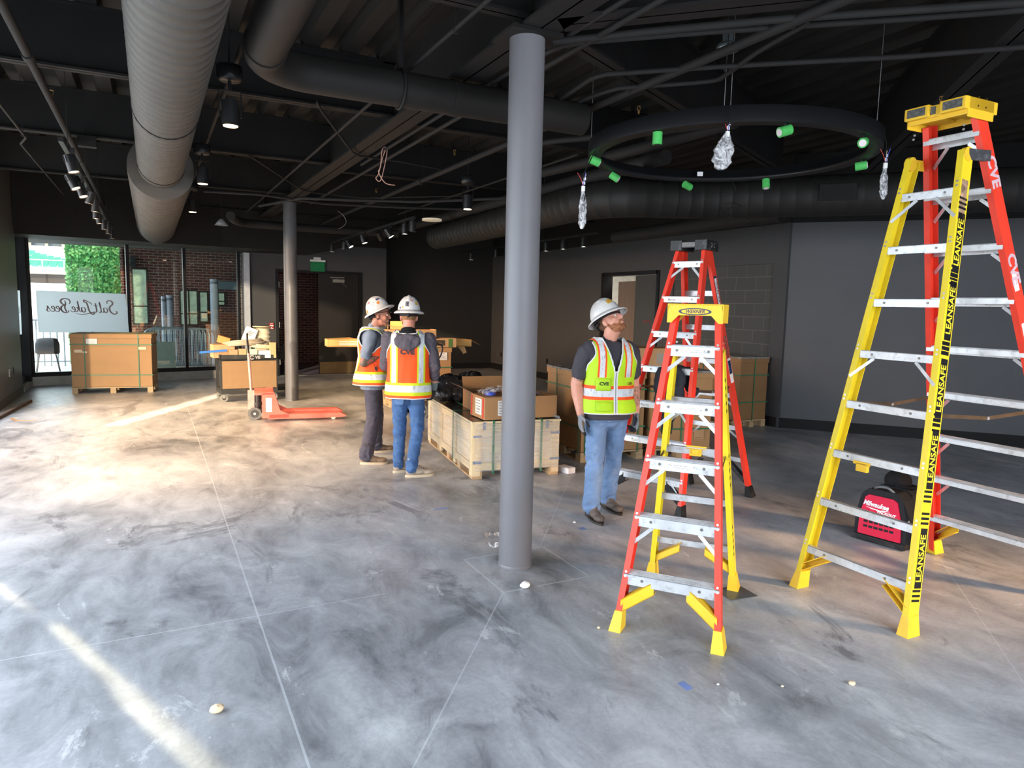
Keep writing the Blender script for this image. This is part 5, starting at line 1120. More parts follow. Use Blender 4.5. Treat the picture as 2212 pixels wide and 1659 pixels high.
# ---- small floor litter
def litter(label, x, y, pts, h, col, nm, cat):
    q = onZ(x, y); d = MB(); d.prism(pts, (0, 0, .0005), (1, 0, 0), (0, 1, 0), (0, 0, 1), h); o = d.build(nm, mat('lit_%d_%d' % (col[0], col[2]), col, .6), loc=q, bevel=min(.002, h * .3) if h > .003 else 0); return tag(o, label, cat)
sq = lambda a, b_: [(-a, -b_), (a, -b_), (a, b_), (-a, b_)]
litter('short piece of blue masking tape on the floor in the right foreground', 1480, 1482, [(-.02, -.035), (.02, -.03), (.022, .035), (-.018, .03)], .0008, (108, 128, 178), 'tape_scrap', 'tape')
litter('small blue tape piece on the floor by the looking-up man', 1258, 1142, sq(.028, .03), .0008, (104, 124, 164), 'tape_scrap', 'tape')
litter('blue tape strip on the floor between the tall ladder legs', 1820, 1210, [(-.02, -.05), (.03, -.05), (.01, .05), (-.03, .05)], .0008, (92, 112, 150), 'tape_scrap', 'tape')
litter('long blue chalk coloured tape strip on the floor left of the near column', 952, 1099, sq(.06, .01), .0008, (110, 136, 200), 'tape_scrap', 'tape')
litter('beige tape strip on the floor between the legs of the small ladder', 1515, 1170, sq(.06, .02), .0008, (140, 134, 122), 'tape_scrap', 'tape')
def lump(label, x, y, r, col, nm='plaster_crumb', cat='debris'):
    q = onZ(x, y); d = MB(); rnd = random.Random(int(x)); d.ell((0, 0, r * .5), (r, r * .8, r * .55), nu=10, nv=7)
    d.v = [p * rnd.uniform(.9, 1.1) if p.z > .001 else p for p in d.v]; z0 = min(p.z for p in d.v); d.v = [p - V((0, 0, z0)) for p in d.v]
    o = d.build(nm, mat('crumb_%d' % col[0], col, .8), loc=q); return tag(o, label, cat)
lump('crumpled white tissue ball on the floor in front of the near column', 1134, 1270, .034, (232, 230, 226), 'tissue_ball')
lump('pale pebble on the floor at the right foreground', 1840, 1480, .018, (214, 190, 156))
lump('tiny white crumb on the floor below the small ladder', 1551, 1480, .008, (205, 200, 192))
lump('beige crumb on the floor left of the small ladder foot', 1293, 1358, .010, (214, 190, 160))
lump('tiny crumb on the floor in the middle right foreground', 1690, 1484, .008, (204, 188, 168))
lump('small pale chip by the looking-up man', 1241, 1130, .014, (218, 214, 206))
lump('white paper flake on the floor at the lower left', 468, 1539, .03, (214, 216, 220))
q = onZ(1075, 1180); d = MB(); pts = catmull([(.08, .06, .02), (.02, .10, .05), (-.06, .05, .06), (-.07, -.03, .012), (-.01, -.06, .02), (.06, -.04, .008)], 4)
vs = []
for i, p in enumerate(pts): vs += [p, p + V((.02 * cos(i), .02 * sin(i), .02 + .015 * sin(i * .9)))]
d.add(vs, [(2 * i, 2 * i + 2, 2 * i + 3, 2 * i + 1) for i in range(len(pts) - 1)], 0, True); o = d.build('plastic_scrap', BAG, loc=q); tag(o, 'curled clear plastic scrap on the floor behind the near column', 'plastic scrap')
# pry bar like timber at left edge
a = onZ(-60, 935); b_ = onZ(66, 869); d = MB(a); d.bar(a + V((0, 0, .0225)), b_ + V((0, 0, .0225)), .05, .045); o = d.build('wood_strip', mat('dark_wood_strip', (74, 58, 48), .7, var=.2, scale=10), loc=a); tag(o, 'dark wooden strip lying on the floor at the left edge', 'wood strip')
q = onZ(20, 911); d = MB(q); vs = []
for i in range(9): x_ = .30 * i / 8; z_ = .002 + .035 * max(0, 1 - i / 2.0) ** 1; vs += [q + V((x_, 0 - .0 * i, z_)), q + V((x_ + .02, .10 * (1 - i / 9), z_ + .002))]
d.add(vs, [(2 * i, 2 * i + 2, 2 * i + 3, 2 * i + 1) for i in range(8)], 0, True); o = d.build('cardboard_scrap', CARD2, loc=q); tag(o, 'curled brown cardboard scrap beside the wooden strip', 'scrap')
# ---- sun streaks, thrown by added lamps
p_a = onZ(120, 1352); p_b = onZ(505, 1700)
beam('streak_lamp', p_a, p_b, .062, 12, .27, (1.0, .88, .52))
p_a2 = onZ(230, 1490); 
beam('streak_lamp_thin', onZ(250, 1500), onZ(470, 1700), .022, 12, .10, (1.0, .93, .66))
beam('streak_lamp_corner', onZ(-40, 1240), onZ(60, 1315), .04, 12, .08, (1.0, .93, .66))
beam('streak_lamp_far', onZ(240, 920), onZ(520, 840), .26, 8, 7.0, (1.0, .80, .52))
# ================================================================ STEP LADDERS
RED = mat('ladder_orange_red', (214, 58, 40), .42, var=.05, scale=7, dirt=((186, 48, 34), .3, 9))
YEL = mat('ladder_yellow', (214, 188, 38), .42, var=.05, scale=7, dirt=((190, 160, 50), .35, 10))
YELP = mat('yellow_plastic', (218, 174, 44), .5, var=.05, scale=9, dirt=((196, 150, 50), .4, 9))
ALU = mat('ladder_aluminium', (206, 208, 210), .38, metal=.55, var=.10, scale=8, dirt=((130, 128, 124), .5, 22))
RIV = mat('rivet', (214, 212, 208), .3, metal=.7)
BLKP = mat('black_plastic', (30, 30, 31), .45, var=.1, scale=10, dirt=((110, 108, 104), .4, 16))
RUB = mat('black_rubber_foot', (30, 29, 29), .7, dirt=((90, 86, 82), .4, 14))
STK = mat('ladder_sticker', (224, 220, 214), .5, dirt=((150, 140, 130), .4, 20))
def ladder(label, FA, FB, RA, RB, H, top_c, topw, topd, nstep, first, front_mat, rear_mat, foot_f, foot_r, rear_top, rw=.075, fw=.032, cap='yellow', step_d=.085, step_h=.058, spread=.42, rear_steps=None, brace_rows=(), rear_brace=()):
    """FA, FB: left and right foot of the tread side, seen from that side; RA behind FA, RB behind FB"""
    FA, FB, RA, RB = [V((*p[:2], 0)) for p in (FA, FB, RA, RB)]
    c = (FA + FB + RA + RB) / 4; t = thing('step_ladder', label, 'ladder', c)
    wdir = (FB - FA).normalized(); ddir = V((-wdir.y, wdir.x, 0))                 # ddir points from the tread side to the rear
    if ddir.dot((RA + RB) / 2 - c) < 0: ddir = -ddir
    tc = V((top_c[0], top_c[1], H))
    TFA = tc - wdir * topw / 2 - ddir * topd / 2; TFB = tc + wdir * topw / 2 - ddir * topd / 2
    TRA = tc - wdir * topw / 2 * .98 + ddir * topd / 2; TRB = tc + wdir * topw / 2 * .98 + ddir * topd / 2
    hz = H - .04
    def pt(F, T, z): return F.lerp(T, z / H)
    def rail(F, T, side, m, z1, foot, fd):
        """C-channel: web on the outer side, flanges pointing inwards; fd = -1 tread side, 1 rear"""
        p0 = pt(F, T, .03); p1 = pt(F, T, z1); d = (p1 - p0).normalized(); s = wdir * side; v = d.cross(s).normalized()
        if v.dot(ddir) < 0: v = -v
        s = v.cross(d).normalized(); s = s if s.dot(wdir) * side > 0 else -s
        a, b = (0, rw) if fd < 0 else (-rw, 0)
        mb = MB(c); mb.beam(p0, p1, s, v, -.004, 0, a, b); mb.beam(p0, p1, s, v, -fw, -.004, a, a + .004); mb.beam(p0, p1, s, v, -fw, -.004, b - .004, b)
        return p0, p1, s, v, a, b, mb, d
    rails = {}
    for key, F, T, side, m, z1, fd in (('fl', FA, TFA, -1, front_mat, hz, -1), ('fr', FB, TFB, 1, front_mat, hz, -1), ('rl', RA, TRA, -1, rear_mat, rear_top, 1), ('rr', RB, TRB, 1, rear_mat, rear_top, 1)):
        p0, p1, s, v, a, b, mb, d = rail(F, T, side, m, z1, None, fd); rails[key] = (F, T, s, v, a, b, d, side)
        steps = [first + k * .305 for k in range(nstep)]
        for z in steps:
            q = pt(F, T, z); outer = a if fd < 0 else b; e = -1 if fd < 0 else 1
            for dz in ((.012, -.012) if True else (0,)): mb.cyl(q + d * dz + v * outer - s * .016, q + d * dz + v * (outer + e * .004) - s * .016, .0065, n=8, mi=1)
        mb.build('rail', [m, RIV], t)
    zs = [first + k * .305 for k in range(nstep)]
    for i, z in enumerate(zs):
        FAq, FBq = pt(FA, TFA, z), pt(FB, TFB, z); f0 = rails['fl']; dirw = (FBq - FAq).normalized()
        d0 = -.004; mb = MB(c); A_ = FAq + dirw * .006; B_ = FBq - dirw * .006; off = ddir * 0
        mb.beam(A_, B_, ddir, V((0, 0, 1)), d0, d0 + .003, -step_h, 0)                       # front face
        mb.beam(A_, B_, ddir, V((0, 0, 1)), d0, d0 + step_d, -.004, 0)                         # tread
        for g in range(7): mb.beam(A_, B_, ddir, V((0, 0, 1)), d0 + .006 + g * step_d / 7.2, d0 + .010 + g * step_d / 7.2, 0, .0018)
        mb.beam(A_, B_, ddir, V((0, 0, 1)), d0 + step_d - .003, d0 + step_d, -step_h * .7, 0)
        W_ = (B_ - A_).length
        for f in (.2, .8): q = A_.lerp(B_, f) + ddir * d0 - V((0, 0, step_h * .45)); mb.cyl(q, q - ddir * .002, .008, n=12, mi=1)
        mb.build('step', [ALU, mat('dark_rivet', (120, 118, 114), .4, metal=.6)], t)
        if i in brace_rows:
            for side, q, F, T in ((1, A_, FA, TFA), (-1, B_, FB, TFB)):
                p = q + dirw * side * .10 + ddir * .006 - V((0, 0, step_h)); r_ = pt(F, T, z - .125 - step_h * .5) + dirw * side * .012 + ddir * .006
                mb = MB(c); mb.bar(p, r_, .020, .004, up=ddir); mb.build('brace', ALU, t)
    # rear horizontals
    rz = rear_steps if rear_steps is not None else zs
    for i, z in enumerate(rz):
        A_, B_ = pt(RA, TRA, z), pt(RB, TRB, z); dirw = (B_ - A_).normalized(); mb = MB(c)
        mb.beam(A_ + dirw * .004, B_ - dirw * .004, ddir, V((0, 0, 1)), -.004, -.001, -.045, 0); mb.beam(A_ + dirw * .004, B_ - dirw * .004, ddir, V((0, 0, 1)), -.028, -.001, -.004, 0)
        for f in (.22, .78): q = A_.lerp(B_, f) - V((0, 0, .022)); mb.cyl(q - ddir * .001, q + ddir * .002, .007, n=10, mi=1)
        mb.build('rear_bar', [ALU, mat('dark_rivet', (120, 118, 114), .4, metal=.6)], t)
        if i in rear_brace:
            for side, q, F, T in ((1, A_, RA, TRA), (-1, B_, RB, TRB)):
                mb = MB(c); mb.bar(q + dirw * side * .13 - V((0, 0, .045)), pt(F, T, z - .16) + dirw * side * .01, .018, .004, up=ddir); mb.build('brace', ALU, t)
    # feet and yellow corner braces
    for key, (F, T, s, v, a, b, d, side) in rails.items():
        fm = foot_f if key[0] == 'f' else foot_r; mid = F + v * (a + b) / 2 - s * fw / 2; q0 = V((mid.x, mid.y, 0)); q1 = q0 + d * .11 * 1.0
        uu = V((s.x, s.y, 0)).normalized(); vv = V((v.x, v.y, 0)).normalized(); mb = MB(c)
        hb, db, ht, dt = .034, .052, .021, .042
        low = [q0 + uu * i * hb + vv * j * db for i, j in ((-1, -1), (1, -1), (1, 1), (-1, 1))]; up_ = [q1 + uu * i * ht + vv * j * dt for i, j in ((-1, -1), (1, -1), (1, 1), (-1, 1))]
        lz = [p + V((0, 0, .004)) for p in low]
        mb.add(low + up_, [(0, 3, 2, 1), (4, 5, 6, 7), (0, 1, 5, 4), (1, 2, 6, 5), (2, 3, 7, 6), (3, 0, 4, 7)], 0); mb.build('foot', fm, t, bevel=.003)
        z = zs[0] if key[0] == 'f' else rz[0]
        other = {'fl': FB, 'fr': FA, 'rl': RB, 'rr': RA}[key]; inw = (V((other.x, other.y, 0)) - F).normalized()
        th = step_h if key[0] == 'f' else .045
        p_hi = pt(F, T, z) + inw * .17 - V((0, 0, th)); p_lo = pt(F, T, .13) + inw * .02
        e = ddir * (.03 if key[0] == 'f' else -.03); mb = MB(c)
        w_ = .075 if key[0] == 'f' else .05
        mb.beam(p_lo + e, p_hi + e, V((0, 0, 1)), ddir, -w_ / 2, w_ / 2, -.03, -.026); mb.beam(p_lo + e, p_hi + e, V((0, 0, 1)), ddir, w_ / 2 - .006, w_ / 2, -.03, .03); mb.beam(p_lo + e, p_hi + e, V((0, 0, 1)), ddir, -w_ / 2, -w_ / 2 + .006, -.03, .03)
        mb.build('corner_brace', fm if fm is not RUB else BLKP, t)
    # spreaders
    for Fk, Rk in (('fl', 'rl'), ('fr', 'rr')):
        F, T, s, v, a, b, d, side = rails[Fk]; F2, T2, *_ = rails[Rk]; za = H * spread
        p = pt(F, T, za) + ddir * .06 - s * .02; q = pt(F2, T2, za) - ddir * .05 - s * .02; m_ = (p + q) / 2 + V((0, 0, -.03)); mb = MB(c)
        mb.bar(p, m_, .003, .022); mb.bar(m_, q, .003, .022); mb.cyl(m_ - s * .006, m_ + s * .006, .010, n=10, mi=1); mb.bar(p - ddir * .03, p + ddir * .01, .02, .03, mi=1); mb.bar(q - ddir * .01, q + ddir * .03, .02, .03, mi=1)
        mb.build('spreader', [mat('bronze_spreader', (96, 78, 60), .45, metal=.5, var=.15, scale=20), RIV], t)
    # cap
    cap_o = None
    if cap == 'panel':      # yellow cap with a deep front apron and name oval
        cm = YELP; hw = topw / 2 + .022; hd = topd / 2 + .05; ap = .095; Z0 = H - .0
        poly = [(-hw, -ap * 1.05), (-hw * .84, -ap * 1.05), (-hw * .58, -ap * .62), (hw * .58, -ap * .62), (hw * .84, -ap * 1.05), (hw, -ap * 1.05), (hw - .01, .0), (-hw + .01, .0)]
        mb = MB(c)
        for sgn in (-1, 1): mb.prism(poly, tc + ddir * sgn * (hd) - ddir * (.006 if sgn > 0 else 0), wdir, (0, 0, 1), ddir, .006)
        mb.beam(tc - wdir * hw, tc + wdir * hw, ddir, V((0, 0, 1)), -hd, hd, -.006, .004)
        for sgn in (-1, 1): mb.beam(tc + wdir * sgn * hw - ddir * hd, tc + wdir * sgn * hw + ddir * hd, wdir * sgn, V((0, 0, 1)), -.006, 0, -ap, 0)
        cap_o = mb.build('cap', cm, t, bevel=.003)
        fo = tc - ddir * (hd + .0015) - V((0, 0, ap * .40)) - c; Mx = plane_M(fo, wdir, (0, 0, 1))
        if Mx.to_3x3() @ V((0, 0, 1)) @ ddir > 0: Mx = plane_M(fo, -wdir, (0, 0, 1)) 
        def oval(mb_, a_, b_, z_, n_=36): mb_.add([Mx @ V((a_ * cos(2 * pi * k / n_), b_ * sin(2 * pi * k / n_), z_)) for k in range(n_)], [tuple(range(n_))])
        mb = MB(); oval(mb, .088, .019, .0002); ov = mb.build('name_oval', mat('badge_navy', (28, 48, 76), .4), cap_o)
        mb = MB(); oval(mb, .074, .014, .0006); mb.build('oval_field', YELP, ov)
        text('WERNER', .026, mat('badge_navy', (28, 48, 76), .4), Mx @ Matrix.Translation((0, 0, .0012)), parent=ov, bold=.0006, shear=.25, sx=1.0, ext=.0003)
    elif cap == 'black':
        hw = topw / 2 + .04; hd = topd / 2 + .06; mb = MB(c); mb.beam(tc - wdir * hw, tc + wdir * hw, ddir, V((0, 0, 1)), -hd, hd, -.02, .0)
        mb.beam(tc - wdir * hw, tc + wdir * hw, ddir, V((0, 0, 1)), -hd, -hd + .008, -.055, 0); mb.beam(tc - wdir * hw, tc + wdir * hw, ddir, V((0, 0, 1)), hd - .008, hd, -.055, 0)
        for sgn in (-1, 1): q = tc + wdir * sgn * (hw - .055); mb.beam(q - wdir * .055, q + wdir * .055, ddir, V((0, 0, 1)), -hd - .004, hd + .004, -.075, .012)
        for sgn in (-1, 1):
            for i in (0, 1):
                for j in (0, 1): q = tc + wdir * sgn * (hw + .001) + ddir * (-.03 + .06 * i) - V((0, 0, .015 + .03 * j)); mb.cyl(q, q + wdir * sgn * .003, .006, n=8, mi=1)
        cap_o = mb.build('cap', [BLKP, RIV], t, bevel=.003)
        mb = MB(c); mb.beam(tc - wdir * hw * .55, tc + wdir * hw * .4, ddir, V((0, 0, 1)), -hd - .002, -hd, -.045, -.008); mb.build('cap_label', mat('worn_grey_label', (104, 104, 100), .5, dirt=((160, 158, 150), .6, 20)), cap_o)
    elif cap == 'tall':     # big moulded lean cap with pads
        hw = topw / 2 + .025; hd = topd / 2 + .05; mb = MB(c); up = V((0, 0, 1))
        front = ddir * 1
        mb.beam(tc - wdir * hw, tc + wdir * hw, ddir, up, -hd, hd, -.03, -.018)
        mb.beam(tc - wdir * hw, tc + wdir * hw, ddir, up, -hd, -hd + .01, -.07, -.02); mb.beam(tc - wdir * hw * .96, tc + wdir * hw * .96, ddir, up, hd - .01, hd, -.07, .0)
        for sgn in (-1, 1):
            q = tc + wdir * sgn * hw; mb.beam(q - ddir * hd, q + ddir * hd, wdir * sgn, up, -.01, 0, -.085, .022)
            a_ = tc + wdir * sgn * (hw - .072)
            mb.beam(a_ - wdir * .072, a_ + wdir * .072, ddir, up, -hd - .03, hd + .03, -.045, .022)
            for i in (-1, 1):
                for j in (-.02, .025): qq = q + ddir * i * .035 + up * j; mb.cyl(qq, qq + wdir * sgn * .002, .006, n=8, mi=1)
        mb.beam(tc - wdir * .03, tc + wdir * .06, ddir, up, hd - .04, hd + .012, -.05, .015)
        cap_o = mb.build('cap', [YELP, mat('dark_hole', (60, 50, 20), .6)], t, bevel=.006)
        for sgn in (-1, 1):
            for fs in (-1, 1):
                mb = MB(c); a_ = tc + wdir * sgn * (hw - .072) + ddir * fs * (hd + .031)
                mb.beam(a_ - wdir * .053, a_ + wdir * .053, ddir * fs, up, 0, .002, -.032, .012); mb.build('grip_pad', mat('worn_pad', (74, 74, 72), .7, var=.2, scale=40, dirt=((150, 148, 140), .5, 60)), cap_o)
        mb = MB(c); a_ = tc + wdir * .0 + ddir * (hd + .0125); mb.beam(a_ + wdir * .0, a_ + wdir * .03, ddir, up, 0, .002, -.035, .008); mb.build('grip_pad', mat('worn_pad', (74, 74, 72), .7), cap_o)
    return t, rails, pt, wdir, ddir, c, zs
def rail_text(t, rails, key, pt, c, z, s_txt, size, m, web=True, H=2.0, offs=.5, shear=0, sx=1, bold=0, back=False, name='lettering', flip=False):
    """lettering running up a rail's outer web (or its outer flange)"""
    F, T, s, v, a, b, d, side = rails[key]; q = pt(F, T, z)
    if web: o = q + v * (a + (b - a) * offs) + s * .0012; nrm = s
    else:
        e = a if key[0] == 'f' else b; nn = -v if key[0] == 'f' else v; o = q + v * e + nn * .0012 - s * .016; nrm = nn
    ex = d * (-1 if flip else 1); ey = nrm.cross(ex)
    return text(s_txt, size, m, plane_M(o - c, ex, ey), parent=t, shear=shear, sx=sx, bold=bold, name=name, ext=.0004)
def rail_patch(t, rails, key, pt, c, z0, z1, w0, w1, m, name, web=True, lift=.0006):
    F, T, s, v, a, b, d, side = rails[key]; q0, q1 = pt(F, T, z0), pt(F, T, z1); mb = MB(c)
    if web: mb.beam(q0, q1, v, s, a + (b - a) * w0, a + (b - a) * w1, 0, lift)
    else:
        e = a if key[0] == 'f' else b; nn = -v if key[0] == 'f' else v; mb.beam(q0, q1, -s, nn, w0 * .032, w1 * .032, abs(e) * 0, lift) if False else mb.beam(q0 + v * e, q1 + v * e, -s, nn, w0 * .032, w1 * .032, 0, lift)
    return mb.build(name, m, t)
def step_sticker(t, FA, FB, rails, pt, c, z, f0, f1, lines, ddir, m=STK, red=None):
    A_, B_ = pt(rails['fl'][0], rails['fl'][1], z), pt(rails['fr'][0], rails['fr'][1], z); w = (B_ - A_).normalized(); q = A_.lerp(B_, (f0 + f1) / 2) - ddir * .0052 - V((0, 0, .03)); L = (B_ - A_).length * (f1 - f0)
    M_ = plane_M(q - c, w, (0, 0, 1))
    if (M_.to_3x3() @ V((0, 0, 1))).dot(ddir) > 0: M_ = plane_M(q - c, -w, (0, 0, 1))
    mb = MB(); X = M_.to_3x3(); mb.obox(M_ @ V((0, 0, .0003)), X @ V((1, 0, 0)), X @ V((0, 1, 0)), X @ V((0, 0, 1)), L / 2, .017, .0005); s = mb.build('step_sticker', m, t)
    for k, (tx, sz, dx, dy, mt) in enumerate(lines): text(tx, sz, mt, M_ @ Matrix.Translation((dx, dy, .0012)), parent=s, ext=.0002)
    return s
BK = mat('black_print', (24, 24, 26), .5); RDP = mat('red_sticker_print', (170, 36, 34), .5)
# --- small orange and yellow ladder in front
a_, b_, c_, d_ = onZ(1322, 1362), onZ(1557, 1414), onZ(1406, 1237), onZ(1592, 1268)
L1 = ladder('small step ladder with orange front, yellow rear legs and yellow name cap', a_, b_, c_, d_, 1.745, (2.70, 2.985), .255, .10, 5, .30, RED, YEL, YELP, YELP, 1.50, cap='panel', brace_rows=(1, 2, 3, 4), rear_brace=(3,), rear_steps=[.28, .585, .90, 1.205], spread=.50)
t, rails, pt, wd_, dd_, c, zs = L1
step_sticker(t, 0, 0, rails, pt, c, zs[2], .34, .66, [('THIS LADDER BELONGS TO CVE', .0095, 0, .006, BK), ('CVE EMPLOYEES ONLY', .0095, 0, -.007, BK)], dd_)
for z in (zs[3], zs[4]): step_sticker(t, 0, 0, rails, pt, c, z, .32, .70, [('1 > 3', .016, -.05, 0, RDP), ('IT IS DANGEROUS TO USE', .006, .03, .006, BK), ('WHEN FOLDED OR NOT LOCKED', .006, .03, -.003, BK)], dd_)
A_, B_ = pt(rails['rl'][0], rails['rl'][1], .90), pt(rails['rr'][0], rails['rr'][1], .90); q = (A_ + B_) / 2; mb = MB(c); w_ = (B_ - A_).normalized()
mb.beam(q - w_ * .06, q + w_ * .06, dd_, V((0, 0, 1)), -.012, -.004, -.012, .008); mb.beam(q - w_ * .035, q + w_ * .035, dd_, V((0, 0, 1)), -.03, -.004, -.05, -.005); mb.beam(q - w_ * .02, q + w_ * .02, dd_, V((0, 0, 1)), -.04, -.02, -.035, -.01); mb.build('folding_latch', YELP, t, bevel=.002)
for k in range(28):
    z = .25 + k * .045
    if (k // 5) % 2 == 0: rail_patch(t, rails, 'rr', pt, c, z, z + .02, .05, .4, BK, 'hazard_stripe')
# --- tall orange ladder behind
L2 = ladder('eight foot orange step ladder with a black cap, standing behind the small ladder', (3.50, 5.02), (3.80, 4.29), (4.72, 5.22), (4.95, 4.60), 2.30, (4.25, 4.79), .26, .11, 7, .30, RED, RED, RUB, RUB, 2.27, cap='black', brace_rows=(0, 2, 4, 6), rear_brace=(1, 2, 3), rear_steps=[.36, .665, .97, 1.275, 1.58, 1.885], spread=.45, step_d=.08, step_h=.05)
t, rails, pt, wd_, dd_, c, zs = L2
rail_patch(t, rails, 'rr', pt, c, 2.02, 1.74, .15, .85, mat('badge_navy', (28, 48, 76), .4), 'name_badge'); rail_patch(t, rails, 'rr', pt, c, 2.0, 1.76, .25, .75, STK, 'badge_field', lift=.001)
rail_text(t, rails, 'rr', pt, c, 1.88, 'WERNER', .045, mat('badge_navy', (28, 48, 76), .4), flip=True, sx=1.05)
rail_patch(t, rails, 'rr', pt, c, 1.50, 1.30, .1, .85, mat('red_brown_sticker', (140, 60, 50), .5, dirt=((220, 210, 200), .6, 30)), 'warning_sticker'); rail_patch(t, rails, 'rr', pt, c, 1.30, 1.08, .1, .9, STK, 'rating_sticker'); rail_patch(t, rails, 'rr', pt, c, 1.28, 1.16, .15, .85, mat('badge_navy', (28, 48, 76), .4), 'rating_sticker', lift=.001)
for i in (1, 2, 5): step_sticker(t, 0, 0, rails, pt, c, zs[i], .06, .5, [('STAND ON OR ABOVE', .007, 0, .004, BK), ('KEEP BODY CENTERED', .007, 0, -.006, BK)], dd_)
# --- tall yellow and red ladder at the right; its treads are on the far side
a3, b3, c3, d3 = onZ(2022, 1190), V((5.05, 2.02, 0)), onZ(1710, 1266), onZ(1957, 1378)
L3 = ladder('tall ladder with red climbing side, yellow rear legs and big yellow cap', b3, a3, d3, c3, 2.87, (4.06, 2.52), .30, .13, 9, .30, RED, YEL, YELP, YELP, 2.62, rw=.085, fw=.036, cap='tall', brace_rows=(0, 1, 2, 3, 4, 5, 6, 7, 8), rear_brace=(4, 7), rear_steps=[.28, .585, .89, 1.195, 1.5, 1.805, 2.11, 2.415][:8], spread=.41, step_d=.09, step_h=.05)
t, rails, pt, wd_, dd_, c, zs = L3
for z, n_ in ((.42, 1), (.95, 1), (1.33, 1), (1.75, 1), (2.12, 1)):
    rail_patch(t, rails, 'rl', pt, c, z - .16, z + .16, .1, .78, BK, 'safety_label')
    rail_text(t, rails, 'rl', pt, c, z, 'LEANSAFE', .062, mat('label_yellow', (232, 206, 50), .5), sx=.92, offs=.44, bold=.001)
    for e in (-1, 1):
        for k in range(3): zz = z + e * (.18 + .026 * k); rail_patch(t, rails, 'rl', pt, c, zz, zz + .013, .1, .9, BK, 'hazard_stripe')
rail_patch(t, rails, 'rl', pt, c, 2.24, 2.46, .2, .85, mat('pictogram_sticker', (150, 120, 96), .5, var=.5, scale=30, dirt=((30, 30, 30), .8, 24)), 'pictogram_sticker')
for z in (2.55, 2.02): rail_text(t, rails, 'fl', pt, c, z - .02, 'CVE', .10, mat('worn_lilac_print', (190, 160, 166), .6), offs=.5, bold=.004, flip=True)
rail_patch(t, rails, 'fl', pt, c, 1.88, 1.98, .3, .8, STK, 'warning_sticker'); rail_patch(t, rails, 'fl', pt, c, 1.42, 1.70, .2, .85, STK, 'warning_sticker'); rail_patch(t, rails, 'fl', pt, c, 1.22, 1.36, .2, .85, mat('badge_navy', (28, 48, 76), .4), 'rating_sticker')
rail_patch(t, rails, 'fr', pt, c, 2.62, 2.74, .25, .6, mat('worn_grey_label', (104, 104, 100), .5), 'inner_sticker')
# hinge plates where the yellow legs meet the red rails
for k in ('rl', 'rr'):
    F, T, s, v, a, b, d, side = rails[k]; q = pt(F, T, 2.60); f = 'fl' if k == 'rl' else 'fr'; F2, T2, *_ = rails[f]; q2 = pt(F2, T2, 2.60)
    mb = MB(c); mb.bar(q - v * .04 - s * .0, q2 + dd_ * .05 - s * .0, .012, .06); mb.cyl(q - v * .04 - s * .02, q - v * .04 + s * .006, .04, n=18, mi=1); mb.build('hinge_plate', [mat('dirty_black_bracket', (60, 60, 62), .5, dirt=((140, 140, 140), .4, 20)) if k == 'rl' else YELP, YELP], t)
A_, B_ = pt(rails['rl'][0], rails['rl'][1], .89), pt(rails['rr'][0], rails['rr'][1], .89); q = A_.lerp(B_, .62); w_ = (B_ - A_).normalized(); mb = MB(c)
mb.beam(q - w_ * .055, q + w_ * .055, dd_, V((0, 0, 1)), .0, .006, -.055, -.035); mb.beam(q - w_ * .035, q + w_ * .035, dd_, V((0, 0, 1)), -.02, .006, -.095, -.045); mb.build('folding_latch', YELP, t, bevel=.002)
# --- black jacket over a tread of the orange ladder
t, rails, pt, wd_, dd_, c, zs = L2
JM = mat('black_jacket_cloth', (42, 44, 50), .85, var=.08, scale=20, bump=.3, bscale=90)
zj = zs[3]; A_, B_ = pt(rails['fl'][0], rails['fl'][1], zj), pt(rails['fr'][0], rails['fr'][1], zj)
jo = A_.lerp(B_, .62); w = (B_ - A_).normalized(); n_ = -dd_
d = MB(jo)
def jp(a, z, o): return jo + w * a + V((0, 0, z)) + n_ * o
rnd = random.Random(2)
for (a0, z0, o0, ra, rz_, ro) in ((.0, -.02, .05, .11, .04, .05), (-.01, -.14, .05, .125, .15, .045), (-.05, -.26, .05, .085, .10, .04), (.03, -.30, .045, .09, .10, .035), (.0, -.22, .03, .13, .14, .04), (.06, -.10, .03, .08, .1, .05), (-.02, -.38, .045, .10, .10, .04), (-.07, -.16, .055, .07, .18, .03)): d.ell(jp(a0, z0, o0), (.001, .001, .001)) if False else d.ell(jp(a0, z0, o0), (ra, ro, rz_), Matrix((w, n_, V((0, 0, 1)))).transposed())
d.cap(jp(.05, -.05, -.06), jp(.17, -.20, -.09), .045, .04); d.cap(jp(-.01, -.36, .03), jp(-.02, -.56, .02), .05, .04); d.cap(jp(-.03, -.02, .04), jp(.1, -.02, -.07), .035, .04)
o = d.build('jacket', JM, loc=jo); remesh(o, .011, 3); me = o.data
for v_ in me.vertices: v_.co += v_.normal * (-abs(NZ.noise(v_.co * 11)) * .045 + .012) + v_.normal * NZ.noise(v_.co * 30) * .004
tag(o, 'black jacket hung over a tread of the orange ladder behind', 'jacket')
for k in range(3): q = jp(.03, -.20 - .05 * k, .098); mb = MB(jo); mb.cyl(q, q + n_ * .006, .009, n=12); mb.build('snap_button', mat('brass_snap', (196, 164, 124), .35, metal=.6), o)
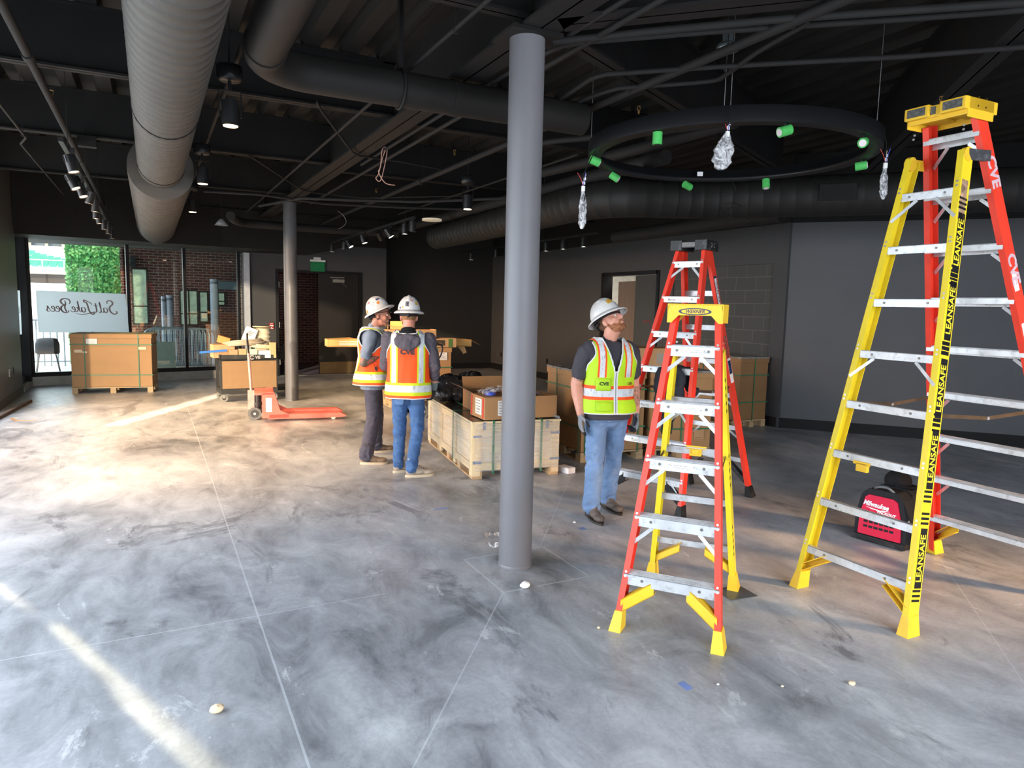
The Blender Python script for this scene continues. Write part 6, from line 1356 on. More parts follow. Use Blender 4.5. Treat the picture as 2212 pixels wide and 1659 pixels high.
# --- tool backpack with a black cap on it
q = onZ(1897, 1176); t = thing('tool_backpack', 'red and black tool backpack on the floor behind the tall ladder', 'backpack', q); f_ = (CAMPOS - q); f_.z = 0; f_.normalize()
fdir = (onZ(1883, 1172) - onZ(1975, 1150)); 
ang = math.atan2(f_.y, f_.x) + pi / 2 + radians(-24); t.rotation_euler = (0, 0, ang)
PB = mat('black_pack_cloth', (32, 33, 36), .8, var=.1, scale=20, bump=.3, bscale=120); PR = mat('crimson_pack_panel', (206, 26, 62), .65, var=.04, scale=12, bump=.2, bscale=150)
d = MB(); pw = .185
for (x_, y_, z_, rx, ry, rz_) in ((0, .10, .17, .19, .12, .17), (0, .11, .28, .155, .11, .13), (0, .10, .10, .2, .14, .10)): d.ell((x_, y_, z_), (rx, ry, rz_), nu=28, nv=18)
o = d.build('bag_body', PB, t); d2 = MB()
d2.prism([(-.19, .03), (.19, .03), (.185, .20), (.15, .36), (.10, .41), (-.10, .41), (-.15, .36), (-.185, .20)], (0, .16, 0), (1, 0, 0), (0, 0, 1), (0, -1, 0), .16); bb = d2.build('front_pocket', PB, t, bevel=.02)
bpy.data.objects.remove(o); d = MB(); d.prism([(-.185, .03), (.185, .03), (.18, .24), (.14, .38), (.09, .42), (-.09, .42), (-.14, .38), (-.18, .24)], (0, .31, 0), (1, 0, 0), (0, 0, 1), (0, -1, 0), .145); d.build('rear_compartment', PB, t, bevel=.025)
d = MB(); d.prism([(-.155, .055), (.155, .055), (.15, .20), (.115, .345), (.085, .365), (-.09, .365), (-.115, .345), (-.15, .20)], (0, .0, 0), (1, 0, 0), (0, 0, 1), (0, -1, 0), .012); pr = d.build('red_panel', PR, t, bevel=.004)
WP = mat('white_logo', (232, 230, 230), .5)
text('Milwaukee', .052, WP, plane_M((-.035, -.0135, .295), (1, 0, -.06), (0, 0, 1)), parent=pr, shear=.3, bold=.0018, sx=.82)
text('PACKOUT', .028, WP, plane_M((.045, -.0135, .245), (1, 0, -.06), (0, 0, 1)), parent=pr, bold=.0012, shear=.2)
d = MB(); d.add([V(p) for p in ((-.11, -.0135, .272), (.0, -.0135, .262), (.02, -.0135, .268), (.07, -.0135, .268), (-.02, -.0135, .250), (-.03, -.0135, .258), (-.06, -.0135, .258))], [(0, 1, 2, 3, 4, 5, 6)]); d.build('lightning_mark', WP, pr)
text('Jake Butt', .026, mat('marker_dark', (120, 20, 50), .6), plane_M((-.01, -.0135, .208), (1, 0, -.02), (0, 0, 1)), parent=pr)
d = MB()
for r_ in (0, 1):
    for k in range(6): x_ = -.115 + k * .038; d.box(x_, x_ + .030, -.0135, -.012, .150 - r_ * .038, .168 - r_ * .038)
d.build('webbing_slots', PB, pr)
d = MB(); pts = catmull([(-.07, .03, .41), (-.04, .02, .43), (.02, .02, .435), (.055, .02, .42), (.075, .03, .40)], 5); d.tube(pts, .010, n=8); d.build('carry_handle', mat('grey_handle', (96, 100, 104), .5), t)
d = MB(); d.box(-.195, .195, -.02, .33, .004, .05); d.build('rubber_base', RUB, t, bevel=.012)
for x_, z_ in ((.17, .12), (.187, .17)): d = MB(); d.cyl((x_, .03, z_ + .04), (x_ + .003, .02, z_), .004, n=8); d.cyl((x_, .03, z_ + .04), (x_, .03, z_ + .055), .008, n=8); d.build('zip_pull', mat('silver_zip', (196, 196, 196), .3, metal=.6), t)
d = MB(); d.tube(catmull([(.13, .33, .36), (.2, .38, .28), (.2, .37, .14), (.15, .33, .06)], 5), .022, n=8); d.build('shoulder_strap', PB, t)
CAPM = mat('black_cap_cloth', (22, 22, 24), .85); 
cq = q + Matrix.Rotation(ang, 3, 'Z') @ V((.0, .24, 0)); t2 = thing('black_cap', 'black cap sitting on top of the red tool backpack', 'cap', (cq.x, cq.y, .425), rz=ang + .3)
d = MB(); d.ell((0, 0, .03), (.095, .085, .085), v0=-.35, nu=24, nv=10); d.build('crown', CAPM, t2)
d = MB(); vs = []
for i in range(13): a_ = -pi * .42 + pi * .84 * i / 12 - .3; vs += [V((.08 * cos(a_), .075 * sin(a_), .015)), V((.165 * cos(a_) * 1.0, .09 * sin(a_), .0))]
d.add(vs, [(2 * i, 2 * i + 1, 2 * i + 3, 2 * i + 2) for i in range(12)], 0, True); o = d.build('visor', CAPM, t2); s_ = o.modifiers.new('s', 'SOLIDIFY'); s_.thickness = .004; bake(o)
# steel floor box beside the small ladder's rear foot
q = onZ(1588, 1281); d = MB(); d.box(-.10, .10, -.085, .085, 0, .004); o = d.build('floor_plate', mat('steel_floor_plate', (92, 96, 98), .4, metal=.4, var=.1), loc=(q.x, q.y, 0.0)); o.rotation_euler = (0, 0, -.1); tag(o, 'thin steel cover plate under the rear right foot of the small ladder', 'floor plate')
# ================================================================ PEOPLE
TOR = [(.76, .150, .112, 0), (.84, .172, .122, 0), (.92, .172, .122, 0), (1.02, .162, .114, 0), (1.12, .165, .114, .004), (1.22, .178, .122, .006), (1.30, .188, .126, .004), (1.36, .190, .118, -.002), (1.40, .176, .100, -.008), (1.43, .140, .084, -.014), (1.455, .098, .072, -.018), (1.48, .066, .060, -.016), (1.52, .058, .058, -.010)]
def tor(th, z, inf=0.0, flare=0.0, pw=2.5, sx=1, sy=1):
    for a, b in zip(TOR[:-1], TOR[1:]):
        if a[0] <= z <= b[0]: f = (z - a[0]) / (b[0] - a[0]); f = f * f * (3 - 2 * f) * .5 + f * .5; r = [p + (q - p) * f for p, q in zip(a, b)]; break
    else: r = list(TOR[0]) if z < TOR[0][0] else list(TOR[-1])
    fl = flare * max(0, 1.15 - z); rx = r[1] * sx + inf + fl; ry = r[2] * sy + inf + fl
    c, s = cos(th), sin(th); x = rx * math.copysign(abs(c) ** (2 / pw), c); y = ry * math.copysign(abs(s) ** (2 / pw), s)
    return V((x, y + r[3], z))
def torso_mesh(mb, z0, z1, inf, flare=0, nz=30, nt=40, mi=0, **k):
    vs = []
    for j in range(nz + 1):
        z = z0 + (z1 - z0) * j / nz; vs += [tor(2 * pi * i / nt, z, inf, flare, **k) for i in range(nt)]
    mb.add(vs, [(j * nt + i, j * nt + (i + 1) % nt, (j + 1) * nt + (i + 1) % nt, (j + 1) * nt + i) for j in range(nz) for i in range(nt)], mi, True)
    mb.add(vs[:nt], [tuple(range(nt))[::-1]], mi, True); mb.add(vs[-nt:], [tuple(range(nt))], mi, True)
def fold(o, amp, sc, seed=0, zs=1.0, comp=None):
    for v in o.data.vertices:
        p = V((v.co.x * sc, v.co.y * sc, v.co.z * sc * zs)) + V((seed, seed * 1.7, 0)); n = NZ.noise(p) + .5 * NZ.noise(p * 2.1 + V((4, 2, 1)))
        n = -abs(n) * 1.6 + .4
        v.co += v.normal * amp * n
def skin_mat(name, base, pink, tats=(), tcol=(70, 72, 70), tamt=.8, tscale=26):
    mt = bpy.data.materials.new(name); mt.use_nodes = True; t = NT(mt); b = t.n['Principled BSDF']; co = t.coord('Object')
    c = t.ramp(t.noise(co, 14, 4), [(.35, lin(base)), (.7, lin(pink))])
    if tats:
        m = None
        for (cx_, cy_, cz_, r) in tats:
            n = t.new('ShaderNodeVectorMath', operation='DISTANCE'); t.link(co, n.inputs[0]); n.inputs[1].default_value = (cx_, cy_, cz_); k = t.math('LESS_THAN', n.outputs['Value'], r)
            m = k if m is None else t.math('MAXIMUM', m, k)
        ink = t.ramp(t.noise(co, tscale, 6, .7, 2.2), [(.46, 0.0), (.50, 1.0), (.56, 1.0), (.60, .15)]) if tamt < .9 else t.ramp(t.noise(co, 20, 6, .7, 1.5), [(.30, 1.0), (.62, .92), (.75, .6)])
        c2 = lin(tcol) if tamt < .9 else t.ramp(t.noise(co, 11, 4, .6, 1.0), [(.38, lin((70, 80, 72))), (.52, lin((96, 88, 76))), (.60, lin((168, 84, 74))), (.68, lin((62, 70, 70)))])
        c = t.mix(t.math('MULTIPLY', t.math('MULTIPLY', m, ink), tamt), c, c2)
    t.link(c, b.inputs['Base Color']); b.inputs['Roughness'].default_value = .5; b.inputs['Subsurface Weight'].default_value = .08; b.inputs['Subsurface Radius'].default_value = (.02, .008, .004)
    return mt
def vest_mat(name, base, edge, wh=(196, 200, 204), vb=(.066, .082, .126, .142), hb=(.835, .865, .92, .95), vmin=.95, zip_=False, vz_front=None):
    """printed trim of a safety vest: upright bands and a hooped band"""
    mt = bpy.data.materials.new(name); mt.use_nodes = True; t = NT(mt); b = t.n['Principled BSDF']; co = t.coord('Object'); X, Y, Z = t.xyz(co)
    ax = t.math('ABSOLUTE', X); c = t.mix(t.noise(co, 9, 4), lin(base), [min(1, v * 1.12) for v in lin(base)])
    vm = t.math('GREATER_THAN', Z, vmin); c = t.mix(t.math('MULTIPLY', vm, t.band(ax, vb[0], vb[3])), c, lin(edge)); scratch = t.ramp(t.noise(t.coord('Object', (1, 1, .4)), 34, 5, .7, 1.5), [(.40, lin((156, 162, 166))), (.47, lin(wh))])
    c = t.mix(t.math('MULTIPLY', vm, t.band(ax, vb[1], vb[2])), c, scratch)
    c = t.mix(t.band(Z, hb[0], hb[3]), c, lin(edge)); c = t.mix(t.band(Z, hb[1], hb[2]), c, scratch)
    if zip_:
        fr = t.math('GREATER_THAN', Y, 0); c = t.mix(t.math('MULTIPLY', fr, t.band(ax, -1, .017)), c, lin((200, 203, 206))); c = t.mix(t.math('MULTIPLY', fr, t.band(ax, -1, .004)), c, lin((120, 126, 130)))
    t.link(c, b.inputs['Base Color']); b.inputs['Roughness'].default_value = .7
    bn = t.new('ShaderNodeBump'); bn.inputs['Strength'].default_value = .35; bn.inputs['Distance'].default_value = .01; t.link(t.noise(co, 22, 4), bn.inputs['Height']); t.link(bn.outputs[0], b.inputs['Normal'])
    return mt
def vest(parent, mt, hem, inf, flare, vneck=True, vbot=1.20, backneck=1.445, pipe=(204, 206, 206), amp=.006, seed=1, side_slit=False, fold_z=.5, **k):
    nt, nz = 132, 150; ztop = 1.468; vs = []; keep = {}
    for j in range(nz + 1):
        z = hem + (ztop - hem) * j / nz
        for i in range(nt): vs.append(tor(2 * pi * i / nt, z, inf, flare, **k))
    bm = bmesh.new(); bv = [bm.verts.new(p) for p in vs]
    def out(p):
        ax_, y, z = abs(p.x), p.y, p.z
        if ax_ > .160 and ((y + .004) / .085) ** 2 + ((z - 1.33) / .14) ** 2 < 1: return True
        if z > 1.2 and ax_ > .158 + max(0, 1.35 - z) * .55: return True
        if y > -.01 and vneck and z > vbot and ax_ < .008 + (z - vbot) * .30: return True
        if y <= -.01 and z > backneck and ax_ < .09: return True
        return False
    for j in range(nz):
        for i in range(nt):
            q = (j * nt + i, j * nt + (i + 1) % nt, (j + 1) * nt + (i + 1) % nt, (j + 1) * nt + i); c = sum((vs[a] for a in q), V()) / 4
            if not out(c): f = bm.faces.new([bv[a] for a in q]); f.smooth = True
    bmesh.ops.delete(bm, geom=[v for v in bm.verts if not v.link_faces], context='VERTS')
    # smooth the cut edges
    bvs = [v for v in bm.verts if any(len(e.link_faces) == 1 for e in v.link_edges)]
    for it in range(16):
        new = {}
        for v in bvs:
            nb = [e.other_vert(v) for e in v.link_edges if len(e.link_faces) == 1]
            if len(nb) == 2: new[v] = (v.co * 2 + nb[0].co + nb[1].co) / 4
        for v, p in new.items(): v.co = p
    loops = []; seen = set()
    for v in bvs:
        if v in seen: continue
        lp = [v]; seen.add(v); cur = v
        while True:
            nb = [e.other_vert(cur) for e in cur.link_edges if len(e.link_faces) == 1 and e.other_vert(cur) not in seen]
            if not nb: break
            cur = nb[0]; seen.add(cur); lp.append(cur)
        if len(lp) > 12: loops.append(lp)
    bm.normal_update()
    for v in bm.verts:
        p = V((v.co.x * 9, v.co.y * 9, v.co.z * 9 * fold_z)) + V((seed * 3, 0, 0)); n = NZ.noise(p) + .5 * NZ.noise(p * 2.3)
        e = 1.0 if v.co.z > hem + .02 else .6; v.co += v.normal * (amp * 1.3 * n * e) if v.normal.length > .1 else V()
    LP = [[v.co.copy() for v in lp] for lp in loops]
    me = bpy.data.meshes.new('safety_vest'); bm.to_mesh(me); bm.free(); me.materials.append(mt); o = bpy.data.objects.new('safety_vest', me); COL.objects.link(o); o.parent = parent
    s = o.modifiers.new('s', 'SOLIDIFY'); s.thickness = .004; s.offset = 1; bake(o)
    for lp in LP: d = MB(); d.tube(lp[::2] if len(lp) > 30 else lp, .0075, n=6, closed=True); d.build('piping', mat('vest_piping_%d' % pipe[0], pipe, .6), o)
    return o
def hardhat(parent, M, stickers=(), tint=(200, 200, 199), name='hard_hat', crown=.148):
    HM = mat('white_hard_hat', tint, .28, var=.03, scale=12, coat=.3, dirt=((170, 168, 160), .3, 14))
    d = MB(); n = 56; prof = []
    for k in range(15): a = pi / 2 * k / 14; prof.append((cos(a), sin(a)))
    vs = []
    for r_, z_ in [(1.36, -.10), (1.34, -.06), (1.20, -.02), (1.02, .02)] + prof:
        for i in range(n):
            a = 2 * pi * i / n; R = .118 if r_ <= 1.001 else .118; ex = 1.14 if True else 1
            rx = .112 * r_; ry = .132 * r_
            if r_ > 1.1: rx = .112 + (.112 * (r_ - 1)) * .95; ry = .132 + (.132 * (r_ - 1)) * .85
            z = crown * z_ if z_ >= 0 else z_ * .28
            x = rx * cos(a); y = ry * sin(a)
            if r_ <= 1.0 and z_ > .25:          # raised centre ridge and side ribs
                for w_, c_ in ((.016, 0), ): z += .010 * math.exp(-((x - c_) / w_) ** 2) * min(1, (z_ - .25) * 4)
                for c_ in (.045, -.045): z += .005 * math.exp(-((x - c_) / .009) ** 2) * min(1, (z_ - .25) * 4)
            if r_ > 1.1 and sin(a) > 0: y += .018 * sin(a) * (r_ - 1) * 2.4
            vs.append(M @ V((x, y, z)))
    nr = 19
    d.add(vs, [(j * n + i, j * n + (i + 1) % n, (j + 1) * n + (i + 1) % n, (j + 1) * n + i) for j in range(nr - 1) for i in range(n)], 0, True)
    o = d.build(name, HM, parent, weld=1e-4); s = o.modifiers.new('s', 'SOLIDIFY'); s.thickness = .0035; s.offset = -1; bake(o)
    d = MB(); d.tube([M @ V((.098 * cos(a), .116 * sin(a), -.022)) for a in [2 * pi * k / 30 for k in range(30)]], .009, n=6, closed=True); d.build('headband', mat('black_suspension', (32, 32, 34), .6), o)
    d = MB()
    for k in range(13): a = pi + pi * k / 12; 
    d.tube([M @ V((.088 * cos(a), .104 * sin(a), -.045)) for a in [pi * 1.12 + pi * .76 * k / 12 for k in range(13)]], .013, n=6); d.ell(M @ V((0, -.112, -.048)), .020, nu=14, nv=8); d.build('ratchet_strap', mat('black_suspension', (32, 32, 34), .6), o)
    for (az, el_, w_, h_, mt, nm) in stickers:
        a = radians(az); e = radians(el_); p = V((.112 * cos(e) * cos(a), .132 * cos(e) * sin(a), crown * sin(e))); nn = V((p.x / .112 ** 2, p.y / .132 ** 2, p.z / crown ** 2)).normalized(); ex = V((-sin(a), cos(a), 0)); ey = nn.cross(ex).normalized(); ex = ey.cross(nn)
        d = MB(); g = 5; vs = []
        for j in range(g + 1):
            for i in range(g + 1):
                q = p + ex * w_ * (i / g - .5) + ey * h_ * (j / g - .5); s_ = 1 / sqrt((q.x / .112) ** 2 + (q.y / .132) ** 2 + (q.z / crown) ** 2) ; q = q * s_ + nn * .0022
                if abs(q.x) < .03 and q.z > .06: q += V((0, 0, .006))
                vs.append(M @ q)
        d.add(vs, [(j * (g + 1) + i, j * (g + 1) + i + 1, (j + 1) * (g + 1) + i + 1, (j + 1) * (g + 1) + i) for j in range(g) for i in range(g)], 0, True); d.build(nm, mt, o)
    return o
STK_W = mat('sticker_scribble', (206, 204, 200), .5, var=.3, scale=60, dirt=((60, 56, 52), .9, 50)); STK_R = mat('sticker_flag', (196, 120, 124), .5, dirt=((90, 96, 150), .5, 60)); STK_B = mat('sticker_navy', (40, 52, 96), .45, dirt=((180, 180, 190), .4, 60)); STK_O = mat('sticker_orange', (222, 130, 50), .5, dirt=((80, 60, 40), .5, 60)); STK_K = mat('sticker_dark', (60, 58, 64), .5, dirt=((210, 190, 196), .9, 70)); STK_Y = mat('sticker_amber', (216, 166, 60), .5, dirt=((50, 40, 30), .9, 70)); STK_P = mat('sticker_blue_line', (150, 164, 206), .5, dirt=((70, 86, 160), .7, 60))
def head_blobs(mb, M):
    e = lambda c, r, rot=None: mb.ell(M @ V(c), r, (M.to_3x3() @ rot) if rot is not None else M.to_3x3(), 22, 14)
    k = lambda a, b, r0, r1=None: mb.cap(M @ V(a), M @ V(b), r0, r1, n=10)
    e((0, -.014, .034), (.077, .097, .096)); e((0, .024, -.02), (.066, .074, .095)); e((0, .03, -.075), (.056, .058, .042)); e((0, .071, -.098), (.028, .026, .020))
    e((0, .066, .045), (.056, .036, .045)); k((-.034, .090, .026), (.034, .090, .026), .0085); k((0, .094, .018), (0, .116, -.022), .0085, .0125); e((0, .113, -.027), (.0165, .012, .010))
    e((.040, .066, -.022), (.024, .026, .026)); e((-.040, .066, -.022), (.024, .026, .026)); e((0, .094, -.052), (.024, .012, .0085)); e((0, .092, -.064), (.022, .012, .008)); k((.052, .03, -.06), (.03, .07, -.09), .018, .016); k((-.052, .03, -.06), (-.03, .07, -.09), .018, .016)
    for s in (-1, 1): e((s * .079, -.004, -.006), (.010, .019, .031), Matrix.Rotation(s * .35, 3, 'Z')); e((s * .076, .004, -.030), (.010, .012, .014))
def face_bits(parent, M, brow=(120, 84, 58), iris=(70, 90, 110)):
    for s in (-1, 1):
        d = MB(); c = M @ V((s * .031, .0885, .008)); R = M.to_3x3()
        d.ell(c, (.0125, .010, .0085), R, 14, 10); o = d.build('eye', mat('eye_white', (222, 216, 210), .25), parent)
        d = MB(); d.ell(M @ V((s * .031 + .001, .0965, .0085)), (.0052, .003, .0052), R, 12, 8); d.build('iris', mat('iris_%d' % iris[0], iris, .2), o)
        d = MB(); d.tube([M @ V((s * .031 + .015 * cos(a), .0925 + .006 * sin(a), .010 + .008 * sin(a))) for a in [pi * q / 8 for q in range(9)]], .0022, n=5); d.build('upper_lid', mat('eyelid_tone', (190, 140, 120), .5), o)
        d = MB(); d.tube([M @ V((s * (.014 + .036 * f), .101 - .012 * f * f, .028 + .007 * sin(pi * f))) for f in [q / 6 for q in range(7)]], .0038, n=6); d.build('eyebrow', mat('brow_%d' % brow[0], brow, .8), parent)
    d = MB(); d.tube([M @ V((.022 * f, .1055 - .006 * f * f, -.058)) for f in [-1 + q / 4 for q in range(9)]], .0022, n=5); d.build('mouth_line', mat('lip_line', (150, 84, 76), .6), parent)
def hand_blobs(mb, W, D, P, side, curl=.35, r=.0088, spread=.012, thumb=.5, sc=1.0, pf=1.0):
    """W wrist, D direction of the hand, P palm normal (fingers curl towards it), side: unit vector towards the thumb"""
    D = V(D).normalized(); P = V(P); P = (P - D * P.dot(D)).normalized(); S = V(side); S = (S - D * S.dot(D) - P * S.dot(P)).normalized()
    for f in (-1.2, -.4, .4, 1.2): mb.cap(W + S * f * .013 * sc + D * .005, W + D * .075 * sc + S * f * .0205 * sc, .0125 * sc * pf, .0115 * sc * pf, n=10)
    mb.cap(W - D * .03, W + D * .02, .024 * sc * pf, .022 * sc * pf)
    for i, L in enumerate((.074, .083, .077, .060)):
        f = 1.5 - i; b = W + D * .082 * sc + S * f * .0195 * sc; ang = curl * (.55 + .18 * i); d = D.copy(); p = b
        for q, l in enumerate((.46, .30, .24)):
            d = (Matrix.Rotation(ang * (.8 if q == 0 else 1.15), 3, D.cross(P)) @ d).normalized(); e_ = p + d * L * l * sc + S * f * .0012; mb.cap(p, e_, (r - q * .0006) * sc * pf, (r - .0006 - q * .0006) * sc * pf, n=10); p = e_
    b = W + D * .022 * sc + S * .024 * sc; d1 = (D * .62 + S * .62 + P * .45).normalized(); m_ = b + d1 * .042 * sc; mb.cap(b, m_, .0135 * sc * pf, .0105 * sc * pf, n=10); d2 = (D * .85 + S * .18 + P * (.45 + thumb * .4)).normalized(); m2 = m_ + d2 * .030 * sc; mb.cap(m_, m2, .0105 * sc * pf, .0095 * sc * pf, n=10); mb.cap(m2, m2 + (D * .9 + P * .5).normalized() * .022 * sc * pf, .0095 * sc * pf, .008 * sc * pf, n=10)
def boot(parent, heel, toe, ankle_h, mat_u, mat_s, name, L=.29, lace=None, heelblock=False, top=.10, wid=.050):
    """boot along heel -> toe on the floor (local space of parent)"""
    H_ = V((heel[0], heel[1], 0)); d = (V((toe[0], toe[1], 0)) - H_).normalized(); s = V((-d.y, d.x, 0)); M_ = Matrix((s, d, V((0, 0, 1)))).transposed().to_4x4(); M_.translation = H_; R = M_.to_3x3()
    mb = MB(); e = lambda c, r: mb.ell(M_ @ V(c), r, R, 20, 12)
    e((0, .06, .055), (.040, .058, .045)); e((0, .14, .052), (.044, .075, .036)); e((0, .225, .044), (wid, .062, .028)); e((0, .10, .075), (.038, .055, .038)); mb.cap(M_ @ V((0, .065, .06)), M_ @ V((0, .055, top + .05)), .042, .046)
    u_ = mb.build(name, mat_u, parent); remesh(u_, .006, 3)
    for v in u_.data.vertices:
        if v.co.z < .020: v.co.z = .020
    poly = []
    for k in range(28):
        a = 2 * pi * k / 28; yy = .143 + .148 * sin(a); ww = (.046 if yy > .1 else .038) * (1.06 if yy > .18 else 1) ; ww *= 1 - .25 * max(0, (yy - .24) / .06); poly.append((ww * cos(a), yy))
    mb = MB(); mb.prism(poly, H_ + V((0, 0, .0)), s, d, V((0, 0, 1)), .026, sm=True) if not heelblock else (mb.prism([p for p in poly if p[1] > .10], H_ + V((0, 0, .0)), s, d, V((0, 0, 1)), .018), mb.prism([(-.033, -.0), (.033, 0), (.033, .065), (-.033, .065)], H_, s, d, V((0, 0, 1)), .032), mb.prism([(-.034, .06), (.034, .06), (.040, .12), (-.040, .12)], H_ + V((0, 0, .012)), s, d, V((0, 0, 1)), .012))
    mb.build('sole', mat_s, u_)
    if lace:
        mb = MB()
        for k in range(5): yy = .12 + .020 * k; zz = .125 - .013 * k; mb.tube([M_ @ V((-.022, yy, zz - .006)), M_ @ V((0, yy + .004, zz + .003)), M_ @ V((.022, yy, zz - .006))], .0025, n=5)
        mb.build('laces', lace, u_)
    return u_
def pants(parent, mt, hipz, legs, wr=1.0, name='trousers', seed=0, amp=.010, waist_in=0, stack=.012):
    """legs: (hip, knee, ankle, thigh r, knee r, cuff r)"""
    mb = MB(); torso_mesh(mb, .80, hipz, .012 + waist_in, nz=10)
    mb.ell((0, -.035, .86), (.165, .115, .11)); mb.ell((0, 0, .80), (.15, .11, .09))
    for hp, kn, an, r0, r1, r2 in legs: mb.cap(hp, kn, r0, r1, n=22); mb.cap(kn, an, r1, r2, n=22); mb.cap(V(an) + V((0, 0, .05)), V(an), r2 + .004, r2 + .006, n=22)
    o = mb.build(name, mt, parent); remesh(o, .0085, 5)
    kz = [V(l[1]).z for l in legs][0]
    for v in o.data.vertices:
        z = v.co.z; p = V((v.co.x * 8, v.co.y * 8, z * 13 + v.co.x * 5)) + V((seed * 2, 0, seed)); n = NZ.noise(p) + .5 * NZ.noise(p * 2.2)
        w_ = .35 + .9 * math.exp(-((z - kz) / .12) ** 2) + 1.3 * max(0, (.32 - z) / .25) + .5 * math.exp(-((z - .78) / .08) ** 2)
        v.co += v.normal * max(-.0105, (-abs(n) * 1.7 + .35) * amp * 1.15 * w_)
    return o
def plain_text_on_back(parent, s, size, mt, zc, front=False, xo=0, inf=.03, flare=0, name='printed_logo', bold=0, sx=1, **k):
    sg = 1 if front else -1
    o = text(s, size, mt, Matrix.Identity(4), parent=parent, name=name, bold=bold, sx=sx, ext=.0)
    for v in o.data.vertices:
        x = v.co.x * (-1 if front else 1) + xo; z = zc + v.co.y; lo = tor(0, z, inf, flare, **k).x; t_ = min(.98, abs(x / lo)); pw = 2.5; r = tor(pi / 2 * sg, z, inf, flare, **k).y; base = tor(0, z, inf, flare, **k).y; v.co = V((x, base + (r - base) * (1 - t_ ** pw) ** (1 / pw) + sg * .004, z))
    return o
def logo_cve(parent, zc, h, mt, **k):
    plain_text_on_back(parent, 'C', h * 1.36, mt, zc, xo=(-.036 if not k.get('front') else .036) * h / .06 + k.pop('x0', 0), name='printed_logo', bold=h * .09, sx=1.1, **k)
DENIM = mat('blue_denim', (58, 88, 132), .85, var=.16, scale=7, dirt=((92, 124, 164), .6, 6), bump=.3, bscale=240)
DENL = mat('light_denim', (104, 130, 166), .85, var=.12, scale=7, dirt=((138, 158, 186), .6, 6), bump=.3, bscale=240)
GPANT = mat('grey_work_cloth', (64, 62, 73), .85, var=.08, scale=6, bump=.3, bscale=200)
ORV = dict(base=(226, 78, 24), edge=(186, 202, 34))
# ---------------------------------------------------------------- man looking up (lime vest)
def make_person(label, loc, rz):
    pass
P3 = (onZ(1281, 1118) + onZ(1322, 1104)) / 2; rz3 = radians(168)
R3 = Matrix.Rotation(-rz3, 3, 'Z'); L3_ = lambda x, y: R3 @ (onZ(x, y) - P3)
hM = Matrix.Translation((.005, .018, 1.600)) @ Matrix.Rotation(radians(32), 4, 'Z') @ Matrix.Rotation(radians(37), 4, 'X')
rh, rt_ = L3_(1271, 1113), L3_(1309, 1143); lh, lt_ = L3_(1303, 1094), L3_(1354, 1120)
rd = (rt_ - rh).normalized(); ld = (lt_ - lh).normalized(); ra_ = rh + rd * .06; la_ = lh + ld * .06
S_r, E_r, W_r = V((.192, -.005, 1.375)), V((.256, -.04, 1.095)), V((.246, .045, .865)); S_l, E_l, W_l = V((-.192, -.005, 1.375)), V((-.250, -.045, 1.095)), V((-.244, .035, .865))
SK3 = skin_mat('fair_skin', (188, 132, 112), (204, 148, 128), tats=[(.235, -.03, 1.165, .065), (-.25, .0, .99, .09)], tamt=.75)
mb = MB(); head_blobs(mb, hM)
mb.cap((0, -.012, 1.42), hM @ V((0, -.02, -.06)), .060, .058); mb.cap((0, .012, 1.44), hM @ V((0, .02, -.07)), .045, .045); torso_mesh(mb, .82, 1.44, -.022, nz=14)
for S_, E_, W_ in ((S_r, E_r, W_r), (S_l, E_l, W_l)): mb.cap(S_.lerp(E_, .12), E_, .053, .050); mb.cap(E_, E_.lerp(W_, .3), .049, .053); mb.cap(E_.lerp(W_, .3), W_, .053, .032)
for an, kx in ((ra_, .105), (la_, -.10)): mb.cap((kx * .9, 0, .86), (kx, (an.y) * .5 + .01, .48), .08, .05); mb.cap((kx, an.y * .5 + .01, .48), (an.x, an.y, .10), .048, .035)
hd_r = (V((0.0, .10, -1))).normalized(); hd_l = V((.0, .10, -1)).normalized()
hand_blobs(mb, W_r, hd_r, (-1, .1, 0), (0, 1, 0), .35, sc=1.12, pf=.68); hand_blobs(mb, W_l, hd_l, (1, .1, 0), (0, 1, 0), .6, sc=1.12, pf=.68)
b3 = mb.build('person', SK3); b3.location = P3; b3.rotation_euler = (0, 0, rz3); remesh(b3, .0052, 3)
tag(b3, 'worker in lime vest and white hard hat looking up, right of the near column', 'person')
face_bits(b3, hM, brow=(150, 100, 70)); BEARD = mat('ginger_beard', (158, 102, 70), .85, var=.25, scale=60, bump=.8, bscale=260); HAIRB = mat('short_brown_hair', (96, 66, 46), .85, var=.25, scale=60, bump=.6, bscale=260)
def beard(body, M, mt, rule, off=.0016, name='beard'):
    """short facial hair lifted off the face surface"""
    Mi = M.inverted(); me = body.data; keep = []
    for p in me.polygons:
        if rule(Mi @ p.center): keep.append(p)
    used = sorted({v for p in keep for v in p.vertices}); idx = {v: i for i, v in enumerate(used)}
    vs = [me.vertices[v].co + me.vertices[v].normal * (off + .0015 * NZ.noise(me.vertices[v].co * 160)) for v in used]
    mb = MB(); mb.add(vs, [tuple(idx[v] for v in p.vertices) for p in keep], 0, True); o = mb.build(name, mt, body); s_ = o.modifiers.new('s', 'SOLIDIFY'); s_.thickness = .005; s_.offset = -1; bake(o); return o
def full_beard(p):
    x = abs(p.x); n = .004 * NZ.noise(p * 90)
    if x < .019 and -.072 < p.z < -.051: return False
    if x < .027 and -.053 < p.z < -.040 and p.y > .08: return True
    if x > .050 and .006 < p.y < .024 and -.10 < p.z < -.030: return True
    return p.z < -.046 - .35 * max(0, p.y - .045) * 0 - (.012 if x < .05 and p.y > .06 and x > .03 else 0) + n and p.z > -.128 and p.y > .014 + max(0, -.100 - p.z) * 1.6
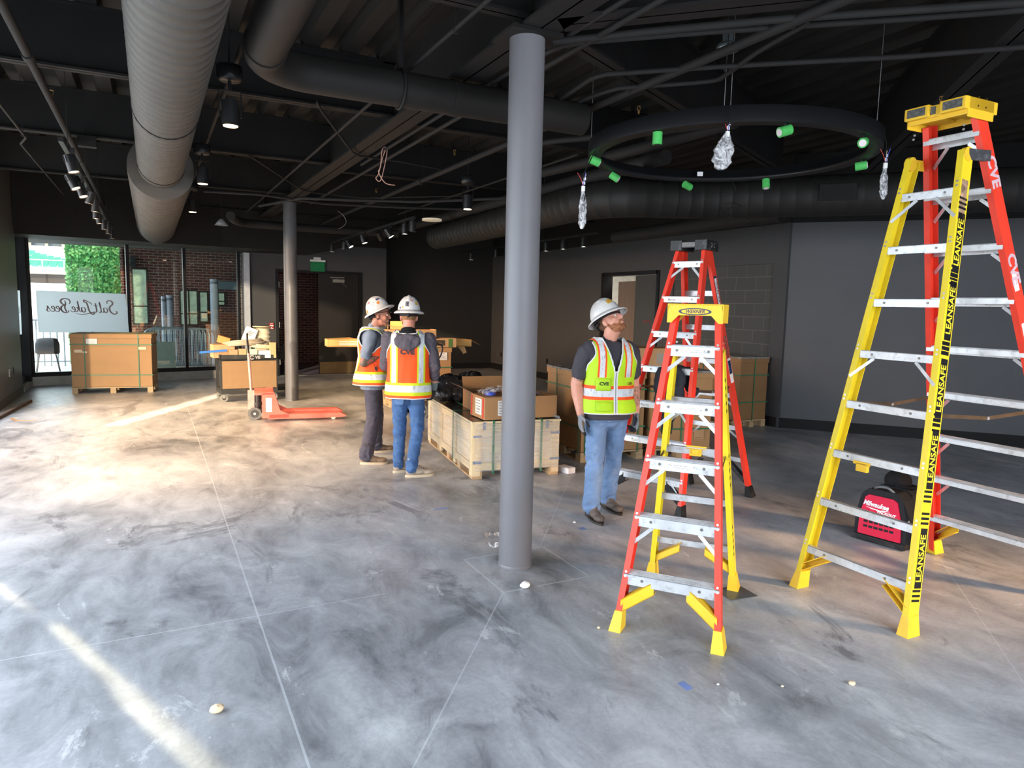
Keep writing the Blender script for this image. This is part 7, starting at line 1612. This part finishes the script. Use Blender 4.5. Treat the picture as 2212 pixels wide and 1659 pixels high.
def goatee_rule(p): return abs(p.x) < .024 and p.y > .06 and -.125 < p.z < -.073 or (abs(p.x) < .024 and -.052 < p.z < -.041 and p.y > .08)
beard(b3, hM, BEARD, full_beard)
def hair(parent, M, mt, low=-.05, r=1.035):
    mb = MB(); R = M.to_3x3(); vs = []; n = 30; m_ = 14
    for j in range(m_ + 1):
        for i in range(n + 1):
            a = pi + .15 * pi - (pi * .0) ; th = pi * .96 + (pi * 1.08) * i / n; ph = -.75 + 1.9 * j / m_; th0 = th
            c = V((0, -.014, .034)); p = c + V((.077 * r * cos(ph) * cos(th), .097 * r * cos(ph) * sin(th), .096 * r * sin(ph)))
            if ph < 0: p.x *= .96; 
            if p.z < low: p.z = low
            vs.append(M @ p)
    mb.add(vs, [(j * (n + 1) + i, j * (n + 1) + i + 1, (j + 1) * (n + 1) + i + 1, (j + 1) * (n + 1) + i) for j in range(m_) for i in range(n)], 0, True); return mb.build('hair', mt, parent)
hair(b3, hM, HAIRB)
hatM = hM @ Matrix.Translation((0, -.010, .062)) @ Matrix.Rotation(radians(-6), 4, 'X')
hardhat(b3, hatM, [(70, 34, .05, .045, STK_Y, 'bee_sticker'), (112, 20, .035, .055, STK_P, 'badge_sticker'), (20, 55, .03, .03, mat('white_hat_sticker', (230, 230, 226), .3), 'clear_sticker')])
SH3 = mat('charcoal_tee', (62, 60, 67), .85, var=.06, scale=8, bump=.3, bscale=200)
mb = MB(); torso_mesh(mb, .795, 1.45, .010, flare=.055, nz=20); mb.cap((0, -.008, 1.40), (0, -.004, 1.462), .070, .064)
for S_, E_ in ((S_r, E_r), (S_l, E_l)): mb.cap(S_ + V((-.03 if S_.x > 0 else .03, 0, .0)), S_.lerp(E_, .25), .080, .078); mb.cap(S_.lerp(E_, .1), S_.lerp(E_, .66), .078, .072, n=20)
o = mb.build('t_shirt', SH3, b3); remesh(o, .0075, 4); fold(o, .006, 9, 3)
for v in o.data.vertices:
    if v.co.z < .818: v.co.z = .818
V3 = vest_mat('lime_vest_cloth', (166, 204, 38), (226, 82, 34), vb=(.078, .092, .132, .146), hb=(.985, 1.01, 1.072, 1.098), vmin=1.165, zip_=True)
v3 = vest(b3, V3, .875, .034, .10, vbot=1.20, seed=3, amp=.007)
for x_, w_, z0_, z1_ in ((.100, .115, 1.06, 1.16), (.095, .13, .895, .975)):
    d = MB(); vs = []
    for j in range(5):
        for i in range(9):
            xx = x_ + w_ * (i / 8 - .5); zz = z0_ + (z1_ - z0_) * j / 4; lo = tor(0, zz, .036, .10).x; t_ = min(.97, abs(xx / lo)); yy = tor(pi / 2, zz, .036, .10).y; vs.append(V((xx, (yy) * (1 - t_ ** 2.5) ** .4 + .010, zz)))
    d.add(vs, [(j * 9 + i, j * 9 + i + 1, (j + 1) * 9 + i + 1, (j + 1) * 9 + i) for j in range(4) for i in range(8)], 0, True); pk = d.build('pocket', mat('lime_pocket_cloth', (162, 200, 38), .7, var=.05, scale=12), v3); s = pk.modifiers.new('s', 'SOLIDIFY'); s.thickness = .004; s.offset = 0; bake(pk)
LK = mat('logo_dark', (34, 52, 40), .6)
plain_text_on_back(v3, 'CVE', .036, LK, 1.115, front=True, xo=.098, inf=.045, flare=.10, bold=.0018, sx=1.1)
plain_text_on_back(v3, 'USA', .03, mat('logo_maroon', (110, 50, 40), .6), 1.115, front=True, xo=-.13, inf=.045, flare=.10, bold=.001, sx=.9)
pants(b3, DENL, .85, [(V((.088, 0, .82)), V((.108, ra_.y * .45 + .015, .47)), V((ra_.x, ra_.y, .10)), .096, .074, .068), (V((-.088, 0, .82)), V((-.105, la_.y * .5 + .015, .47)), V((la_.x, la_.y, .10)), .096, .074, .068)], name='jeans', seed=5, amp=.011)
BT3 = mat('brown_cowboy_boot', (96, 84, 76), .6, var=.15, scale=14, dirt=((60, 50, 44), .5, 12)); SO3 = mat('dark_boot_sole', (52, 46, 42), .6)
boot(b3, rh, rt_, .1, BT3, SO3, 'boot', heelblock=True, wid=.045); boot(b3, lh, lt_, .1, BT3, SO3, 'boot', heelblock=True, wid=.045)
GL1 = mat('grey_knit_glove', (122, 124, 128), .85, var=.06, scale=30, bump=.3, bscale=240); GLB = mat('black_glove_palm', (34, 36, 40), .55)
def glove(parent, W_, D_, P_, Sd, curl, E_, cuff=(122, 124, 130), body=None, allblack=False):
    D_ = V(D_).normalized(); mt = bpy.data.materials.new('work_glove'); mt.use_nodes = True; t = NT(mt); b = t.n['Principled BSDF']; co = t.coord('Object')
    n = t.new('ShaderNodeVectorMath', operation='DOT_PRODUCT'); t.link(co, n.inputs[0]); n.inputs[1].default_value = D_; P2 = V(P_).normalized()
    k = t.math('GREATER_THAN', n.outputs['Value'], W_.dot(D_) + (.150 if not allblack else .02)); n2 = t.new('ShaderNodeVectorMath', operation='DOT_PRODUCT'); t.link(co, n2.inputs[0]); n2.inputs[1].default_value = P2
    k2 = t.math('GREATER_THAN', n2.outputs['Value'], W_.dot(P2) + (.024 if not allblack else .004)); k2 = t.math('MULTIPLY', k2, t.math('GREATER_THAN', n.outputs['Value'], W_.dot(D_) + .01))
    c = t.mix(t.math('MAXIMUM', k, k2), lin(cuff), lin((34, 36, 40))); t.link(c, b.inputs['Base Color']); b.inputs['Roughness'].default_value = .7
    mb = MB(); hand_blobs(mb, W_, D_, P_, Sd, curl, r=.0105, sc=1.12); up = (E_ - W_).normalized(); mb.cap(W_ - D_ * .0, W_ + up * .065, .031, .036)
    o = mb.build('glove', mt, parent); remesh(o, .0036, 2); return o
glove(b3, W_r, hd_r, (-1, .1, 0), (0, 1, 0), .35, E_r); glove(b3, W_l, hd_l, (1, .1, 0), (0, 1, 0), .6, E_l)
# ---------------------------------------------------------------- man seen from behind (orange vest, grey hoodie)
P2_ = (onZ(865, 1024) + onZ(897, 1026)) / 2; rz2 = radians(-23)
R2 = Matrix.Rotation(-rz2, 3, 'Z'); L2_ = lambda x, y: R2 @ (onZ(x, y) - P2_)
hM = Matrix.Translation((.0, .03, 1.605)) @ Matrix.Rotation(radians(2), 4, 'Z') @ Matrix.Rotation(radians(-6), 4, 'X')
rh, rt_ = L2_(876, 1031), L2_(938, 1027); lh, lt_ = L2_(849, 1022), L2_(890, 1016); rd = (rt_ - rh).normalized(); ld = (lt_ - lh).normalized(); ra_ = rh + rd * .06; la_ = lh + ld * .06
S_r, E_r, W_r = V((.200, -.01, 1.385)), V((.262, -.02, 1.115)), V((.258, .085, .885)); S_l, E_l, W_l = V((-.200, 0, 1.385)), V((-.235, .06, 1.115)), V((-.08, .22, 1.00))
SK2 = skin_mat('ruddy_skin', (184, 122, 102), (198, 138, 118)); mb = MB(); head_blobs(mb, hM); mb.cap((0, -.01, 1.42), hM @ V((0, -.02, -.06)), .060, .060); torso_mesh(mb, .82, 1.44, -.022, nz=14)
for S_, E_, W_ in ((S_r, E_r, W_r), (S_l, E_l, W_l)): mb.cap(S_.lerp(E_, .12), E_, .048, .042); mb.cap(E_, E_.lerp(W_, .35), .040, .041); mb.cap(E_.lerp(W_, .35), W_, .041, .028)
for an, kx in ((ra_, .09), (la_, -.09)): mb.cap((kx * .9, 0, .86), (kx, an.y * .5 + .01, .48), .075, .05); mb.cap((kx, an.y * .5 + .01, .48), (an.x, an.y, .10), .046, .034)
hdr = V((-.25, .15, -1)).normalized(); hand_blobs(mb, W_r, hdr, (-.8, .4, 0), (.1, 1, 0), .75, sc=1.12, pf=.68); hand_blobs(mb, W_l, (1, .25, 0), (0, 0, -1), (0, 1, .2), .4, sc=1.12, pf=.68)
b2 = mb.build('person', SK2); b2.location = P2_; b2.scale = (.985, .985, .985); b2.rotation_euler = (0, 0, rz2); remesh(b2, .0058, 3); tag(b2, 'worker in orange vest, grey hoodie and blue jeans, seen from behind', 'person')
face_bits(b2, hM); beard(b2, hM, HAIRB, full_beard); hair(b2, hM, mat('light_brown_hair', (138, 100, 66), .85, var=.25, scale=60, bump=.6, bscale=260), low=-.075, r=1.07)
hatM = hM @ Matrix.Translation((0, -.006, .060)) @ Matrix.Rotation(radians(3), 4, 'X')
hardhat(b2, hatM, [(262, 24, .034, .046, STK_K, 'square_badge'), (290, 40, .028, .020, STK_R, 'flag_sticker'), (232, 36, .030, .026, STK_W, 'round_sticker'), (238, 12, .02, .02, STK_O, 'small_sticker'), (318, 28, .034, .03, STK_Y, 'crest_sticker'), (312, 52, .03, .022, STK_W, 'word_sticker'), (222, 10, .02, .02, STK_B, 'side_sticker')])
HOOD = mat('grey_hoodie_fleece', (80, 76, 84), .9, var=.06, scale=10, bump=.35, bscale=220); mb = MB(); torso_mesh(mb, .86, 1.45, .014, nz=20)
for S_, E_, W_, f in ((S_r, E_r, W_r, .45), (S_l, E_l, W_l, .6)): mb.cap(S_ * 1, S_.lerp(E_, .3), .074, .070); mb.cap(S_, E_, .068, .060, n=20); mb.cap(E_, E_.lerp(W_, f), .060, .050, n=20)
o = mb.build('hoodie', HOOD, b2); remesh(o, .0075, 4)
for v in o.data.vertices:
    p = V((v.co.x * 12, v.co.y * 12, v.co.z * 20)); n = NZ.noise(p) + .5 * NZ.noise(p * 2); w_ = 1.2 if abs(v.co.x) > .2 else .4; v.co += v.normal * (-abs(n) * 1.7 + .4) * .008 * w_
V2 = vest_mat('orange_vest_cloth', vb=(.096, .111, .156, .172), hb=(.835, .868, .935, .960), vmin=.955, **ORV); v2 = vest(b2, V2, .805, .040, .06, vbot=1.15, backneck=1.44, seed=8, amp=.006, fold_z=.25)
LG = mat('logo_charcoal', (64, 50, 52), .6); plain_text_on_back(v2, 'CVE', .066, LG, 1.265, inf=.048, flare=.06, bold=.0045, sx=1.15); plain_text_on_back(v2, 'CACHE VALLEY ELECTRIC', .015, mat('logo_red_line', (170, 44, 24), .6), 1.222, inf=.048, flare=.06, sx=.88)
# hood lying on the upper back
mb = MB(); HD = mat('black_hood_lining', (26, 26, 28), .9)
for k in range(17):
    a = pi * .98 + pi * 1.04 * k / 16; r_ = abs(sin(a)); mb.ell((.112 * cos(a), -.035 - .120 * r_, 1.448 - .060 * r_ ** 1.4), (.026 + .010 * r_, .026 + .008 * r_, .028 + .014 * r_), nu=14, nv=9)
for k in range(9): a = pi * 1.1 + pi * .8 * k / 8; mb.ell((.095 * cos(a), -.155 - .012 * abs(sin(a)), 1.39 - .055 * abs(sin(a))), (.040, .032, .055), nu=14, nv=9)
mb.ell((-.015, -.176, 1.352), (.075, .030, .052)); mb.ell((0, -.165, 1.385), (.115, .030, .06)); o = mb.build('hood', HOOD, b2); remesh(o, .007, 3); fold(o, .009, 11, 2)
mb = MB(); mb.ell((0, -.075, 1.450), (.098, .070, .034)); mb.ell((0, -.05, 1.478), (.074, .056, .032)); mb.build('hood_lining', HD, b2)
pants(b2, DENIM, .90, [(V((.082, 0, .82)), V((.095, ra_.y * .5 + .012, .47)), V((ra_.x, ra_.y, .095)), .090, .068, .056), (V((-.082, 0, .82)), V((-.092, la_.y * .5 + .012, .47)), V((la_.x, la_.y, .095)), .090, .068, .056)], name='jeans', seed=2, amp=.010)
for sx_ in (-1, 1):
    d = MB(); vs = []
    for j in range(6):
        for i in range(7):
            xx = sx_ * .085 + .10 * (i / 6 - .5) * (1 - .1 * (j == 0)); zz = .87 - .12 * (1 - j / 5) - (.012 if 0 < i < 6 and j == 0 else 0); yy = -.035 - .130 * sqrt(max(.02, 1 - (xx / .180) ** 2 - ((zz - .86) / .20) ** 2)) - .008; vs.append(V((xx, yy, zz)))
    d.add(vs, [(j * 7 + i, j * 7 + i + 1, (j + 1) * 7 + i + 1, (j + 1) * 7 + i) for j in range(5) for i in range(6)], 0, True); d.build('back_pocket', mat('pocket_denim', (72, 102, 144), .8, var=.12, scale=12), b2)
BT2 = mat('sand_work_boot', (150, 140, 126), .75, var=.08, scale=12, dirt=((130, 116, 100), .4, 12)); SO2 = mat('cream_boot_sole', (180, 168, 146), .7); LC = mat('boot_lace', (92, 70, 56), .8)
boot(b2, rh, rt_, .1, BT2, SO2, 'boot', lace=LC, top=.11); boot(b2, lh, lt_, .1, BT2, SO2, 'boot', lace=LC, top=.11)
glove(b2, W_r, hdr, (-.8, .4, 0), (.1, 1, 0), .75, E_r, cuff=(96, 110, 114), allblack=True); glove(b2, W_l, (1, .25, 0), (0, 0, -1), (0, 1, .2), .4, E_l, cuff=(96, 110, 114), allblack=True)
# ---------------------------------------------------------------- man in profile (orange vest, grey trousers)
P1 = (onZ(800, 1000) + onZ(812, 976)) / 2; rz1 = radians(-113)
R1_ = Matrix.Rotation(-rz1, 3, 'Z'); L1_ = lambda x, y: R1_ @ (onZ(x, y) - P1)
hM = Matrix.Translation((.0, .075, 1.600)) @ Matrix.Rotation(radians(-8), 4, 'Z') @ Matrix.Rotation(radians(-2), 4, 'X')
rh, rt_ = L1_(778, 1003), L1_(840, 1002); lh, lt_ = L1_(800, 978), L1_(840, 975); rd = (rt_ - rh).normalized(); ld = (lt_ - lh).normalized(); ra_ = rh + rd * .06; la_ = lh + ld * .06
S_r, E_r, W_r = V((.190, .0, 1.375)), V((.235, -.075, 1.085)), V((.13, .150, 1.19)); S_l, E_l, W_l = V((-.190, .01, 1.375)), V((-.225, -.02, 1.09)), V((-.03, .19, 1.12))
SK1 = skin_mat('tanned_skin', (168, 112, 90), (184, 126, 104), tats=[(.23, -.05, 1.12, .14), (.16, .07, 1.15, .13)], tamt=.92)
mb = MB(); head_blobs(mb, hM); mb.cap((0, .0, 1.41), hM @ V((0, -.025, -.06)), .060, .058); torso_mesh(mb, .82, 1.44, -.022, nz=14)
for S_, E_, W_ in ((S_r, E_r, W_r), (S_l, E_l, W_l)): mb.cap(S_.lerp(E_, .12), E_, .048, .044); mb.cap(E_, E_.lerp(W_, .4), .042, .045); mb.cap(E_.lerp(W_, .4), W_, .044, .030)
for an, kx in ((ra_, .09), (la_, -.09)): mb.cap((kx * .9, 0, .86), (kx, an.y * .5 + .02, .48), .075, .05); mb.cap((kx, an.y * .5 + .02, .48), (an.x, an.y, .10), .046, .034)
hand_blobs(mb, W_r, (-.75, .45, .35), (0, -1, 0), (0, .2, 1), .4); hand_blobs(mb, W_l, (.8, .3, .1), (0, -1, 0), (0, .2, 1), .4)
b1 = mb.build('person', SK1); b1.location = P1; b1.scale = (.985, .985, .985); b1.rotation_euler = (0, 0, rz1); remesh(b1, .0058, 3); tag(b1, 'worker in profile with tattooed arm, orange vest and grey trousers', 'person')
face_bits(b1, hM, brow=(90, 64, 46)); 
mb = MB(); R = hM.to_3x3(); mb.ell(hM @ V((0, .090, -.104)), (.019, .019, .022), R); mb.ell(hM @ V((0, .092, -.126)), (.012, .012, .024), R); o = mb.build('goatee', mat('fair_goatee', (172, 136, 92), .85, var=.25, scale=60, bump=.6, bscale=260), b1); remesh(o, .0035, 2)
beard(b1, hM, mat('fair_goatee', (172, 136, 92), .85, var=.25, scale=60, bump=.6, bscale=260), goatee_rule, name='moustache')
hair(b1, hM, mat('cropped_brown_hair', (104, 80, 62), .85, var=.2, scale=70, bump=.5, bscale=260), low=-.05, r=1.02)
d = MB(); d.tube([hM @ V((.088, -.003 + .009 * cos(a), -.040 + .009 * sin(a))) for a in [2 * pi * k / 12 for k in range(12)]], .004, n=6, closed=True); d.build('ear_plug', mat('black_ear_plug', (22, 22, 24), .3), b1)
hatM = hM @ Matrix.Translation((0, -.026, .056)) @ Matrix.Rotation(radians(27), 4, 'X')
h1 = hardhat(b1, hatM, [(-8, 28, .06, .06, STK_W, 'skull_sticker'), (40, 46, .045, .03, STK_B, 'navy_sticker'), (28, 26, .03, .03, STK_O, 'orange_sticker'), (-30, 45, .04, .03, STK_R, 'faded_sticker'), (10, 12, .03, .02, STK_W, 'letter_sticker'), (62, 20, .03, .03, STK_W, 'front_sticker'), (-50, 10, .03, .03, STK_O, 'rear_sticker')])
d = MB(); d.tube([hatM @ V((.135 * cos(a), .158 * sin(a) + .01, -.020)) for a in [radians(-10) + radians(80) * k / 10 for k in range(11)]], .005, n=6); d.build('red_brim_tape', mat('pink_red_tape', (200, 84, 96), .4), h1)
d = MB(); d.tube([hM @ V((.084, .0, .030)), hM @ V((.080, .06, .040)), hM @ V((.058, .108, .050))], .0035, n=6); d.ell(hM @ V((.034, .116, .052)), (.034, .010, .018), R, 16, 10); d.ell(hM @ V((-.034, .116, .052)), (.034, .010, .018), R, 16, 10); d.build('safety_glasses', mat('dark_glasses', (28, 28, 32), .15), b1)
d = MB(); d.tube(catmull([hM @ V((.078, -.03, -.05)), V((.085, -.03, 1.47)), V((.10, .05, 1.42)), V((.085, .12, 1.32)), V((.05, .155, 1.2))], 5), .004, n=6); d.build('lanyard', mat('white_lanyard', (206, 206, 204), .6), b1)
TS1 = mat('blue_grey_tee', (112, 124, 140), .85, var=.05, scale=8, bump=.3, bscale=200); mb = MB(); torso_mesh(mb, .77, 1.45, .012, nz=20, flare=.02); mb.cap((0, -.005, 1.40), (0, .0, 1.458), .072, .066)
for S_, E_ in ((S_r, E_r), (S_l, E_l)): mb.cap(S_ * 1, S_.lerp(E_, .25), .074, .074); mb.cap(S_, S_.lerp(E_, .70), .070, .066, n=20)
o = mb.build('t_shirt', TS1, b1); remesh(o, .0075, 4); fold(o, .007, 9, 6)
for v in o.data.vertices:
    if v.co.z < .786: v.co.z = .786
V1 = vest_mat('orange_vest_cloth_worn', vb=(.080, .098, .140, .158), hb=(.875, .905, .965, .990), vmin=.985, **ORV); v1 = vest(b1, V1, .845, .046, .16, vbot=1.15, seed=12, amp=.007, fold_z=.4)
d = MB(); d.obox((.225, .055, 1.02), (0, 1, 0), (0, 0, 1), (1, 0, 0), .012, .028, .004); d.tube(catmull([(.226, .045, 1.05), (.230, .03, 1.10), (.230, .07, 1.10), (.228, .06, 1.05)], 4), .0018, n=5); d.build('radio_clip', mat('black_clip', (28, 28, 30), .5), v1)
pants(b1, GPANT, .86, [(V((.082, 0, .82)), V((.095, ra_.y * .5 + .03, .47)), V((ra_.x, ra_.y + .005, .10)), .092, .076, .070), (V((-.082, 0, .82)), V((-.092, la_.y * .5 + .03, .47)), V((la_.x, la_.y + .005, .10)), .092, .076, .070)], name='work_trousers', seed=9, amp=.011)
d = MB(); d.obox((.150, .075, .845), (1, .4, 0), (0, 0, 1), (-.4, 1, 0), .02, .02, .012); d.build('belt_pouch', mat('belt_brown', (60, 46, 40), .6), b1)
BT1 = mat('brown_work_boot', (118, 98, 80), .7, var=.10, scale=12, dirt=((84, 68, 54), .4, 12)); SO1 = mat('beige_boot_sole', (172, 158, 134), .7)
boot(b1, rh, rt_, .1, BT1, SO1, 'boot', top=.08); boot(b1, lh, lt_, .1, BT1, SO1, 'boot', top=.08)
